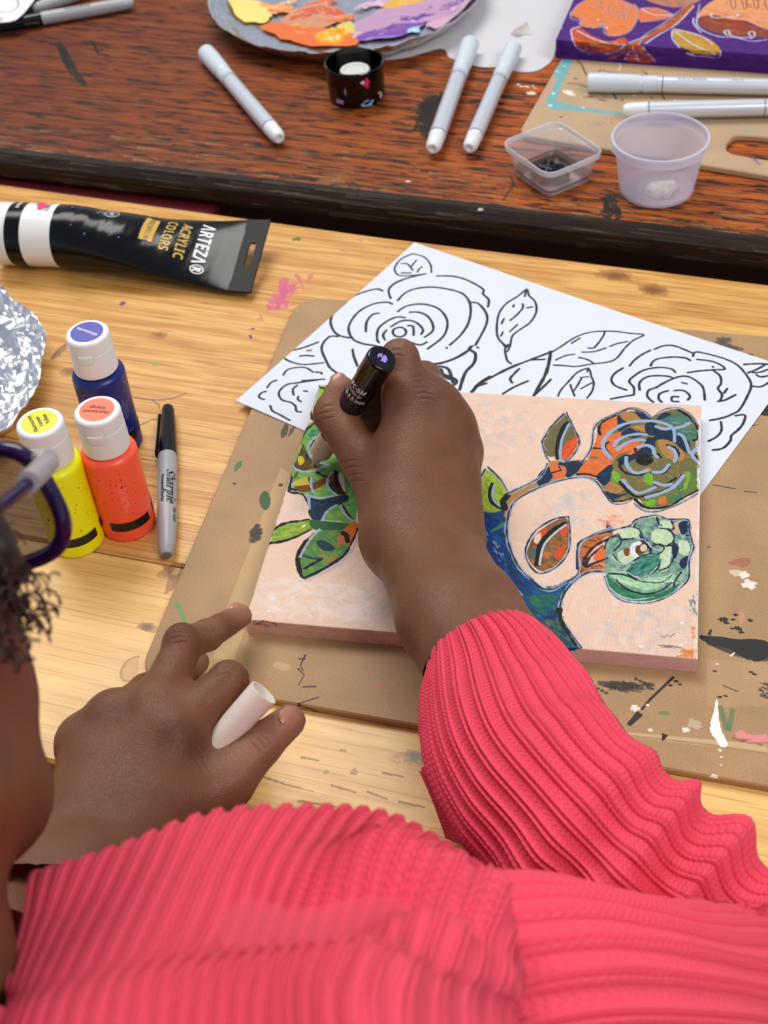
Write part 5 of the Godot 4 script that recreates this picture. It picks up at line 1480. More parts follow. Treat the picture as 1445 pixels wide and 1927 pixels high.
	var bu := PackedVector2Array()
	var put0: Callable = on.call(0.1175, -0.0035)
	for j in 5:
		for i in 13:
			bp.append(put0.call(Vector2(-0.0125 + 0.025 * i / 12.0, -0.0048 + 0.0096 * j / 4.0)) - Vector3(0, 0.0001, 0))
			bu.append(Vector2.ZERO)
	bd.grid(bp, bu, 13, 5)
	part("badge", bd.commit(false), gold, t)
	part("lettering", letters("PREMIUM", 0.0034, on.call(0.1175, -0.0035), "Droid Sans", 400, 0.0, 1.25).commit(false), mat(Color(0.12, 0.10, 0.06), 0.4), t)
	# round seal
	var seal := MB.new()
	var ps: Callable = on.call(0.0885, -0.009)
	for rr in [[0.0056, 0.0050], [0.0040, 0.0037]]:
		var sp := PackedVector3Array()
		var su := PackedVector2Array()
		for j in 2:
			for i in 33:
				sp.append(ps.call(Vector2(cos(TAU * i / 32), sin(TAU * i / 32)) * rr[j]))
				su.append(Vector2.ZERO)
		seal.grid(sp, su, 33, 2)
	part("seal", seal.commit(false), mat(Color(0.75, 0.75, 0.75), 0.4), t)
	part("lettering", letters("AP", 0.0038, ps, "Droid Sans", 700).commit(false), mat(Color(0.80, 0.80, 0.80), 0.4), t)
	for q in [["ACMI", 0.0803], ["NON-TOXIC", 0.0782], ["CONFORMS", 0.0824]]:
		part("lettering", letters(q[0], 0.0014, on.call(q[1], -0.0105), "Droid Sans", 400).commit(false), mat(Color(0.62, 0.62, 0.62), 0.4), t)
	for q in [["TITANIUM WHITE", 0.0028, 0.0425, -0.009, 0.8], ["A101", 0.0026, 0.0305, -0.014, 0.8]]:
		part("lettering", letters(q[0], q[1], on.call(q[2], q[3]), "Droid Sans", 400, 0.0, q[4]).commit(false), mat(Color(0.10, 0.10, 0.10), 0.4), t)
	part("lettering", letters("Opaque", 0.0034, on.call(0.0185, -0.008), "Droid Sans", 700).commit(false), white, t)
	# a wet-looking pink dab on the band, small flecks on the body
	var dab := MB.new()
	for q in [[0.0345, -0.0085, 0.0036, 0.9], [0.0380, -0.0045, 0.0042, 1.0], [0.0370, -0.0005, 0.0022, 1.0]]:
		var f := PackedVector3Array()
		var u := PackedVector2Array()
		var pd: Callable = on.call(q[0], q[1])
		for i in 14:
			f.append(pd.call(Vector2(cos(TAU * i / 14), sin(TAU * i / 14) * q[3]) * q[2] * (1.0 + 0.25 * sin(i * 2.4))) + Vector3(0, 0.0002, 0))
			u.append(Vector2.ZERO)
		dab.fan(f, u)
	part("paint_smear", dab.commit(false), mat(Color(0.92, 0.22, 0.45), 0.3), t, "pink smear of paint")
	var fk := MB.new()
	for q in [[0.060, -0.006, 0.0010], [0.064, 0.012, 0.0006], [0.09, 0.004, 0.0006], [0.10, 0.014, 0.0007], [0.075, 0.016, 0.0008], [0.117, -0.001, 0.0005]]:
		var f := PackedVector3Array()
		var u := PackedVector2Array()
		var pd: Callable = on.call(q[0], q[1])
		for i in 7:
			f.append(pd.call(Vector2(cos(TAU * i / 7), sin(TAU * i / 7)) * q[2]))
			u.append(Vector2.ZERO)
		fk.fan(f, u)
	part("paint_flecks", fk.commit(false), mat(Color(0.25, 0.42, 0.62), 0.4), t, "", "stuff")

# ---------- crumpled foil ----------
func foil_mat() -> StandardMaterial3D:
	if not M.has("foil"):
		M.foil = mat(Color(0.88, 0.88, 0.89), 0.24, 1.0)
	return M.foil

func ridge(n: FastNoiseLite, p: Vector2) -> float:
	return 1.0 - absf(n.get_noise_2d(p.x, p.y)) * 2.0

func foil_dish(called: String, label: String, cat: String, at: Vector3, R: float, rim: float, lip: float, sd: int, crump: float, stretch := 1.0) -> Node3D:
	var t := thing(called, label, cat, Transform3D(Basis(), at))
	var n1 := FastNoiseLite.new()
	n1.seed = sd
	n1.noise_type = FastNoiseLite.TYPE_CELLULAR
	n1.cellular_return_type = FastNoiseLite.RETURN_DISTANCE2_SUB
	n1.frequency = 24.0 if crump > 0.002 else 40.0
	var n2 := FastNoiseLite.new()
	n2.seed = sd + 4
	n2.frequency = 30.0
	n2.fractal_octaves = 2 if crump > 0.002 else 4
	n2.fractal_type = FastNoiseLite.FRACTAL_RIDGED
	var p := PackedVector3Array()
	var u := PackedVector2Array()
	var na := 220
	var nr := 84
	for j in nr + 1:
		for i in na + 1:
			var a := TAU * (i % na) / na
			var s := float(j) / nr
			var rr: float
			var y: float
			# floor, rising wall, rolled lip, then back down outside and under
			if s < 0.62: rr = R * 0.80 * s / 0.62; y = 0.0022 + (crump * 0.8 if crump > 0.002 else 0.0)
			elif s < 0.78: var q := (s - 0.62) / 0.16; rr = R * lerpf(0.80, 0.95, q); y = lerpf(0.0022 + (crump * 0.8 if crump > 0.002 else 0.0), rim, q * q * (3 - 2 * q))
			elif s < 0.86: var q := (s - 0.78) / 0.08; rr = R * lerpf(0.95, 1.0, q); y = rim + lip * sin(q * PI * 0.5)
			else: var q := (s - 0.86) / 0.14; rr = R * lerpf(1.0, 0.84, q); y = lerpf(rim + lip - 0.001, 0.0008, q)
			var d := Vector2(cos(a), sin(a))
			var c := d * rr
			var k := crump * (0.62 + 0.38 * clampf((s - 0.4) / 0.3, 0, 1))
			var e := n1.get_noise_2d(c.x, c.y) * 0.75 + n2.get_noise_2d(c.x * 0.7 + s * 0.02, c.y * 0.7) * 0.55
			var fold := sin(a * 23.0 + 3.0 * n2.get_noise_1d(a * 0.05)) * (0.0004 if crump > 0.002 else 0.0008) * clampf((s - 0.6) / 0.2, 0, 1)
			y = maxf(y + k * e + fold * signf(k), 0.0004)
			rr += k * 0.4 * n2.get_noise_2d(c.x * 0.5 + 2.0, c.y * 0.5) * clampf((s - 0.7) / 0.1, 0, 1)
			p.append(Vector3(d.x * rr * stretch, y, d.y * rr))
			u.append(c)
	var mb := MB.new()
	mb.grid(p, u, na + 1, nr + 1, true)
	# facets: crumpled foil creases sharply
	var f := MB.new()
	for k in range(0, mb.ix.size(), 3):
		for q in 3:
			f.v.append(mb.v[mb.ix[k + q]]); f.uv.append(mb.uv[mb.ix[k + q]]); f.ix.append(k + q)
	part("foil", (f if crump > 0.002 else mb).commit(), foil_mat(), t)
	return t

func foil_tray() -> void:
	# seen edge: its right side lies at pixel (86, 715); centre left of the frame
	var e := P(84, 712, 0.012)
	foil_dish("foil_tray", "crumpled aluminium foil covering a round plate at the left edge, beside the bottles", "foil", Vector3(e.x - 0.118, 0.0002, e.z - 0.012), 0.118, 0.016, 0.004, 5, 0.0100)

# ---------- far table ----------
const HB2 := 0.0054
var CLIP: Transform3D

func far_clipboard() -> void:
	var h := HF + HB2
	var a := P(974, 252, h)
	var b := P(1445, 327, h)
	var c := P(1066, 92, h)
	var fr := frame_of(Vector3(a.x, 0, a.z), b - a)
	CLIP = fr
	var lc := fr.affine_inverse() * c
	var w := 0.33
	var top := -0.30
	var rect := Rect2(-0.01, top, w + 0.02, 0.32)
	var W := 1200
	var H := int(W * rect.size.y / rect.size.x)
	var ink := Ink.new(4, 4, Color.WHITE)
	ink.im = speckle_image(W, H, Color(0.70, 0.585, 0.45), 0.08, 33)
	var Q := func(s: Array) -> PackedVector2Array: return on_plane(pts(s, 3.482, Vector2(1030, 0)), h, fr, rect, Vector2(W, H))
	var sky := Color(0.40, 0.64, 0.66)
	for z in [[110, 375, 180, 370, 150, 440, 110, 520, 70, 620, 60, 660, 130, 680, 240, 700, 400, 725, 500, 735, 500, 750, 300, 735, 140, 720, 40, 720, 0, 700, -10, 650, 30, 590, 60, 520, 30, 470, 20, 440, 80, 420]]:
		ink.poly(Q.call(z), sky, 0.9)
		ink.dabs(Q.call(z), [sky.lightened(0.2), sky.darkened(0.1)], 110, 40.0, 9.0, 0.4, 0.8, 0.8)
	ink.stroke(Q.call([980, 790, 1150, 810, 1300, 830, 1400, 840]), 7.0, sky, 0.5, 3.0)
	ink.dabs(Q.call([1280, 850, 1340, 850, 1330, 870, 1280, 865]), [sky], 20, 20.0, 8.0, 0.4, 0.0, 0.6)
	for s in [[60, 465, 5], [110, 430, 4], [40, 610, 6], [20, 690, 7], [235, 705, 5], [130, 600, 14], [155, 615, 12], [870, 660, 5], [840, 655, 4], [570, 625, 5]]:
		ink.blot(Q.call([s[0], s[1]])[0], s[2], Color(0.90, 0.88, 0.83), 0.9, 0.7)
	var bk := Color(0.10, 0.09, 0.10)
	for s in [[190, 385, 230, 430, 255, 490], [130, 545, 200, 548, 275, 575], [620, 465, 650, 475, 645, 510], [430, 610, 455, 650], [750, 615, 770, 650], [235, 635, 300, 630], [335, 650, 385, 660], [340, 470, 345, 455, 380, 460], [815, 435, 825, 440]]:
		ink.stroke(Q.call(s), 4.0, bk, 0.85)
	for s in [[185, 512, 6], [490, 655, 5], [685, 640, 5], [930, 668, 6], [950, 668, 5], [1250, 655, 5], [90, 765, 5], [1025, 995, 4]]:
		ink.blot(Q.call([s[0], s[1]])[0], s[2], bk, 0.9, 0.6)
	ink.stroke(Q.call([390, 470, 460, 478]), 8.0, Color(0.40, 0.22, 0.40), 0.7)
	ink.stroke(smooth(Q.call([430, 400, 470, 410, 480, 440, 460, 460]), 4), 6.0, Color(0.84, 0.78, 0.68), 0.8)
	for s in [[360, 620, 390, 628], [1310, 1020, 1380, 1050], [1350, 1040, 1400, 1080]]:
		ink.stroke(Q.call(s), 8.0, Color(0.42, 0.30, 0.48), 0.5)
	ink.dabs(Q.call([230, 790, 430, 760, 430, 820, 300, 830]), [Color(0.52, 0.42, 0.32)], 40, 30.0, 4.0, 0.4, 0.2, 0.9)
	var m := mat(Color.WHITE, 0.6)
	m.albedo_texture = tex(ink.im)
	var t := thing("drawing_board", "tan hardboard with a handle slot and blue paint marks, under the purple canvas", "board", Transform3D(fr.basis, fr.origin + Vector3(0, HF + 0.0002, 0)))
	var hp := PackedVector2Array()
	for q in [Vector2(1366, 275), Vector2(1378, 258), Vector2(1400, 254), Vector2(1480, 262), Vector2(1500, 280), Vector2(1480, 303), Vector2(1395, 292), Vector2(1374, 286)]:
		var l := fr.affine_inverse() * P(q.x, q.y, h)
		hp.append(Vector2(l.x, l.z))
	hp = smooth(hp, 4, true)
	var sx := lc.x / lc.z * top
	var mb := MB.new()
	prism(mb, round_poly(PackedVector2Array([Vector2(sx, top), Vector2(w, top), Vector2(w, 0.003), Vector2(0, 0)]), [0.012, 0.012, 0.012, 0.012]), 0.0, HB2 - 0.0002, 0.0009, rect, hp)
	part("panel", mb.commit(), m, t)

func paint_marker_shape() -> Node3D:
	# silver paint marker along +x: white plug at x = 0, frosted cap at the far end
	var t := thing("paint_marker", "silver marker", "marker", Transform3D(), "silver paint markers on the far table")
	var r := 0.0066
	var X := Transform3D(Basis(Vector3(0, 1, 0), Vector3(1, 0, 0), Vector3(0, 0, -1)), Vector3(0, 0.0078, 0))
	var b := MB.new()
	lathe(b, PackedVector2Array([Vector2(r - 0.0004, 0.018), Vector2(r, 0.0185), Vector2(r, 0.113), Vector2(r - 0.0004, 0.1135)]), 28, 0, TAU, X)
	var body := part("barrel", b.commit(), mat(Color(0.84, 0.85, 0.87), 0.30, 0.45), t)
	var wm := soft(Color(0.86, 0.87, 0.87), 0.35)
	var p := MB.new()
	var pp := PackedVector2Array([Vector2(0, 0.0012), Vector2(0.0024, 0.0012), Vector2(0.0026, 0.0), Vector2(0.0040, 0.0002)])
	pp.append_array(PackedVector2Array([Vector2(0.0054, 0.0022), Vector2(0.0060, 0.006), Vector2(0.0062, 0.0172), Vector2(r - 0.0002, 0.0182)]))
	lathe(p, pp, 28, 0, TAU, X)
	part("end_plug", p.commit(), wm, t)
	var c := MB.new()
	lathe(c, PackedVector2Array([Vector2(0.0060, 0.1132), Vector2(0.0068, 0.1134), Vector2(0.0068, 0.124), Vector2(0.0062, 0.1245), Vector2(0.0064, 0.126), Vector2(0.0071, 0.1275), Vector2(0.0078, 0.150), Vector2(0.0078, 0.1675), Vector2(0.0072, 0.1685), Vector2(0, 0.1688)]), 28, 0, TAU, X)
	var fm := mat(Color(0.80, 0.84, 0.86), 0.3)
	fm.backlight_enabled = true
	fm.backlight = Color(0.3, 0.32, 0.34)
	part("cap", c.commit(), fm, t)
	for x in [0.0195, 0.1085]:
		var ring := MB.new()
		lathe(ring, PackedVector2Array([Vector2(r + 0.0001, x), Vector2(r + 0.0001, x + 0.0007)]), 28, 0, TAU, X)
		part("printed_ring", ring.commit(false), mat(Color(0.25, 0.27, 0.30), 0.4), body)
	for q in [["ΛRTEZΛ", 0.0040, 0.088, -0.45, 1.3, 400], ["ACRYLIC MARKER", 0.0021, 0.086, 0.32, 1.0, 400], ["FINE TIP", 0.0018, 0.050, 0.30, 1.0, 400], ["NON-TOXIC · 1.0 MM", 0.0016, 0.036, -0.35, 1.0, 400]]:
		var place := func(v: Vector2) -> Vector3:
			var an: float = q[3] - v.y / r
			return Vector3(q[2] - v.x, 0.0078 + cos(an) * (r + 0.0001), -sin(an) * (r + 0.0001))
		part("lettering", letters(q[0], q[1], place, "Droid Sans", q[5], 0.0, q[4]).commit(false), mat(Color(0.20, 0.24, 0.30), 0.4), body)
	return t

func far_markers() -> void:
	var one := paint_marker_shape()
	# [plug end pixel, cap end pixel, base height, roll, label]
	var list := [
		[526, 263, 388, 101, HF, 2.2, "silver paint marker lying alone left of the black lid, frosted cap pointing away left"],
		[814, 283, 885, 84, HF + 0.0008, 3.3, "left one of the two silver markers side by side with caps on the tissue"],
		[883, 281, 966, 92, HF + 0.0008, 3.6, "right one of the two silver markers side by side with caps on the tissue"],
		[1470, 166, 1106, 157, HF + HB2, 0.0, "silver paint marker on the far board, just in front of the purple canvas"],
		[1172, 210, 1500, 203, HF + HB2, 3.14, "silver paint marker on the far board, behind the round plastic cup"]]
	for k in list.size():
		var s: Array = list[k]
		var a := P(s[0], s[1], s[4] + 0.007)
		var b := P(s[2], s[3], s[4] + 0.007)
		var sc := 1.0
		var len := Vector2(b.x - a.x, b.z - a.z).length()
		if s[2] > 0 and s[2] < 1440 and s[0] < 1440: sc = clampf(len / 0.1688, 0.9, 1.06)
		var fr := frame_of(Vector3(a.x, s[4] + 0.0003, a.z), b - a)
		if s[0] > 1440: fr.origin = Vector3(b.x, s[4] + 0.0003, b.z) - fr.basis.x * 0.1688
		var roll := Transform3D(Basis(Vector3(1, 0, 0), s[5]), Vector3.ZERO)
		var mid := Vector3(0, 0.0078, 0)
		var xf := fr.scaled_local(Vector3.ONE * sc) * Transform3D(Basis(), mid) * roll * Transform3D(Basis(), -mid)
		if k == 0:
			one.transform = xf
			one.set_meta("label", s[6])
		else:
			copy_of(one, xf, s[6])

func clear_mat(col: Color, alpha: float, rough: float) -> StandardMaterial3D:
	var m := mat(Color(col, alpha), rough)
	m.transparency = BaseMaterial3D.TRANSPARENCY_ALPHA
	return m

func containers() -> void:
	# round frosted cup
	var c := P(1235, 358, HF)
	var t := thing("plastic_cup", "round frosted plastic cup with a little white paint in it", "cup", Transform3D(Basis(), Vector3(c.x, HF + 0.0003, c.z)))
	var fm := clear_mat(Color(0.84, 0.82, 0.88), 0.42, 0.4)
	var w := MB.new()
	var hh := 0.0445
	var prof := PackedVector2Array([Vector2(0.0, 0.0), Vector2(0.0235, 0.0)])
	prof.append_array(arc(Vector2(0.0235, 0.004), 0.004, -90, -8, 6))
	prof.append_array(PackedVector2Array([Vector2(0.0322, hh - 0.008), Vector2(0.0338, hh - 0.0076), Vector2(0.0342, hh - 0.002)]))
	prof.append_array(arc(Vector2(0.0344, hh - 0.001), 0.001, -20, 200, 6))
	prof.append_array(PackedVector2Array([Vector2(0.0328, hh - 0.0066), Vector2(0.0313, hh - 0.0082), Vector2(0.0266, 0.004), Vector2(0.0235, 0.0012), Vector2(0.0, 0.0012)]))
	lathe(w, prof, 64)
	part("cup_wall", w.commit(), fm, t)
	var rim := MB.new()
	lathe(rim, PackedVector2Array([Vector2(0.0339, hh - 0.0074), Vector2(0.0353, hh - 0.0068), Vector2(0.0357, hh - 0.001), Vector2(0.0350, hh + 0.0003), Vector2(0.0338, hh + 0.0004), Vector2(0.0334, hh - 0.001)]), 64)
	part("rim", rim.commit(false), clear_mat(Color(0.88, 0.87, 0.92), 0.5, 0.3), t)
	var pd := thing("paint_blob", "small blob of white paint lying inside the round frosted cup", "paint", Transform3D(Basis(), Vector3(c.x, HF + 0.0017, c.z)))
	var b := MB.new()
	blob(b, Vector3(0.001, 0, 0.004), 0.0105, 0.006, 4, 0.35)
	blob(b, Vector3(0.009, 0, 0.001), 0.007, 0.005, 9, 0.35)
	part("blob", b.commit(), mat(Color(0.90, 0.88, 0.82), 0.35), pd)
	# square clear box with black paint
	var h := HF + 0.027
	var cs := PackedVector3Array([P(949, 271, h), P(1037, 219, h), P(1135, 281, h), P(1040, 336, h)])
	var ctr := (cs[0] + cs[1] + cs[2] + cs[3]) * 0.25
	var ex := (cs[2] - cs[1] + cs[3] - cs[0]).normalized()
	var fr := frame_of(Vector3(ctr.x, HF + 0.0003, ctr.z), ex)
	var q := thing("plastic_box", "small square clear plastic box with a blob of black paint in it", "container", fr)
	var cl := clear_mat(Color(0.86, 0.87, 0.90), 0.16, 0.12)
	var hx := 0.0305
	var hz := 0.0272
	# walls, base and rim as rounded-square rings: [half x, half z, corner radius, y]
	var rings := [[0.0, 0.0, 0.0, 0.0], [hx * 0.70, hz * 0.70, 0.006, 0.0], [hx * 0.76, hz * 0.76, 0.007, 0.002], [hx * 0.90, hz * 0.90, 0.008, 0.021], [hx * 0.99, hz * 0.99, 0.010, 0.0225], [hx, hz, 0.010, 0.0265], [hx * 0.985, hz * 0.985, 0.010, 0.0272], [hx * 0.955, hz * 0.955, 0.009, 0.0268], [hx * 0.945, hz * 0.945, 0.009, 0.0235], [hx * 0.87, hz * 0.87, 0.0075, 0.0215], [hx * 0.73, hz * 0.73, 0.0065, 0.0026], [hx * 0.66, hz * 0.66, 0.005, 0.0012], [0.0, 0.0, 0.0, 0.0012]]
	part("box_wall", ring_stack(rings.slice(0, 5) + rings.slice(8)).commit(), cl, q)
	part("rim", ring_stack(rings.slice(4, 9)).commit(false), clear_mat(Color(0.90, 0.91, 0.93), 0.42, 0.2), q)
	var dark := MB.new()
	dark = ring_stack([[hx * 0.60, hz * 0.60, 0.006, 0.0014], [hx * 0.755, hz * 0.755, 0.007, 0.0042], [hx * 0.78, hz * 0.78, 0.007, 0.0072]])
	part("paint_film", dark.commit(false), clear_mat(Color(0.05, 0.05, 0.09), 0.75, 0.3), q, "dark grey paint film on the lower walls")
	var bp := thing("paint_blob", "glossy blob of black paint inside the square clear box", "paint", Transform3D(fr.basis, fr.origin + Vector3(0, 0.0013, 0)))
	var bb := MB.new()
	blob(bb, Vector3(-0.002, 0, 0.001), 0.0135, 0.0100, 21, 0.4)
	blob(bb, Vector3(0.006, 0, -0.003), 0.0075, 0.0075, 25, 0.4)
	blob(bb, Vector3(-0.005, 0, 0.006), 0.0045, 0.004, 27, 0.4)
	part("blob", bb.commit(), mat(Color(0.006, 0.006, 0.008), 0.16, 0.0, 0.35), bp)
	# black screw lid, upside down
	c = P(672, 180, HF)
	var l := thing("jar_lid", "black paint jar lid standing upside down, daubed with pink and blue", "lid", Transform3D(Basis(), Vector3(c.x, HF + 0.0003, c.z)))
	var bk := mat(Color(0.010, 0.010, 0.012), 0.16)
	var lm := MB.new()
	lathe(lm, PackedVector2Array([Vector2(0, 0), Vector2(0.0215, 0), Vector2(0.0232, 0.0008), Vector2(0.0236, 0.003), Vector2(0.0240, 0.015), Vector2(0.0244, 0.027), Vector2(0.0250, 0.0275), Vector2(0.0252, 0.0308), Vector2(0.0245, 0.0318), Vector2(0.0234, 0.0312), Vector2(0.0228, 0.026), Vector2(0.0222, 0.004), Vector2(0.0, 0.0035)]), 60)
	part("shell", lm.commit(), bk, l)
	var ds := MB.new()
	lathe(ds, PackedVector2Array([Vector2(0.0, 0.0228), Vector2(0.0085, 0.0228), Vector2(0.0095, 0.0238), Vector2(0.0120, 0.0240), Vector2(0.0127, 0.0230), Vector2(0.0130, 0.0036)]), 40)
	part("spout", ds.commit(false), mat(Color(0.80, 0.80, 0.78), 0.4), l, "white inner spout")
	for s in [[Color(0.85, 0.12, 0.38), 1.22, 0.0225, 0.0024, 0.0046, 1], [Color(0.45, 0.66, 0.78), 1.22, 0.0042, 0.0052, 0.0030, 2], [Color(0.62, 0.56, 0.70), 2.25, 0.0062, 0.0042, 0.0022, 3], [Color(0.70, 0.60, 0.80), 0.62, 0.0055, 0.0024, 0.0026, 4], [Color(0.70, 0.66, 0.30), 0.70, 0.0090, 0.0024, 0.0010, 5], [Color(0.80, 0.80, 0.84), 1.36, 0.0235, 0.0018, 0.0016, 6], [Color(0.50, 0.52, 0.55), 1.98, 0.0160, 0.0008, 0.0036, 7]]:
		var f := PackedVector3Array()
		var u := PackedVector2Array()
		for i in 12:
			var k := 1.0 + 0.3 * sin(i * 2.3 + s[5])
			var an: float = s[1] + cos(TAU * i / 12) * s[3] / 0.024 * k
			var yy: float = s[2] + sin(TAU * i / 12) * s[4] * k
			f.append(Vector3(cos(an) * (0.0238 + 0.0006 * yy / 0.027 + 0.0002), maxf(yy, 0.0008), sin(an) * (0.0238 + 0.0006 * yy / 0.027 + 0.0002)))
			u.append(Vector2.ZERO)
		var mb := MB.new()
		mb.fan(f, u)
		part("paint_daub", mb.commit(false), mat(s[0], 0.3), l)

func ring_stack(rings: Array) -> MB:
	var p := PackedVector3Array()
	var u := PackedVector2Array()
	var seg := 48
	for r in rings:
		for i in seg + 1:
			var side := (i % seg) / 12
			var t := float((i % seg) % 12) / 12.0
			var cx: float = r[0] - r[2]
			var cz: float = r[1] - r[2]
			var sx := [1, -1, -1, 1][side] as float
			var sz := [1, 1, -1, -1][side] as float
			var a := (side + t * 12.0 / 11.0) * PI / 2 if t < 11.5 / 12.0 else (side + 1) * PI / 2
			p.append(Vector3(sx * cx + cos(a) * r[2], r[3], sz * cz + sin(a) * r[2]))
			u.append(Vector2(float(i) / seg, r[3]))
	var mb := MB.new()
	mb.grid(p, u, seg + 1, rings.size(), true)
	return mb

func blob(mb: MB, at: Vector3, r: float, h: float, sd: int, rough: float) -> void:
	var n := FastNoiseLite.new()
	n.seed = sd
	n.frequency = 1.1
	var p := PackedVector3Array()
	var u := PackedVector2Array()
	for j in 13:
		for i in 25:
			var a := TAU * (i % 24) / 24.0
			var e := PI * 0.5 * (1.0 - j / 12.0)
			var d := Vector3(cos(a) * cos(e), sin(e), sin(a) * cos(e))
			var k := 1.0 + rough * n.get_noise_3d(d.x * 1.4, d.y * 1.4, d.z * 1.4)
			p.append(at + Vector3(d.x * r * k, maxf(d.y, 0.0) * h * k, d.z * r * k))
			u.append(Vector2.ZERO)
	mb.grid(p, u, 25, 13, true)

# ---------- foil palette with paints, on tissue ----------
func palette() -> void:
	var e := P(660, 97, HF + 0.020)
	var out := Vector3(EYE.x - e.x, 0, EYE.z - e.z).normalized()
	var R := 0.128
	var c := Vector3(e.x, HF + 0.0012, e.z) - out * R + Vector3(0.001, 0, 0)
	var t := foil_dish("palette", "round foil covered plate used as a palette, smeared with orange and violet paint", "palette", c, R, 0.012, 0.008, 15, 0.0016)
	# smears and dollops: [pixels, colour, height, roughness seed]
	var list := [
		["paint_smear", [488, 44, 520, 38, 590, 46, 640, 50, 672, 60, 668, 78, 600, 82, 545, 72, 515, 60], Color(0.87, 0.42, 0.16), 0.0022],
		["paint_dollop", [592, 62, 620, 52, 645, 50, 655, 62, 640, 76, 605, 78], Color(0.96, 0.62, 0.03), 0.0048],
		["paint_smear", [432, 2, 480, -6, 505, 10, 508, 30, 480, 38, 450, 30], Color(0.93, 0.83, 0.46), 0.0030],
		["paint_smear", [530, 40, 560, 10, 610, 0, 640, 18, 635, 35, 590, 48], Color(0.78, 0.55, 0.40), 0.0026],
		["paint_smear", [540, 28, 590, 4, 640, 12, 642, 26, 590, 20, 556, 36], Color(0.80, 0.32, 0.16), 0.0030],
		["paint_smear", [660, 48, 700, 20, 770, 0, 860, -5, 880, 15, 800, 38, 720, 50, 690, 66], Color(0.72, 0.56, 0.68), 0.0026],
		["paint_smear", [665, 66, 720, 44, 800, 36, 770, 56, 700, 70], Color(0.46, 0.28, 0.62), 0.0030],
		["paint_smear", [740, 30, 790, 22, 830, 20, 790, 34, 750, 38], Color(0.40, 0.22, 0.58), 0.0032],
		["paint_smear", [800, 40, 830, 30, 870, 10, 890, 14, 850, 40, 815, 48], Color(0.80, 0.62, 0.72), 0.0026],
		["paint_smear", [630, 44, 660, 36, 668, 52, 650, 62], Color(0.84, 0.76, 0.34), 0.0022],
		["paint_smear", [765, 48, 790, 44, 786, 54, 766, 56], Color(0.62, 0.80, 0.84), 0.0028],
		["paint_smear", [715, 2, 760, -10, 800, -6, 760, 8, 730, 12], Color(0.86, 0.64, 0.20), 0.0024]]
	# brushed-out streaks between the larger patches: [x, y, half length, half width, slope, colour]
	var tones := [Color(0.72, 0.54, 0.66), Color(0.56, 0.38, 0.66), Color(0.80, 0.66, 0.76), Color(0.62, 0.48, 0.52), Color(0.84, 0.74, 0.70), Color(0.44, 0.28, 0.60)]
	var warm := [Color(0.90, 0.50, 0.22), Color(0.93, 0.62, 0.30), Color(0.84, 0.40, 0.20), Color(0.88, 0.72, 0.56)]
	var rs := RandomNumberGenerator.new()
	rs.seed = 77
	for i in 26:
		var cool := i % 3 > 0
		var x := rs.randf_range(690, 880) if cool else rs.randf_range(500, 650)
		var y := rs.randf_range(-6, 62 - 0.0018 * pow(x - 700, 2) if cool else 80)
		var hl := rs.randf_range(16, 46)
		var hw := rs.randf_range(2.5, 7.0)
		var sl := rs.randf_range(-0.45, -0.1) if cool else rs.randf_range(-0.2, 0.25)
		var q := []
		for k in 9:
			var a := TAU * k / 9.0
			var ex := cos(a) * hl
			q.append(x + ex); q.append(y + ex * sl + sin(a) * hw * rs.randf_range(0.6, 1.3))
		list.append(["paint_streak", q, tones[i % 6] if cool else warm[i % 4], rs.randf_range(0.0010, 0.0026)])
	var n := FastNoiseLite.new()
	n.seed = 12
	n.frequency = 60.0
	for q in list:
		var o := smooth(pts(q[1]), 4, true)
		var ctr := Vector2.ZERO
		for i in o.size(): o[i] += Vector2(2.6 * sin(i * 2.1 + q[1][0]), 1.7 * sin(i * 1.3 + q[1][1]))
		for z in o: ctr += z
		ctr /= o.size()
		var p := PackedVector3Array()
		var u := PackedVector2Array()
		var rows := 9
		for j in rows:
			var s := 1.0 - float(j) / (rows - 1)
			for i in o.size() + 1:
				var z := ctr.lerp(o[i % o.size()], s)
				var w := P(z.x, z.y, c.y + 0.006)
				var l := w - c
				# follow the plate: the floor lies flat, the wall rises
				var rr := Vector2(l.x, l.z).length()
				var base := 0.0034 + 0.0115 * smoothstep(0.80, 0.95, rr / R)
				var y: float = base + (0.0004 + q[3] * (0.9 if q[0] == "paint_dollop" else 0.34) * sqrt(maxf(1.0 - s * s, 0.0))) * (1.0 + 0.9 * n.get_noise_2d(l.x * 1.2, l.z * 4.0))
				p.append(Vector3(l.x, y, l.z))
				u.append(Vector2.ZERO)
		var mb := MB.new()
		mb.grid(p, u, o.size() + 1, rows, true)
		var m := mat(q[2], 0.28)
		var pm := part(q[0], mb.commit(), m, t)
	# thin tissue or waxed paper under the plate
	var tp := pts([575, 92, 640, 103, 700, 113, 760, 110, 830, 92, 845, 108, 870, 116, 900, 126, 940, 128, 965, 134, 1000, 136, 1022, 128, 1040, 112, 1046, 92, 1062, 50, 1080, -20, 900, -30, 700, -10, 585, 60])
	var ctr := Vector2(840, 40)
	var o := smooth(tp, 4, true)
	var p := PackedVector3Array()
	var u := PackedVector2Array()
	var rows := 26
	var w1 := FastNoiseLite.new()
	w1.seed = 3
	w1.frequency = 26.0
	w1.fractal_octaves = 3
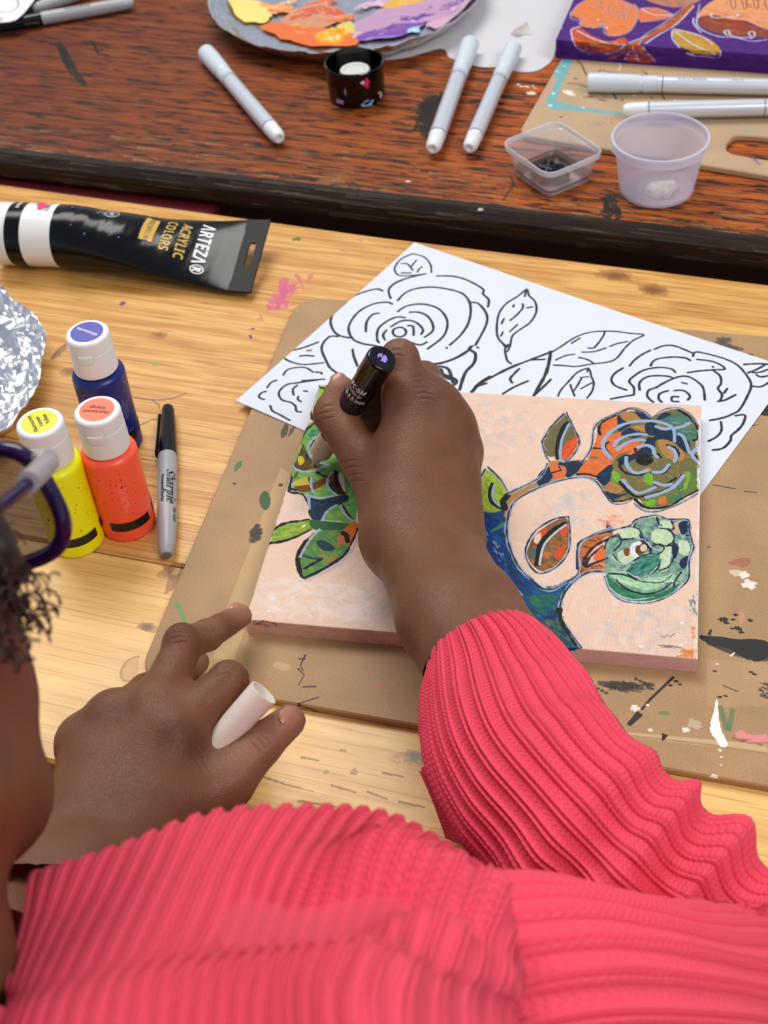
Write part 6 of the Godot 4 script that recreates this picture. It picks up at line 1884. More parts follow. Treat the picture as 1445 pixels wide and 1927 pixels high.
	for layer in 2:
		for j in rows:
			var s := 1.0 - float(j) / (rows - 1)
			for i in o.size() + 1:
				var z := ctr.lerp(o[i % o.size()], s)
				var w := P(z.x, z.y, HF)
				var y: float = HF + 0.0003 + 0.0009 * (1.0 + w1.get_noise_2d(w.x, w.z)) * minf(1.0, 3.0 * (1.0 - s) + 0.3)
				# stay under the plate
				if Vector2(w.x - c.x, w.z - c.z).length() < R * 0.9: y = minf(y, HF + 0.0008)
				p.append(Vector3(w.x, y - layer * 0.00012, w.z))
				u.append(Vector2(w.x, w.z))
	var sheet := MB.new()
	var half := rows * (o.size() + 1)
	sheet.grid(p.slice(0, half), u.slice(0, half), o.size() + 1, rows, true)
	sheet.grid(p.slice(half), u.slice(half), o.size() + 1, rows, true)
	for k in range(sheet.ix.size() / 2, sheet.ix.size(), 3):
		var q := sheet.ix[k + 1]
		sheet.ix[k + 1] = sheet.ix[k + 2]
		sheet.ix[k + 2] = q
	var sm := mat(Color(0.80, 0.79, 0.80), 0.5)
	sm.backlight_enabled = true
	sm.backlight = Color(0.25, 0.25, 0.26)
	tag(part("tissue_sheet", sheet.commit(), sm), "torn sheet of white tissue paper spread beneath the foil palette", "paper")
	# torn flap standing up from the tissue
	var fl := MB.new()
	var f0 := P(962, 64, HF + 0.002)
	var f1 := P(1002, 64, HF + 0.002)
	var f2 := P(992, 40, HF + 0.010)
	var f3 := P(970, 54, HF + 0.008)
	fl.quad(f0, f1, f2, f3)
	fl.quad(f0 - Vector3(0, 0.0006, 0), f1 - Vector3(0, 0.0006, 0), f2 - Vector3(0, 0.0006, 0), f3 - Vector3(0, 0.0006, 0))
	fl.quad(f3, f2, f2 - Vector3(0, 0.0006, 0), f3 - Vector3(0, 0.0006, 0))
	tag(part("paper_scrap", fl.commit(false), mat(Color(0.88, 0.86, 0.82), 0.6)), "torn white scrap curling up from the tissue beside the palette", "paper")

func card() -> void:
	# corner of a white card with a pen line, resting over the marker at the back left
	var h := HF + 0.0145
	var c := smooth(pts([40, 26, 58, 8, 80, -24]), 4)
	var p := pts([-60, 50, -10, 42, 16, 40, 30, 36, 44, 24, 60, 4, 84, -30, 84, -60, -60, -60])
	var poly := PackedVector2Array()
	for q in p:
		var w := P(q.x, q.y, h)
		poly.append(Vector2(w.x, w.z))
	var rect := Rect2(poly[0].x - 0.01, -1.35, 0.12, 0.25)
	var ink := Ink.new(480, 1000, Color(0.90, 0.90, 0.90))
	var f := func(a: Array) -> PackedVector2Array:
		return on_plane(smooth(pts(a), 5), h, Transform3D(), rect, Vector2(480, 1000))
	ink.stroke(f.call([-20, 18, 4, 22, 22, 20, 34, 10, 32, 0, 22, -8]), 4.0, Color(0.12, 0.11, 0.12))
	ink.stroke(f.call([0, 32, 3, 36, 0, 40]), 4.0, Color(0.12, 0.11, 0.12))
	var m := mat(Color.WHITE, 0.55)
	m.albedo_texture = tex(ink.im)
	var mb := MB.new()
	prism(mb, poly, h - 0.0008, h, 0.0001, rect)
	var t := part("card", mb.commit(), m)
	tag(t, "white card with a black pen line at the back left corner of the table", "card")

# ---------- implicit surfaces: round cones joined by a smooth minimum, meshed as surface nets ----------
class Field:
	var lo: Vector3
	var cell: float
	var n: Vector3i
	var f := PackedFloat32Array()
	func _init(a: Vector3, b: Vector3, c: float) -> void:
		lo = a
		cell = c
		n = Vector3i(((b - a) / c).ceil()) + Vector3i.ONE
		f.resize(n.x * n.y * n.z)
		f.fill(1.0)
	# a round cone from a (radius ra) to b (radius rb); k blends it into what is there
	func cone(a: Vector3, b: Vector3, ra: float, rb: float, k: float, carve := false) -> void:
		var m := maxf(ra, rb) + k + cell * 2.5
		var i0 := Vector3i(((a.min(b) - Vector3.ONE * m - lo) / cell).floor()).clamp(Vector3i.ZERO, n - Vector3i.ONE)
		var i1 := Vector3i(((a.max(b) + Vector3.ONE * m - lo) / cell).ceil()).clamp(Vector3i.ZERO, n - Vector3i.ONE)
		var ba := b - a
		var l2 := maxf(ba.length_squared(), 1e-10)
		var rr := ra - rb
		var a2 := l2 - rr * rr
		if a2 <= 0.0:
			a2 = 1e-9
		var il2 := 1.0 / l2
		for z in range(i0.z, i1.z + 1):
			for y in range(i0.y, i1.y + 1):
				var row := (z * n.y + y) * n.x
				for x in range(i0.x, i1.x + 1):
					var pa := Vector3(lo.x + x * cell - a.x, lo.y + y * cell - a.y, lo.z + z * cell - a.z)
					var yy := pa.dot(ba)
					var zz := yy - l2
					var x2 := (pa * l2 - ba * yy).length_squared()
					var y2 := yy * yy * l2
					var z2 := zz * zz * l2
					var kk := signf(rr) * rr * rr * x2
					var d: float
					if signf(zz) * a2 * z2 > kk: d = sqrt(x2 + z2) * il2 - rb
					elif signf(yy) * a2 * y2 < kk: d = sqrt(x2 + y2) * il2 - ra
					else: d = (sqrt(x2 * a2 * il2) + yy * rr) * il2 - ra
					var o := f[row + x]
					if carve:
						var h := maxf(k - absf(o + d), 0.0) / k
						f[row + x] = maxf(o, -d) + h * h * k * 0.25
					else:
						var h := maxf(k - absf(o - d), 0.0) / k
						f[row + x] = minf(o, d) - h * h * k * 0.25
	func ball(p: Vector3, r: float, k: float, carve := false) -> void:
		cone(p, p + Vector3(0, 1e-4, 0), r, r, k, carve)
	func mesh(mb: MB, tint: Callable) -> void:
		var nx := n.x
		var nxy := n.x * n.y
		var at := PackedInt32Array()
		at.resize(f.size())
		at.fill(-1)
		var corner := PackedInt32Array([0, 1, nx, nx + 1, nxy, nxy + 1, nxy + nx, nxy + nx + 1])
		var edges := [[0, 1], [2, 3], [4, 5], [6, 7], [0, 2], [1, 3], [4, 6], [5, 7], [0, 4], [1, 5], [2, 6], [3, 7]]
		for z in n.z - 1:
			for y in n.y - 1:
				var row := z * nxy + y * nx
				for x in n.x - 1:
					var i := row + x
					if f[i] > cell * 2.0 or f[i] < -cell * 2.0: continue
					var c := 0
					for k in 8:
						if f[i + corner[k]] < 0.0: c += 1
					if c == 0 or c == 8: continue
					var s := Vector3.ZERO
					var m := 0
					for e in edges:
						var a: float = f[i + corner[e[0]]]
						var b: float = f[i + corner[e[1]]]
						if (a < 0.0) != (b < 0.0):
							var t := a / (a - b)
							var ca: int = e[0]
							var cb: int = e[1]
							s += Vector3(ca & 1, (ca >> 1) & 1, ca >> 2).lerp(Vector3(cb & 1, (cb >> 1) & 1, cb >> 2), t)
							m += 1
					var p := lo + (Vector3(x, y, z) + s / m) * cell
					at[i] = mb.v.size()
					mb.v.append(p)
					mb.c.append(tint.call(p))
		for z in range(1, n.z - 1):
			for y in range(1, n.y - 1):
				var row := z * nxy + y * nx
				for x in range(1, n.x - 1):
					var i := row + x
					if at[i] < 0: continue
					var ins := f[i] < 0.0
					for ax in 3:
						var st := [1, nx, nxy][ax] as int
						if (f[i + st] < 0.0) == ins: continue
						var u := [nx, nxy, 1][ax] as int
						var w := [nxy, 1, nx][ax] as int
						var q0 := at[i]
						var q1 := at[i - u]
						var q2 := at[i - u - w]
						var q3 := at[i - w]
						if q0 < 0 or q1 < 0 or q2 < 0 or q3 < 0: continue
						if ins:
							mb.tri(q0, q2, q1); mb.tri(q0, q3, q2)
						else:
							mb.tri(q0, q1, q2); mb.tri(q0, q2, q3)

# joints are [px, py, height, radius in mm]
func J(a: Array) -> Vector3:
	return P(a[0], a[1], a[2])

func chain(F: Field, js: Array, k: float) -> void:
	for i in js.size() - 1:
		F.cone(J(js[i]), J(js[i + 1]), js[i][3] * 0.001, js[i + 1][3] * 0.001, k)

const SKIN := Color(0.160, 0.064, 0.032)      # linear
const SKIN_DARK := Color(0.070, 0.026, 0.014)
const SKIN_PALE := Color(0.33, 0.16, 0.105)

func skin_tint(marks: Array, sd: int) -> Callable:
	# marks: [point, radius, colour, strength]: darker knuckles, paler fingertips
	var nz := FastNoiseLite.new()
	nz.seed = sd
	nz.frequency = 55.0
	nz.fractal_octaves = 3
	return func(p: Vector3) -> Color:
		var c := SKIN * (1.0 + 0.16 * nz.get_noise_3d(p.x, p.y, p.z))
		for m in marks:
			var d: float = p.distance_to(m[0]) / m[1]
			if d < 1.0:
				var w: float = (1.0 - d * d)
				c = c.lerp(m[2], w * w * m[3])
		c.a = 1.0
		return c

func nail(mb: MB, at: Vector3, along: Vector3, up: Vector3, len: float, wid: float, curve: float) -> void:
	var x := along.normalized()
	var y := (up - x * up.dot(x)).normalized()
	var z := x.cross(y)
	var p := PackedVector3Array()
	var u := PackedVector2Array()
	for j in 9:
		for i in 9:
			var s := j / 8.0 - 0.5
			var t := i / 8.0 - 0.5
			var ww := wid * (1.0 - 0.35 * pow(absf(s) * 2.0, 4))
			var a := t * 2.0
			p.append(at + x * s * len * (1.0 - 0.16 * a * a) + z * ww * 0.5 * sin(a * 1.1) / sin(1.1) + y * (-curve * (1.0 - cos(a * 1.1)) * wid - 0.0012 * s * s * 4.0))
			u.append(Vector2.ZERO)
	mb.grid(p, u, 9, 9)

var HEAD: Transform3D

func person() -> void:
	var t := thing("person", "person in a coral pink ribbed sweater leaning over the table, painting with a dark marker", "person")
	var body := MB.new()
	# ---------- right hand ----------
	var wr := [[1000, 1310, 0.076, 25], [892, 1150, 0.062, 21.5], [826, 1010, 0.047, 19]]
	var wl := [[935, 1335, 0.078, 25], [836, 1165, 0.066, 21.5], [762, 1010, 0.052, 20]]
	var rt := {
		"i": [[768, 750, 0.084, 12.5], [752, 674, 0.100, 10.6], [704, 748, 0.064, 9.0], [668, 792, 0.046, 7.8]],
		"m": [[818, 765, 0.082, 12.5], [796, 714, 0.078, 10.4], [705, 800, 0.048, 8.8], [622, 829, 0.032, 8.2]],
		"r": [[846, 803, 0.070, 12.0], [838, 761, 0.064, 9.6], [782, 812, 0.040, 8.6], [722, 836, 0.029, 7.8]],
		"p": [[862, 852, 0.054, 12.0], [860, 812, 0.046, 8.8], [812, 855, 0.031, 7.8], [762, 868, 0.026, 7.0]],
		"t": [[738, 958, 0.050, 16.0], [684, 862, 0.056, 13.2], [627, 780, 0.068, 11.4], [642, 736, 0.078, 9.0]]}
	var F := Field.new(P(700, 1000, 0.0) + Vector3(-0.085, 0.012, -0.17), P(860, 1150, 0.0) + Vector3(0.075, 0.145, 0.10), 0.0021)
	chain(F, wr, 0.012)
	chain(F, wl, 0.012)
	for q in ["i", "m", "r", "p"]:
		var mcp: Array = rt[q][0]
		var base: Array = wl[2] if q in ["i", "m"] else wr[2]
		F.cone(J(base), J(mcp), 0.019, mcp[3] * 0.001, 0.016)
	# fleshy web and thumb ball
	F.cone(J([745, 960, 0.050]), J([735, 850, 0.064]), 0.017, 0.011, 0.014)
	F.cone(J([800, 930, 0.042]), J([805, 830, 0.056]), 0.020, 0.016, 0.014)
	for q in ["p", "r", "m", "i", "t"]:
		var js: Array = rt[q]
		for i in 3:
			F.cone(J(js[i]), J(js[i + 1]), js[i][3] * 0.001, js[i + 1][3] * 0.001, [0.009, 0.0035, 0.003][i])
	# knuckle and tendon relief
	for q in ["i", "m", "r"]:
		var a := J(rt[q][0])
		F.ball(a + Vector3(0, 0.004, 0.001), 0.0098, 0.007)
		F.cone(a + Vector3(0, 0.002, 0.006), J(wl[2]).lerp(J(wr[2]), 0.4) + Vector3(0, 0.008, -0.012), 0.0085, 0.006, 0.012)
	var marks := [[J([800, 730, 0.098]), 0.024, SKIN_DARK, 0.6], [J([752, 660, 0.108]), 0.016, Color(0.20, 0.10, 0.066), 0.6], [J([642, 722, 0.084]), 0.018, SKIN_PALE, 0.9], [J([640, 760, 0.078]), 0.020, SKIN_PALE, 0.35], [J([622, 829, 0.034]), 0.014, SKIN_PALE, 0.5], [J([690, 850, 0.066]), 0.022, SKIN_DARK, 0.25], [J([655, 930, 0.060]), 0.03, SKIN_DARK, 0.35], [J([705, 800, 0.048]), 0.022, SKIN_DARK, 0.5]]
	F.mesh(body, skin_tint(marks, 3))
	# ---------- left hand ----------
	var ll := [[-70, 1830, 0.075, 33], [60, 1680, 0.058, 25], [172, 1560, 0.045, 18]]
	var lr := [[20, 1850, 0.070, 33], [160, 1690, 0.055, 25], [262, 1560, 0.042, 19]]
	var lt := {
		"i": [[326, 1385, 0.056, 12.5], [430, 1281, 0.058, 9.6], [444, 1322, 0.032, 8.6], [420, 1352, 0.022, 7.6]],
		"m": [[296, 1336, 0.056, 12.5], [344, 1214, 0.060, 9.2], [388, 1196, 0.040, 8.2], [452, 1159, 0.0235, 6.6]],
		"r": [[216, 1354, 0.052, 11.5], [276, 1302, 0.032, 9.2], [330, 1276, 0.020, 8.2], [369, 1246, 0.0155, 7.2]],
		"p": [[159, 1398, 0.045, 10.5], [222, 1352, 0.026, 8.4], [262, 1340, 0.017, 7.4], [300, 1322, 0.0135, 6.6]],
		"t": [[348, 1515, 0.038, 17.0], [424, 1472, 0.040, 13.5], [490, 1402, 0.044, 10.2], [544, 1357, 0.043, 8.2]]}
	var G := Field.new(P(60, 1690, 0.0) + Vector3(-0.035, 0.004, -0.26), P(330, 1540, 0.0) + Vector3(0.075, 0.10, 0.075), 0.0022)
	chain(G, ll, 0.014)
	chain(G, lr, 0.014)
	for q in ["i", "m", "r", "p"]:
		var mcp: Array = lt[q][0]
		var base: Array = lr[2] if q in ["i", "m"] else ll[2]
		G.cone(J(base), J(mcp), 0.0185, mcp[3] * 0.001, 0.016)
	G.cone(J([330, 1500, 0.040]), J([345, 1420, 0.048]), 0.017, 0.011, 0.014)
	G.cone(J([230, 1500, 0.040]), J([250, 1400, 0.044]), 0.019, 0.016, 0.014)
	for q in ["p", "r", "m", "i", "t"]:
		var js: Array = lt[q]
		for i in 3:
			G.cone(J(js[i]), J(js[i + 1]), js[i][3] * 0.001, js[i + 1][3] * 0.001, [0.009, 0.0035, 0.003][i])
	for q in ["i", "m", "r", "p"]:
		var a := J(lt[q][0])
		G.ball(a + Vector3(0, 0.004, 0), 0.0095, 0.007)
		G.cone(a + Vector3(0, 0.003, 0.004), J(ll[2]).lerp(J(lr[2]), 0.5) + Vector3(0, 0.008, -0.012), 0.0085, 0.006, 0.012)
	G.ball(J([340, 1202, 0.064]), 0.0068, 0.006)
	marks = [[J([327, 1383, 0.068]), 0.017, SKIN_DARK, 0.75], [J([227, 1352, 0.064]), 0.015, SKIN_DARK, 0.55], [J([176, 1352, 0.058]), 0.015, SKIN_DARK, 0.5], [J([338, 1188, 0.068]), 0.012, SKIN_DARK, 0.6], [J([452, 1150, 0.028]), 0.022, SKIN_PALE, 0.9], [J([400, 1190, 0.045]), 0.02, SKIN_PALE, 0.3], [J([545, 1352, 0.050]), 0.024, SKIN_PALE, 0.85], [J([490, 1400, 0.052]), 0.026, SKIN_PALE, 0.5], [J([372, 1242, 0.02]), 0.012, SKIN_PALE, 0.8], [J([430, 1460, 0.05]), 0.025, SKIN_PALE, 0.3], [J([370, 1430, 0.058]), 0.022, SKIN_DARK, 0.3], [J([230, 1540, 0.06]), 0.06, SKIN_DARK, 0.35]]
	G.mesh(body, skin_tint(marks, 5))
	creases(body, [
		[[800, 728, 0.096], 0.017, [[772, 722, 790, 716, 812, 720, 826, 730], [776, 732, 796, 727, 818, 733], [782, 741, 800, 738, 820, 745], [770, 712, 790, 706, 808, 709], [790, 751, 806, 750, 822, 756]]],
		[[752, 668, 0.108], 0.013, [[728, 664, 745, 657, 765, 660], [726, 674, 746, 667, 768, 672]]],
		[[622, 772, 0.079], 0.014, [[597, 772, 612, 764, 630, 762], [594, 782, 612, 776, 634, 772], [600, 793, 616, 787, 632, 784]]],
		[[662, 880, 0.066], 0.018, [[640, 872, 660, 866, 684, 868], [644, 884, 664, 878, 686, 880], [650, 897, 668, 892, 686, 892], [656, 908, 672, 904, 690, 906]]],
		[[340, 1194, 0.069], 0.014, [[318, 1186, 334, 1180, 354, 1184], [316, 1194, 334, 1189, 358, 1192], [318, 1203, 338, 1198, 362, 1200], [324, 1212, 342, 1208, 358, 1210]]],
		[[392, 1188, 0.047], 0.010, [[384, 1172, 390, 1184, 392, 1200], [394, 1170, 400, 1182, 402, 1196]]],
		[[430, 1268, 0.066], 0.013, [[412, 1262, 428, 1256, 446, 1262], [410, 1272, 428, 1266, 450, 1272]]],
		[[492, 1392, 0.053], 0.013, [[478, 1386, 492, 1396, 502, 1410], [487, 1378, 502, 1388, 512, 1402], [470, 1396, 482, 1406, 492, 1420]]],
		[[376, 1440, 0.060], 0.020, [[356, 1416, 372, 1434, 384, 1458], [366, 1408, 382, 1428, 394, 1452], [376, 1404, 390, 1420, 400, 1440]]]])
	# ---------- head and neck ----------
	# the head is bowed, turned a little to the right and tipped towards the left shoulder
	var f := Vector3(0.25, -0.40, -0.88).normalized()
	var r0 := f.cross(Vector3.UP).normalized()
	var u0 := r0.cross(f)
	var r := r0 * cos(deg_to_rad(25)) + u0 * sin(deg_to_rad(25))
	var u := u0 * cos(deg_to_rad(25)) - r0 * sin(deg_to_rad(25))
	HEAD = Transform3D(Basis(r, u, -f), D(90, 868, 0.455) - (r * 0.074 + u * 0.016 + f * 0.090))
	var h := func(x: float, y: float, z: float) -> Vector3: return HEAD * Vector3(x, y, -z)
	var hc := HEAD.origin
	var K := Field.new(hc - Vector3(0.12, 0.20, 0.14), hc + Vector3(0.12, 0.14, 0.19), 0.0042)
	K.cone(h.call(0, 0.030, -0.030), h.call(0, 0.034, 0.018), 0.078, 0.072, 0.02)
	K.cone(h.call(0, 0.0, 0.0), h.call(0, -0.045, 0.030), 0.062, 0.044, 0.02)
	K.cone(h.call(0, -0.050, 0.030), h.call(0, -0.082, 0.060), 0.044, 0.022, 0.03)
	for s in [-1, 1]:
		K.cone(h.call(0.044 * s, -0.012, 0.046), h.call(0.032 * s, -0.040, 0.056), 0.021, 0.018, 0.016)   # cheek
		K.cone(h.call(0.048 * s, -0.055, 0.004), h.call(0.020 * s, -0.080, 0.055), 0.012, 0.014, 0.018)   # jaw
		K.cone(h.call(0.014 * s, 0.030, 0.080), h.call(0.052 * s, 0.026, 0.062), 0.011, 0.009, 0.014)   # brow
		K.ball(h.call(0.032 * s, 0.004, 0.094), 0.014, 0.012, true)                                     # eye socket
		K.cone(h.call(0.074 * s, 0.010, -0.010), h.call(0.072 * s, -0.028, -0.004), 0.012, 0.009, 0.004) # ear
	K.cone(h.call(0, 0.018, 0.085), h.call(0, -0.026, 0.104), 0.009, 0.011, 0.012)
	for s in [-1, 1]: K.ball(h.call(0.013 * s, -0.028, 0.092), 0.009, 0.008)
	K.cone(h.call(-0.018, -0.052, 0.082), h.call(0.018, -0.052, 0.082), 0.008, 0.008, 0.008)
	K.cone(h.call(-0.014, -0.064, 0.080), h.call(0.014, -0.064, 0.080), 0.008, 0.008, 0.006)
	var nb := Vector3(-0.205, 0.185, -0.175)
	K.cone(h.call(0, -0.03, -0.035), nb, 0.052, 0.058, 0.02)
	K.cone(h.call(0.01, -0.045, -0.02), D(-297, 1860, 0.40), 0.046, 0.050, 0.02)
	K.mesh(body, skin_tint([[h.call(0.06, -0.03, 0.05), 0.06, Color(0.17, 0.060, 0.040), 0.7], [h.call(0, -0.058, 0.09), 0.025, Color(0.16, 0.05, 0.045), 0.8]], 9))
	# ---------- torso and arms under the clothes ----------
	var T := Field.new(Vector3(-0.50, -0.42, -0.42), Vector3(0.26, 0.26, 0.30), 0.012)
	T.cone(nb, Vector3(-0.20, 0.12, -0.11), 0.058, 0.080, 0.05)
	T.cone(Vector3(-0.33, 0.13, -0.14), Vector3(-0.06, 0.14, -0.155), 0.055, 0.050, 0.05)
	T.cone(Vector3(-0.20, 0.10, -0.10), Vector3(-0.19, -0.10, 0.03), 0.105, 0.115, 0.06)
	T.cone(Vector3(-0.19, -0.10, 0.03), Vector3(-0.19, -0.28, 0.09), 0.115, 0.125, 0.06)
	T.cone(Vector3(-0.04, 0.13, -0.155), D(1130, 1990, 0.475), 0.038, 0.033, 0.03)
	T.cone(D(1130, 1990, 0.475), D(1360, 1920, 0.553), 0.033, 0.030, 0.02)
	T.cone(D(1360, 1920, 0.553), D(1275, 1730, 0.590), 0.030, 0.028, 0.01)
	T.cone(D(1275, 1730, 0.590), D(985, 1426, 0.624), 0.028, 0.025, 0.01)
	T.cone(Vector3(-0.345, 0.12, -0.14), Vector3(-0.345, 0.045, -0.285), 0.045, 0.036, 0.03)
	T.cone(Vector3(-0.345, 0.045, -0.285), J([0, 1780, 0.064]), 0.036, 0.030, 0.02)
	T.mesh(body, skin_tint([], 11))
	var sk := mat(Color.WHITE, 0.44)
	sk.vertex_color_use_as_albedo = true
	sk.metallic_specular = 0.36
	sk.subsurf_scatter_enabled = true
	sk.subsurf_scatter_strength = 0.06
	sk.uv1_triplanar = true
	sk.uv1_scale = Vector3(16, 16, 16)
	sk.heightmap_enabled = true
	sk.heightmap_texture = skin_bump()
	sk.heightmap_scale = 0.035
	M.skin = sk
	part("body", body.commit(false), sk, t)
	# nails
	var nm := mat(Color(0.66, 0.46, 0.38), 0.28)
	for q in [[[636, 716, 0.0865], [642, 690, 0.090], [616, 690, 0.12], 0.012, 0.0105, 0.3], [[451, 1145, 0.0312], [478, 1130, 0.026], [440, 1100, 0.09], 0.0112, 0.0098, 0.3], [[549, 1349, 0.0508], [574, 1326, 0.048], [590, 1400, 0.10], 0.0125, 0.0105, 0.3]]:
		var nmesh := MB.new()
		var a := J(q[0])
		nail(nmesh, a, J(q[1]) - a, J(q[2]) - a, q[3], q[4], q[5])
		part("fingernail", nmesh.commit(false), nm, t)
	for s in [-1, 1]:
		var e := MB.new()
		blob_ball(e, h.call(0.032 * s, 0.004, 0.076), 0.0118)
		part("eye", e.commit(), mat(Color(0.85, 0.82, 0.78), 0.2), t)
	hair(t)
	clothes(t)
	glasses()
	held_things()

func blob_ball(mb: MB, c: Vector3, r: float) -> void:
	var p := PackedVector2Array()
	for i in 13: p.append(Vector2(maxf(cos(PI * (i / 12.0 - 0.5)), 0.0) * r, sin(PI * (i / 12.0 - 0.5)) * r))
	lathe(mb, p, 20, 0, TAU, Transform3D(Basis(), c), 80.0)

func skin_bump() -> ImageTexture:
	var n := FastNoiseLite.new()
	n.seed = 4
	n.noise_type = FastNoiseLite.TYPE_CELLULAR
	n.cellular_return_type = FastNoiseLite.RETURN_DISTANCE2_SUB
	n.frequency = 0.11
	return tex(n.get_seamless_image(512, 512))

# fine creases over the knuckles: the mesh is refined there, then pressed in along short lines
func creases(mb: MB, groups: Array) -> void:
	for g in groups:
		var c: Vector3 = J(g[0])
		var rad: float = g[1]
		for pass_ in 2:
			var mid := {}
			var ix := PackedInt32Array()
			for k in range(0, mb.ix.size(), 3):
				var a := mb.ix[k]
				var b := mb.ix[k + 1]
				var d := mb.ix[k + 2]
				if mb.v[a].distance_squared_to(c) > rad * rad:
					ix.append(a); ix.append(b); ix.append(d)
					continue
				var m := PackedInt32Array()
				for e in [[a, b], [b, d], [d, a]]:
					var key := Vector2i(mini(e[0], e[1]), maxi(e[0], e[1]))
					if not mid.has(key):
						mid[key] = mb.v.size()
						mb.v.append((mb.v[e[0]] + mb.v[e[1]]) * 0.5)
						mb.c.append(mb.c[e[0]].lerp(mb.c[e[1]], 0.5))
					m.append(mid[key])
				for q in [a, m[0], m[2], m[0], b, m[1], m[2], m[1], d, m[0], m[1], m[2]]: ix.append(q)
			mb.ix = ix
		# one smoothing step over the refined patch, then the lines
		var nn := mb.normals()
		for i in mb.v.size():
			var p := mb.v[i]
			if p.distance_squared_to(c) > rad * rad: continue
			var q := p - EYE
			var z := q.dot(CF)
			var s := Vector2(722.5 + FOCAL * q.dot(CX) / z, 963.5 - FOCAL * q.dot(CY) / z)
			if nn[i].dot(q) > 0.0: continue
			var deep := 0.0
			for l in g[2]:
				for k in range(0, l.size() - 2, 2):
					var a2 := Vector2(l[k], l[k + 1])
					var b2 := Vector2(l[k + 2], l[k + 3])
					var t := clampf((s - a2).dot(b2 - a2) / (b2 - a2).length_squared(), 0, 1)
					var dist := s.distance_to(a2.lerp(b2, t)) / 1.9
					var along: float = 2.0 * (k * 0.5 + t) / (l.size() * 0.5 - 1.0) - 1.0
					if dist < 3.0: deep = maxf(deep, exp(-dist * dist) * (1.0 - 0.9 * along * along))
			if deep > 0.01:
				mb.v[i] = p - nn[i] * deep * 0.00042
				mb.c[i] = mb.c[i].lerp(SKIN_DARK, deep * 0.22)

# ---------- hair: a close cap of coils round the head, loose strands at the temple ----------
func hair(t: Node3D) -> void:
	var hm := mat(Color(0.10, 0.055, 0.045), 0.5)
	var r2 := RandomNumberGenerator.new()
	r2.seed = 14
	var cap := MB.new()
	var K := Field.new(HEAD.origin - Vector3(0.14, 0.15, 0.14), HEAD.origin + Vector3(0.14, 0.15, 0.20), 0.0065)
	K.cone(HEAD * Vector3(0, 0.036, 0.045), HEAD * Vector3(0, 0.052, 0.0), 0.085, 0.079, 0.02)
	K.cone(HEAD * Vector3(0, -0.02, 0.060), HEAD * Vector3(0, 0.02, 0.06), 0.070, 0.075, 0.02)
	for s in [-1, 1]:
		K.cone(HEAD * Vector3(0.070 * s, 0.040, -0.030), HEAD * Vector3(0.073 * s, -0.002, -0.036), 0.016, 0.011, 0.02)
	K.mesh(cap, func(_p): return Color.WHITE)
	var nz := FastNoiseLite.new()
	nz.seed = 6
	nz.frequency = 120.0
	for i in cap.v.size():
		var p := cap.v[i]
		cap.v[i] = p + (p - HEAD.origin).normalized() * nz.get_noise_3dv(p) * 0.006
	cap.c = PackedColorArray()
	var hr := part("hair", cap.commit(false), hm, t)
	var st := MB.new()
	for i in 420:
		# short coils over the side of the head, looser ones at the temple
		var temple := i % 5 == 0
		var b: Vector3
		var out: Vector3
		if temple:
			b = HEAD * Vector3(0.079 + r2.randf_range(-0.004, 0.003), r2.randf_range(-0.020, 0.030), r2.randf_range(-0.040, -0.008))
			out = (HEAD.basis.x + HEAD.basis.y * r2.randf_range(-0.8, 0.4) - HEAD.basis.z * r2.randf_range(-0.3, 0.8)).normalized()
		else:
			var a := r2.randf_range(-0.5, 2.6)
			var e := r2.randf_range(-0.3, 1.3)
			var d := Vector3(cos(e) * cos(a - 0.5), sin(e), cos(e) * sin(a - 0.5)).normalized()
			b = HEAD * (Vector3(0, 0.040, 0.030) + d * 0.084)
			out = HEAD.basis * d
		var path := []
		var ph := r2.randf() * TAU
		var w := r2.randf_range(0.0015, 0.003)
		var reach := r2.randf_range(0.004, 0.009) if temple else 0.006
		for k in 9:
			var s := k / 8.0
			path.append(b + out * s * reach + Vector3(0, -0.006 * s * s, 0) + HEAD.basis.y * sin(ph + s * 11.0) * w + HEAD.basis.z * cos(ph + s * 11.0) * w)
		tube(st, smooth3(path, 2), PackedFloat32Array([0.00042]), 4, false)
	part("loose_strands", st.commit(false), mat(Color(0.20, 0.10, 0.07), 0.45), hr, "", "stuff")

# ---------- knitted sweater ----------
func knit_tile() -> ImageTexture:
	# one rib across (two stitch columns, then a purl band), eight rows along
	var w := 128
	var h := 128
	var im := Image.create(w, h, false, Image.FORMAT_RGB8)
	for y in h:
		for x in w:
			var u := x / float(w)
			var v := y / float(h) * 8.0
			var g: float
			if u < 0.52:
				var c := fposmod(u / 0.26, 1.0) - 0.5
				var side := absf(c) * 2.0
				g = 0.80 + 0.20 * cos((v + side * 0.55) * TAU) * (1.0 - 0.4 * side)
				g *= 1.0 - pow(side, 6) * 0.6
			else:
				var q := (u - 0.52) / 0.48
				var z := sin(q * TAU * 2.0)
				g = 0.22 + 0.42 * maxf(0.0, cos((v * 1.0 + 0.16 * z) * TAU))
			im.set_pixel(x, y, Color(g, g, g))
	return tex(im)

func rib(ph: float) -> float:
	# height of the knit across one rib
	var q := ph - floorf(ph)
	var a := (q - 0.13) / 0.085
	var b := (q - 0.39) / 0.085
	return exp(-a * a) + exp(-b * b)

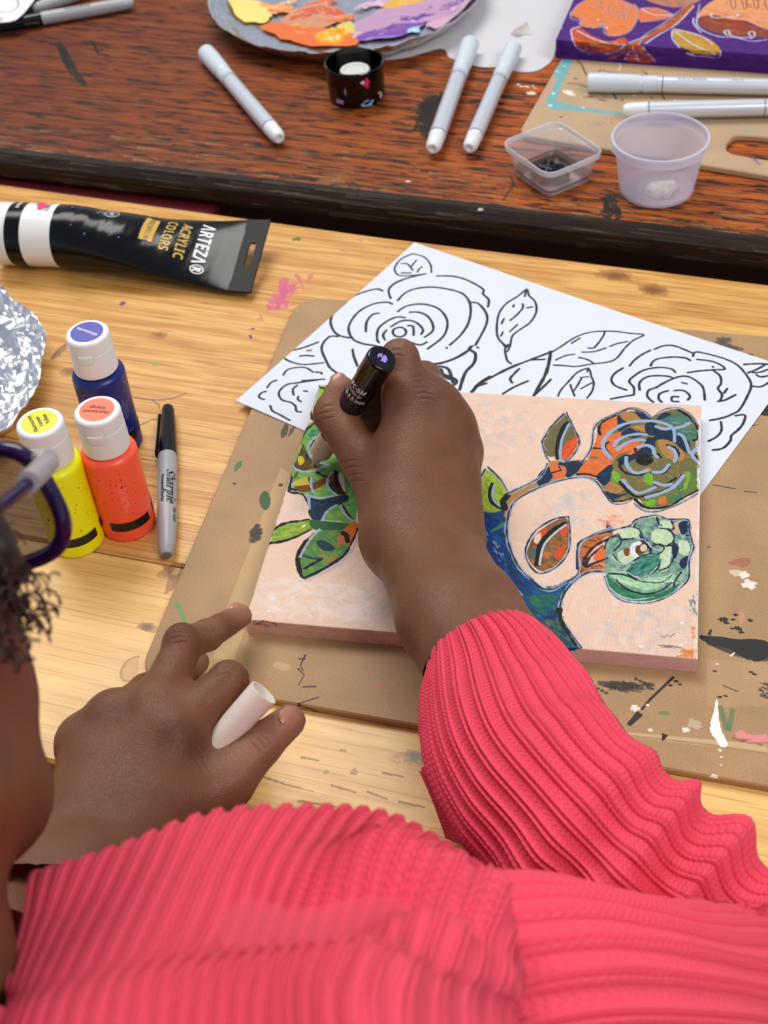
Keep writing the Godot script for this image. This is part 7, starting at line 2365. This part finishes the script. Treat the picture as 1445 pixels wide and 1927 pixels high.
func clothes(t: Node3D) -> void:
	var km := mat(Color(0.90, 0.30, 0.385), 0.9)
	km.metallic_specular = 0.25
	km.rim_enabled = true
	km.rim = 0.4
	km.rim_tint = 0.6
	km.heightmap_enabled = true
	km.heightmap_texture = knit_tile()
	km.heightmap_scale = 0.09
	M.knit = km
	var NR := 31.0
	# ---- body: columns run with the ribs, from the front hem over the shoulder and down the back
	# each row [px, py, distance]; rows with four numbers are plain points [x, y, z, 0]
	var cols := [
		[[-0.19, -0.20, -0.20, 0], [-0.17, 0.02, -0.27, 0], [110, 1710, 0.50], [62, 1648, 0.462], [42, 1740, 0.432], [12, 1860, 0.392], [-25, 2000, 0.355], [-0.155, 0.255, -0.05, 0], [-0.16, 0.09, 0.11, 0], [-0.16, -0.22, 0.22, 0]],
		[[-0.14, -0.20, -0.20, 0], [-0.12, 0.02, -0.27, 0], [245, 1690, 0.50], [215, 1600, 0.458], [150, 1720, 0.428], [88, 1850, 0.388], [32, 1990, 0.352], [-0.12, 0.26, -0.05, 0], [-0.12, 0.09, 0.11, 0], [-0.12, -0.22, 0.22, 0]],
		[[-0.10, -0.20, -0.20, 0], [-0.08, 0.02, -0.27, 0], [410, 1650, 0.50], [395, 1534, 0.452], [335, 1650, 0.418], [268, 1800, 0.378], [200, 1960, 0.340], [-0.085, 0.26, -0.05, 0], [-0.085, 0.09, 0.11, 0], [-0.08, -0.22, 0.22, 0]],
		[[-0.06, -0.20, -0.19, 0], [-0.04, 0.02, -0.26, 0], [600, 1640, 0.50], [580, 1521, 0.458], [500, 1640, 0.415], [432, 1800, 0.372], [372, 1950, 0.332], [-0.05, 0.26, -0.05, 0], [-0.05, 0.09, 0.11, 0], [-0.045, -0.22, 0.21, 0]],
		[[-0.03, -0.20, -0.17, 0], [-0.01, 0.01, -0.25, 0], [750, 1660, 0.50], [730, 1535, 0.466], [640, 1650, 0.424], [585, 1800, 0.372], [530, 1950, 0.325], [-0.022, 0.25, -0.05, 0], [-0.02, 0.08, 0.10, 0], [-0.02, -0.22, 0.19, 0]],
		[[-0.01, -0.20, -0.13, 0], [0.01, 0.00, -0.22, 0], [890, 1730, 0.50], [862, 1606, 0.472], [790, 1690, 0.418], [745, 1800, 0.366], [690, 1950, 0.320], [0.005, 0.235, -0.06, 0], [0.005, 0.07, 0.08, 0], [0.0, -0.22, 0.15, 0]],
		[[-0.005, -0.20, -0.08, 0], [0.022, 0.00, -0.16, 0], [1000, 1790, 0.50], [966, 1680, 0.470], [950, 1760, 0.420], [948, 1850, 0.390], [942, 1960, 0.377], [0.026, 0.20, -0.08, 0], [0.022, 0.05, 0.02, 0], [0.01, -0.22, 0.08, 0]],
		[[0.0, -0.20, -0.06, 0], [0.032, 0.00, -0.14, 0], [1050, 1830, 0.50], [1030, 1740, 0.480], [1000, 1800, 0.452], [985, 1860, 0.426], [980, 1965, 0.412], [0.045, 0.15, -0.10, 0], [0.035, 0.02, 0.0, 0], [0.015, -0.22, 0.06, 0]]]
	var nrow: int = cols[0].size()
	var net := []
	for c in cols:
		var line := []
		for e in c: line.append(Vector3(e[0], e[1], e[2]) if e.size() == 4 else D(e[0], e[1], e[2]))
		net.append(line)
	# bicubic surface over the net
	var at := func(s: float, v: float) -> Vector3:
		var q := clampf(s, 0.0, 0.9999) * (net.size() - 1)
		var c := int(q)
		var w := clampf(v, 0.0, 0.9999) * (nrow - 1)
		var d := int(w)
		var g := []
		for k in range(-1, 3):
			var cc: Array = net[clampi(c + k, 0, net.size() - 1)]
			var p1: Vector3 = cc[d]
			g.append(p1.cubic_interpolate(cc[d + 1], cc[maxi(d - 1, 0)], cc[mini(d + 2, nrow - 1)], w - d))
		var b: Vector3 = g[1]
		return b.cubic_interpolate(g[2], g[0], g[3], q - c)
	# folds: [from pixel, to pixel, distance, width, height]
	var folds := []
	for q in [[742, 1600, 838, 1655, 0.435, 0.011, 0.013], [838, 1655, 895, 1735, 0.42, 0.009, 0.012], [895, 1735, 958, 1758, 0.41, 0.007, 0.008], [958, 1758, 968, 1880, 0.395, 0.005, 0.004], [720, 1790, 895, 1735, 0.395, 0.010, 0.008], [790, 1640, 700, 1720, 0.415, 0.009, -0.007], [700, 1600, 600, 1660, 0.43, 0.010, 0.006], [380, 1930, 720, 1790, 0.36, 0.014, 0.006], [470, 1640, 485, 1800, 0.395, 0.013, -0.006], [700, 1640, 640, 1760, 0.405, 0.014, -0.008], [640, 1600, 560, 1690, 0.43, 0.012, 0.005]]:
		folds.append([D(q[0], q[1], q[4]), D(q[2], q[3], q[4] - 0.008), q[5], q[6]])
	var nu := 403
	var nv := 190
	var base := PackedVector3Array()
	for j in nv + 1:
		# more rows where the picture looks
		var v := float(j) / nv
		v = lerpf(v, smoothstep(0.0, 1.0, v), 0.0)
		for i in nu + 1:
			base.append(at.call(float(i) / nu, v))
	var nrm := PackedVector3Array()
	for j in nv + 1:
		for i in nu + 1:
			var a := base[j * (nu + 1) + mini(i + 2, nu)] - base[j * (nu + 1) + maxi(i - 2, 0)]
			var b := base[mini(j + 2, nv) * (nu + 1) + i] - base[maxi(j - 2, 0) * (nu + 1) + i]
			nrm.append(b.cross(a).normalized())
	var eye_side := 1.0 if nrm[(nv / 2) * (nu + 1) + nu / 2].dot(EYE - base[(nv / 2) * (nu + 1) + nu / 2]) > 0 else -1.0
	var pv := PackedVector3Array()
	var pu := PackedVector2Array()
	var len := 0.0
	for j in nv + 1:
		if j: len += base[j * (nu + 1) + nu / 2].distance_to(base[(j - 1) * (nu + 1) + nu / 2])
		for i in nu + 1:
			var p := base[j * (nu + 1) + i]
			var n := nrm[j * (nu + 1) + i] * eye_side
			var dd := 0.0
			for q in folds:
				var qa: Vector3 = q[0]
				var qb: Vector3 = q[1]
				var ab := qb - qa
				var tt := clampf((p - qa).dot(ab) / ab.length_squared(), 0, 1)
				var dist := p.distance_to(qa + ab * tt) / (q[2] as float)
				if dist < 2.5: dd += exp(-dist * dist) * (q[3] as float)
			var ph := float(i) / nu * NR
			pv.append(p + n * (dd + 0.0019 * rib(ph)))
			pu.append(Vector2(ph, len / 0.0165))
	var mb := MB.new()
	mb.grid(pv, pu, nu + 1, nv + 1)
	# inside face, a little under, so that the knit has thickness
	var inner := PackedVector3Array()
	for i in pv.size(): inner.append(base[i] - nrm[i] * eye_side * 0.002)
	if eye_side < 0: mb.flip()
	var ib := MB.new()
	ib.grid(inner, pu, nu + 1, nv + 1)
	if eye_side > 0: ib.flip()
	mb.add(ib)
	# the half beyond the neck mirrors this one
	var mo := Vector3(-0.205, 0, -0.16)
	var mn := Vector3(0.96, 0.0, 0.28).normalized()
	var other := MB.new()
	for p in base: other.v.append(p - mn * 2.0 * (p - mo).dot(mn))
	other.uv = pu
	for j in nv:
		for i in nu:
			if i % 3 or j % 3: continue
			var k := j * (nu + 1) + i
			var k1 := mini(i + 3, nu) - i
			var k2 := (mini(j + 3, nv) - j) * (nu + 1)
			other.tri(k, k + k1 + k2, k + k1)
			other.tri(k, k + k2, k + k1 + k2)
	mb.add(other)
	# join across the back of the neck and the chest
	var seamv := PackedVector3Array()
	var seamu := PackedVector2Array()
	for j in nv + 1:
		if j > nv * 0.20 and j < nv * 0.62: continue
		for i in 13:
			var a := base[j * (nu + 1)]
			var b := a - mn * 2.0 * (a - mo).dot(mn)
			seamv.append(a.lerp(b, i / 12.0) + Vector3(0, 0.012 * sin(PI * i / 12.0), 0))
			seamu.append(Vector2(-i * 0.6, j * 0.08))
	var cut := 0
	for j in nv + 1:
		if j <= nv * 0.20: cut += 1
	var rows := seamv.size() / 13
	for seg in [[0, cut], [cut, rows]]:
		var sb := MB.new()
		sb.grid(seamv.slice(seg[0] * 13, seg[1] * 13), seamu.slice(seg[0] * 13, seg[1] * 13), 13, seg[1] - seg[0])
		mb.add(sb)
	mb.c = PackedColorArray()
	var sweater := part("sweater", mb.commit(false), km, t)
	# ---- right sleeve, from the armhole round the elbow to the cuff
	var sl := [[885, 2006, 0.447, 56], [1000, 1985, 0.452, 56], [1150, 1985, 0.468, 54], [1290, 1985, 0.500, 51], [1385, 1940, 0.543, 47], [1372, 1845, 0.576, 44.5], [1275, 1728, 0.590, 43], [1165, 1630, 0.598, 43.5], [1062, 1522, 0.608, 44], [985, 1426, 0.624, 43], [945, 1325, 0.640, 38.0], [920, 1255, 0.649, 31.5], [898, 1212, 0.656, 28]]
	var ctr := []
	var rad := []
	for q in sl:
		ctr.append(D(q[0], q[1], q[2]))
		rad.append(Vector3(q[3] * 0.001, 0, 0))
	sleeve(sweater, km, smooth3(ctr, 16), smooth3(rad, 16), 30)
	# left sleeve, short of the wrist, pushed up behind the head
	var l2 := [Vector3(-0.36, 0.13, -0.13), Vector3(-0.385, 0.08, -0.20), Vector3(-0.375, 0.055, -0.27), Vector3(-0.33, 0.055, -0.285), Vector3(-0.285, 0.055, -0.282)]
	var r3 := [Vector3(0.062, 0, 0), Vector3(0.058, 0, 0), Vector3(0.053, 0, 0), Vector3(0.048, 0, 0), Vector3(0.042, 0, 0)]
	sleeve(sweater, km, smooth3(l2, 14), smooth3(r3, 14), 27)
	# slack hem of the sleeve hanging to the table under the forearm
	var fp := PackedVector3Array()
	var fu := PackedVector2Array()
	for j in 22:
		for i in 22:
			var s := i / 21.0
			var w := j / 21.0
			var top := P(lerpf(792, 880, s), lerpf(1446, 1400, s), 0.030 + 0.012 * s)
			var bot := P(lerpf(842, 930, s), lerpf(1572, 1610, s), 0.010 + 0.02 * s)
			fp.append(top.lerp(bot, w) + Vector3(0, 0.004 * sin(w * PI) + 0.0011 * rib(s * 5.0), 0))
			fu.append(Vector2(s * 5.0, w * 3.0))
	var fb := MB.new()
	fb.grid(fp, fu, 22, 22)
	var fi := PackedVector3Array()
	for p in fp: fi.append(p - Vector3(0.001, 0.003, 0))
	fb.grid(fi, fu, 22, 22)
	part("sleeve_hem", fb.commit(false), km, sweater)
	# jeans
	var jm := mat(Color(0.34, 0.41, 0.52), 0.85)
	jm.uv1_triplanar = true
	jm.uv1_scale = Vector3(9, 9, 9)
	jm.albedo_texture = tex(speckle_image(256, 256, Color(1, 1, 1), 0.22, 71))
	var jb := MB.new()
	var T := Field.new(Vector3(-0.45, -0.76, -0.72), Vector3(0.08, -0.12, 0.24), 0.012)
	T.cone(Vector3(-0.25, -0.27, 0.08), Vector3(-0.12, -0.27, 0.08), 0.105, 0.105, 0.04)
	for s in [[-0.26, -0.25], [-0.11, -0.05]]:
		T.cone(Vector3(s[0], -0.28, 0.06), Vector3(s[1], -0.22, -0.48), 0.092, 0.066, 0.04)
		T.cone(Vector3(s[1], -0.22, -0.48), Vector3(s[1], -0.68, -0.40), 0.064, 0.048, 0.03)
	T.mesh(jb, func(_p): return Color.WHITE)
	jb.c = PackedColorArray()
	part("jeans", jb.commit(false), jm, t)
	for s in [-0.25, -0.05]:
		var sb := MB.new()
		var S := Field.new(Vector3(s - 0.08, -0.76, -0.62), Vector3(s + 0.08, -0.62, -0.30), 0.010)
		S.cone(Vector3(s, -0.715, -0.38), Vector3(s, -0.722, -0.53), 0.040, 0.030, 0.03)
		S.mesh(sb, func(_p): return Color.WHITE)
		sb.c = PackedColorArray()
		part("shoe", sb.commit(false), mat(Color(0.12, 0.12, 0.13), 0.6), t)

func sleeve(parent: Node3D, km: Material, path: PackedVector3Array, rad: PackedVector3Array, ribs: int) -> void:
	# resample evenly, carry a frame along, lay ribs lengthwise and bunch the cloth at the elbow
	var per := 14
	var seg := ribs * per
	var total := 0.0
	for i in path.size() - 1: total += path[i].distance_to(path[i + 1])
	var n := int(total / 0.0019)
	var C := PackedVector3Array()
	var R := PackedFloat32Array()
	var k := 0
	var acc := 0.0
	for j in n + 1:
		var want := total * j / n
		while k < path.size() - 2 and acc + path[k].distance_to(path[k + 1]) < want:
			acc += path[k].distance_to(path[k + 1])
			k += 1
		var w := clampf((want - acc) / maxf(path[k].distance_to(path[k + 1]), 1e-6), 0, 1)
		C.append(path[k].lerp(path[k + 1], w))
		R.append(lerpf(rad[k].x, rad[k + 1].x, w))
	var side := (path[1] - path[0]).normalized().cross(Vector3(0.2, 1, 0.1)).normalized()
	var pts_ := PackedVector3Array()
	var us := PackedVector2Array()
	var nz := FastNoiseLite.new()
	nz.seed = 31
	nz.frequency = 9.0
	for layer in 2:
		side = (path[1] - path[0]).normalized().cross(Vector3(0.2, 1, 0.1)).normalized()
		for j in n + 1:
			var t := (C[mini(j + 2, n)] - C[maxi(j - 2, 0)]).normalized()
			side = (side - t * side.dot(t)).normalized()
			var w := t.cross(side)
			var s := float(j) / n
			# bunched folds where the arm bends
			var el := exp(-pow((s - 0.60) / 0.13, 2.0))
			var cuff := clampf((s - 0.955) / 0.045, 0, 1)
			for i in seg + 1:
				var a := TAU * (i % seg) / seg
				var fold := el * 0.0105 * (pow(0.5 + 0.5 * cos(((s - 0.665) * total) / 0.0265 * TAU + 0.5 * sin(a + 0.6)), 1.4) - 0.35) + 0.0022 * nz.get_noise_3d(cos(a) * 0.06, sin(a) * 0.06, s * total * 0.9)
				var wave := 0.0011 * sin(s * total / 0.017 + 1.7 * sin(a * 2.0)) * (1.0 - cuff)
				var rr := R[j] + fold + wave - cuff * cuff * 0.0035
				if layer == 0: rr += 0.0025 * rib(float(i) / per)
				else: rr -= 0.0026
				pts_.append(C[j] + (side * cos(a) + w * sin(a)) * rr)
				us.append(Vector2(float(i) / per, s * total / 0.0165))
	var half := (n + 1) * (seg + 1)
	var mb := MB.new()
	mb.grid(pts_.slice(0, half), us.slice(0, half), seg + 1, n + 1, true)
	var cnt := mb.ix.size()
	mb.grid(pts_.slice(half), us.slice(half), seg + 1, n + 1, true)
	for q in range(cnt, mb.ix.size(), 3):
		var z := mb.ix[q + 1]
		mb.ix[q + 1] = mb.ix[q + 2]
		mb.ix[q + 2] = z
	# close the rim of the cuff
	for i in seg:
		var b := n * (seg + 1) + i
		mb.tri(b, b + 1, half + b + 1)
		mb.tri(b, half + b + 1, half + b)
	part("sleeve", mb.commit(true), km, parent)

# ---------- glasses ----------
func glasses() -> void:
	var t := thing("eyeglasses", "purple framed eyeglasses on the face at the left edge, with pale temple arms", "glasses")
	var h := func(x: float, y: float, z: float) -> Vector3: return HEAD * Vector3(x, y, -z)
	var pm := mat(Color(0.13, 0.045, 0.22), 0.15)
	for s in [-1, 1]:
		var ring := PackedVector3Array()
		var disc := PackedVector3Array()
		var du := PackedVector2Array()
		for i in 41:
			var a := TAU * (i % 40) / 40.0
			var x := signf(cos(a)) * pow(absf(cos(a)), 0.65) * 0.026
			var y := signf(sin(a)) * pow(absf(sin(a)), 0.70) * 0.0215
			ring.append(h.call(0.036 * s + x, 0.004 + y, 0.112 - absf(0.036 * s + x) * 0.16))
		var fr := MB.new()
		tube(fr, ring, PackedFloat32Array([0.0030]), 10, false)
		part("rim", fr.commit(false), pm, t)
		var ln := MB.new()
		for k in 2:
			var q := PackedVector3Array([h.call(0.036 * s, 0.004, 0.112 - 0.036 * 0.16 + 0.0012 - k * 0.0016)])
			for i in 41: q.append(ring[i] - HEAD.basis.z * (-0.0004 - k * -0.0012) * 0.5)
			du.resize(q.size())
			ln.fan(q, du)
		part("lens", ln.commit(false), clear_mat(Color(0.30, 0.24, 0.24), 0.50, 0.05), t)
		# temple arm: a pale hinge block, then the purple arm back to the ear
		var tp := MB.new()
		tube(tp, smooth3([h.call(0.063 * s, 0.016, 0.100), h.call(0.074 * s, 0.016, 0.090), h.call(0.079 * s, 0.015, 0.060), h.call(0.081 * s, 0.014, 0.0), h.call(0.079 * s, 0.0, -0.030)], 5), PackedFloat32Array([0.0022]), 10)
		part("temple_arm", tp.commit(false), pm, t)
		var hg := MB.new()
		tube(hg, smooth3([h.call(0.066 * s, 0.016, 0.100), h.call(0.075 * s, 0.016, 0.088), h.call(0.079 * s, 0.0155, 0.066)], 4), PackedFloat32Array([0.0038]), 12)
		part("hinge", hg.commit(false), mat(Color(0.62, 0.60, 0.62), 0.25), t, "pale translucent hinge piece")
	var br := MB.new()
	tube(br, smooth3([h.call(-0.011, 0.010, 0.110), h.call(0, 0.013, 0.113), h.call(0.011, 0.010, 0.110)], 5), PackedFloat32Array([0.0020]), 10)
	part("bridge", br.commit(false), pm, t)

# ---------- what the hands hold ----------
func held_things() -> void:
	# marker in the right hand: its nib on the canvas, its black end up by the index finger
	var tip := P(590, 871, HC + 0.0012)
	var end := P(720, 672, 0.118)
	var ax := (end - tip).normalized()
	var L := tip.distance_to(end)
	var sd := ax.cross(Vector3(0.3, 0.2, 1)).normalized()
	var fr := Transform3D(Basis(sd, ax, sd.cross(ax)), tip)
	var t := thing("paint_marker", "dark paint marker held in the right hand, its nib on the peach canvas", "marker", fr)
	var bk := mat(Color(0.012, 0.010, 0.020), 0.14)
	var b := MB.new()
	var bp := PackedVector2Array([Vector2(0.0068, 0.034), Vector2(0.0076, 0.0345), Vector2(0.0078, L - 0.019), Vector2(0.0084, L - 0.0185), Vector2(0.0086, L - 0.004)])
	bp.append_array(arc(Vector2(0.0066, L - 0.0022), 0.0020, 0, 75, 5))
	bp.append(Vector2(0.0054, L - 0.0006))
	bp.append(Vector2(0, L - 0.0012))
	lathe(b, bp, 40)
	var body := part("barrel", b.commit(), bk, t)
	var band := MB.new()
	lathe(band, PackedVector2Array([Vector2(0.00785, L - 0.048), Vector2(0.00787, L - 0.040)]), 40)
	part("coloured_band", band.commit(false), mat(Color(0.02, 0.03, 0.16), 0.2), body)
	var bar := MB.new()
	lathe(bar, PackedVector2Array([Vector2(0.00783, L - 0.060), Vector2(0.00786, L - 0.0482)]), 40)
	part("label", bar.commit(false), mat(Color(0.62, 0.60, 0.66), 0.35), body, "pale printed label")
	var col := MB.new()
	lathe(col, PackedVector2Array([Vector2(0.0018, 0.0035), Vector2(0.0030, 0.004), Vector2(0.0042, 0.012), Vector2(0.0066, 0.014), Vector2(0.0070, 0.0335), Vector2(0.0066, 0.0345)]), 32)
	part("collar", col.commit(), soft(Color(0.72, 0.64, 0.58), 0.4), t, "translucent beige collar")
	var nb := MB.new()
	lathe(nb, PackedVector2Array([Vector2(0, 0), Vector2(0.0010, 0.0004), Vector2(0.0014, 0.004)]), 16)
	part("nib", nb.commit(), mat(Color(0.75, 0.80, 0.88), 0.6), t)
	# lettering on the barrel, towards the eye
	var toeye := (EYE - (tip + ax * (L - 0.03)))
	var l2 := fr.basis.inverse() * toeye
	var a0 := atan2(l2.z, l2.x)
	for q in [["PC-5M", 0.0036, L - 0.0255, 0.28, 700], ["bullet tip", 0.0022, L - 0.0300, 0.28, 400], ["1.8-2.5 mm", 0.0030, L - 0.0345, 0.28, 700]]:
		var place := func(p: Vector2) -> Vector3:
			var an: float = a0 + q[3] - p.x / 0.0079
			return Vector3(cos(an) * 0.00795, q[2] + p.y, sin(an) * 0.00795)
		part("lettering", letters(q[0], q[1], place, "Droid Sans", q[4], 0.12, 0.8).commit(false), mat(Color(0.85, 0.84, 0.88), 0.4), body)
	var st := MB.new()
	for q in [[0.0014, 0.0026, 0.0032, 1], [-0.0010, -0.0006, 0.0026, 3], [0.0034, 0.0044, 0.0020, 5]]:
		var f := PackedVector3Array()
		var u := PackedVector2Array()
		for i in 11:
			var k := 1.0 + 0.45 * sin(i * 2.7 + q[3])
			f.append(Vector3(q[0] + cos(TAU * i / 11) * q[2] * k * 0.7, L - 0.00085, q[1] - 0.002 + sin(TAU * i / 11) * q[2] * k))
			u.append(Vector2.ZERO)
		st.fan(f, u)
	part("sticker_scraps", st.commit(false), mat(Color(0.62, 0.52, 0.86), 0.4), body, "scraps of a lilac sticker")
	# white cap in the left hand, open end up
	var c0 := P(404, 1404, 0.046)
	var c1 := P(496, 1303, 0.066)
	var cx := (c1 - c0).normalized()
	var cs := cx.cross(Vector3(0.3, 0.2, 1)).normalized()
	var CL := c0.distance_to(c1)
	var c := thing("marker_cap", "white marker cap held between finger and thumb of the left hand", "cap", Transform3D(Basis(cs, cx, cs.cross(cx)), c0))
	var cm := MB.new()
	lathe(cm, PackedVector2Array([Vector2(0, 0.0), Vector2(0.0060, 0.0), Vector2(0.0067, 0.0008), Vector2(0.0076, CL - 0.001), Vector2(0.0075, CL), Vector2(0.0066, CL), Vector2(0.0065, CL - 0.0006), Vector2(0.0053, 0.004), Vector2(0.0, 0.004)]), 40)
	part("shell", cm.commit(), soft(Color(0.88, 0.84, 0.79), 0.4), c)

func _ready() -> void:
	rng.seed = 20
	var cam := Camera3D.new()
	cam.name = "camera"
	cam.transform = Transform3D(Basis(CX.normalized(), CY.normalized(), -CF.normalized()).orthonormalized(), EYE)
	cam.keep_aspect = Camera3D.KEEP_HEIGHT
	cam.fov = rad_to_deg(2.0 * atan(963.5 / FOCAL))
	cam.near = 0.02
	cam.far = 50.0
	var lens := CameraAttributesPhysical.new()
	lens.frustum_focal_length = 32.15
	lens.frustum_focus_distance = 0.74
	lens.exposure_aperture = 9.0
	cam.attributes = lens
	add_child(cam)
	var env := Environment.new()
	env.background_mode = Environment.BG_SKY
	var sk := ProceduralSkyMaterial.new()
	sk.sky_top_color = Color(0.66, 0.70, 0.78)
	sk.sky_horizon_color = Color(1.0, 1.0, 1.0)
	sk.sky_energy_multiplier = 0.85
	sk.sky_curve = 0.12
	sk.ground_bottom_color = Color(0.20, 0.16, 0.13)
	sk.ground_horizon_color = Color(0.45, 0.42, 0.40)
	sk.ground_energy_multiplier = 0.7
	var sky := Sky.new()
	sky.sky_material = sk
	env.sky = sky
	env.tonemap_mode = Environment.TONE_MAPPER_LINEAR
	env.tonemap_exposure = 1.24
	env.sdfgi_enabled = true
	env.ssao_enabled = true
	env.ssil_enabled = true
	var we := WorldEnvironment.new()
	we.name = "world_environment"
	we.environment = env
	add_child(we)
	# daylight through two broad openings: one high beyond the far table, one high to the right
	for q in [[Vector3(-0.45, 2.2, -1.95), Vector2(1.7, 1.0), 4.2, Color(1.0, 0.98, 0.95)], [Vector3(1.15, 2.0, 0.65), Vector2(1.2, 1.0), 2.8, Color(1.0, 0.97, 0.93)]]:
		var key := AreaLight3D.new()
		key.name = "daylight"
		key.area_size = q[1]
		key.light_energy = q[2]
		key.light_color = q[3]
		key.shadow_enabled = true
		key.area_range = 8.0
		add_child(key, true)
		key.look_at_from_position(q[0], Vector3(0.0, 0.0, -0.5))
	setting()
	objects()
	person()
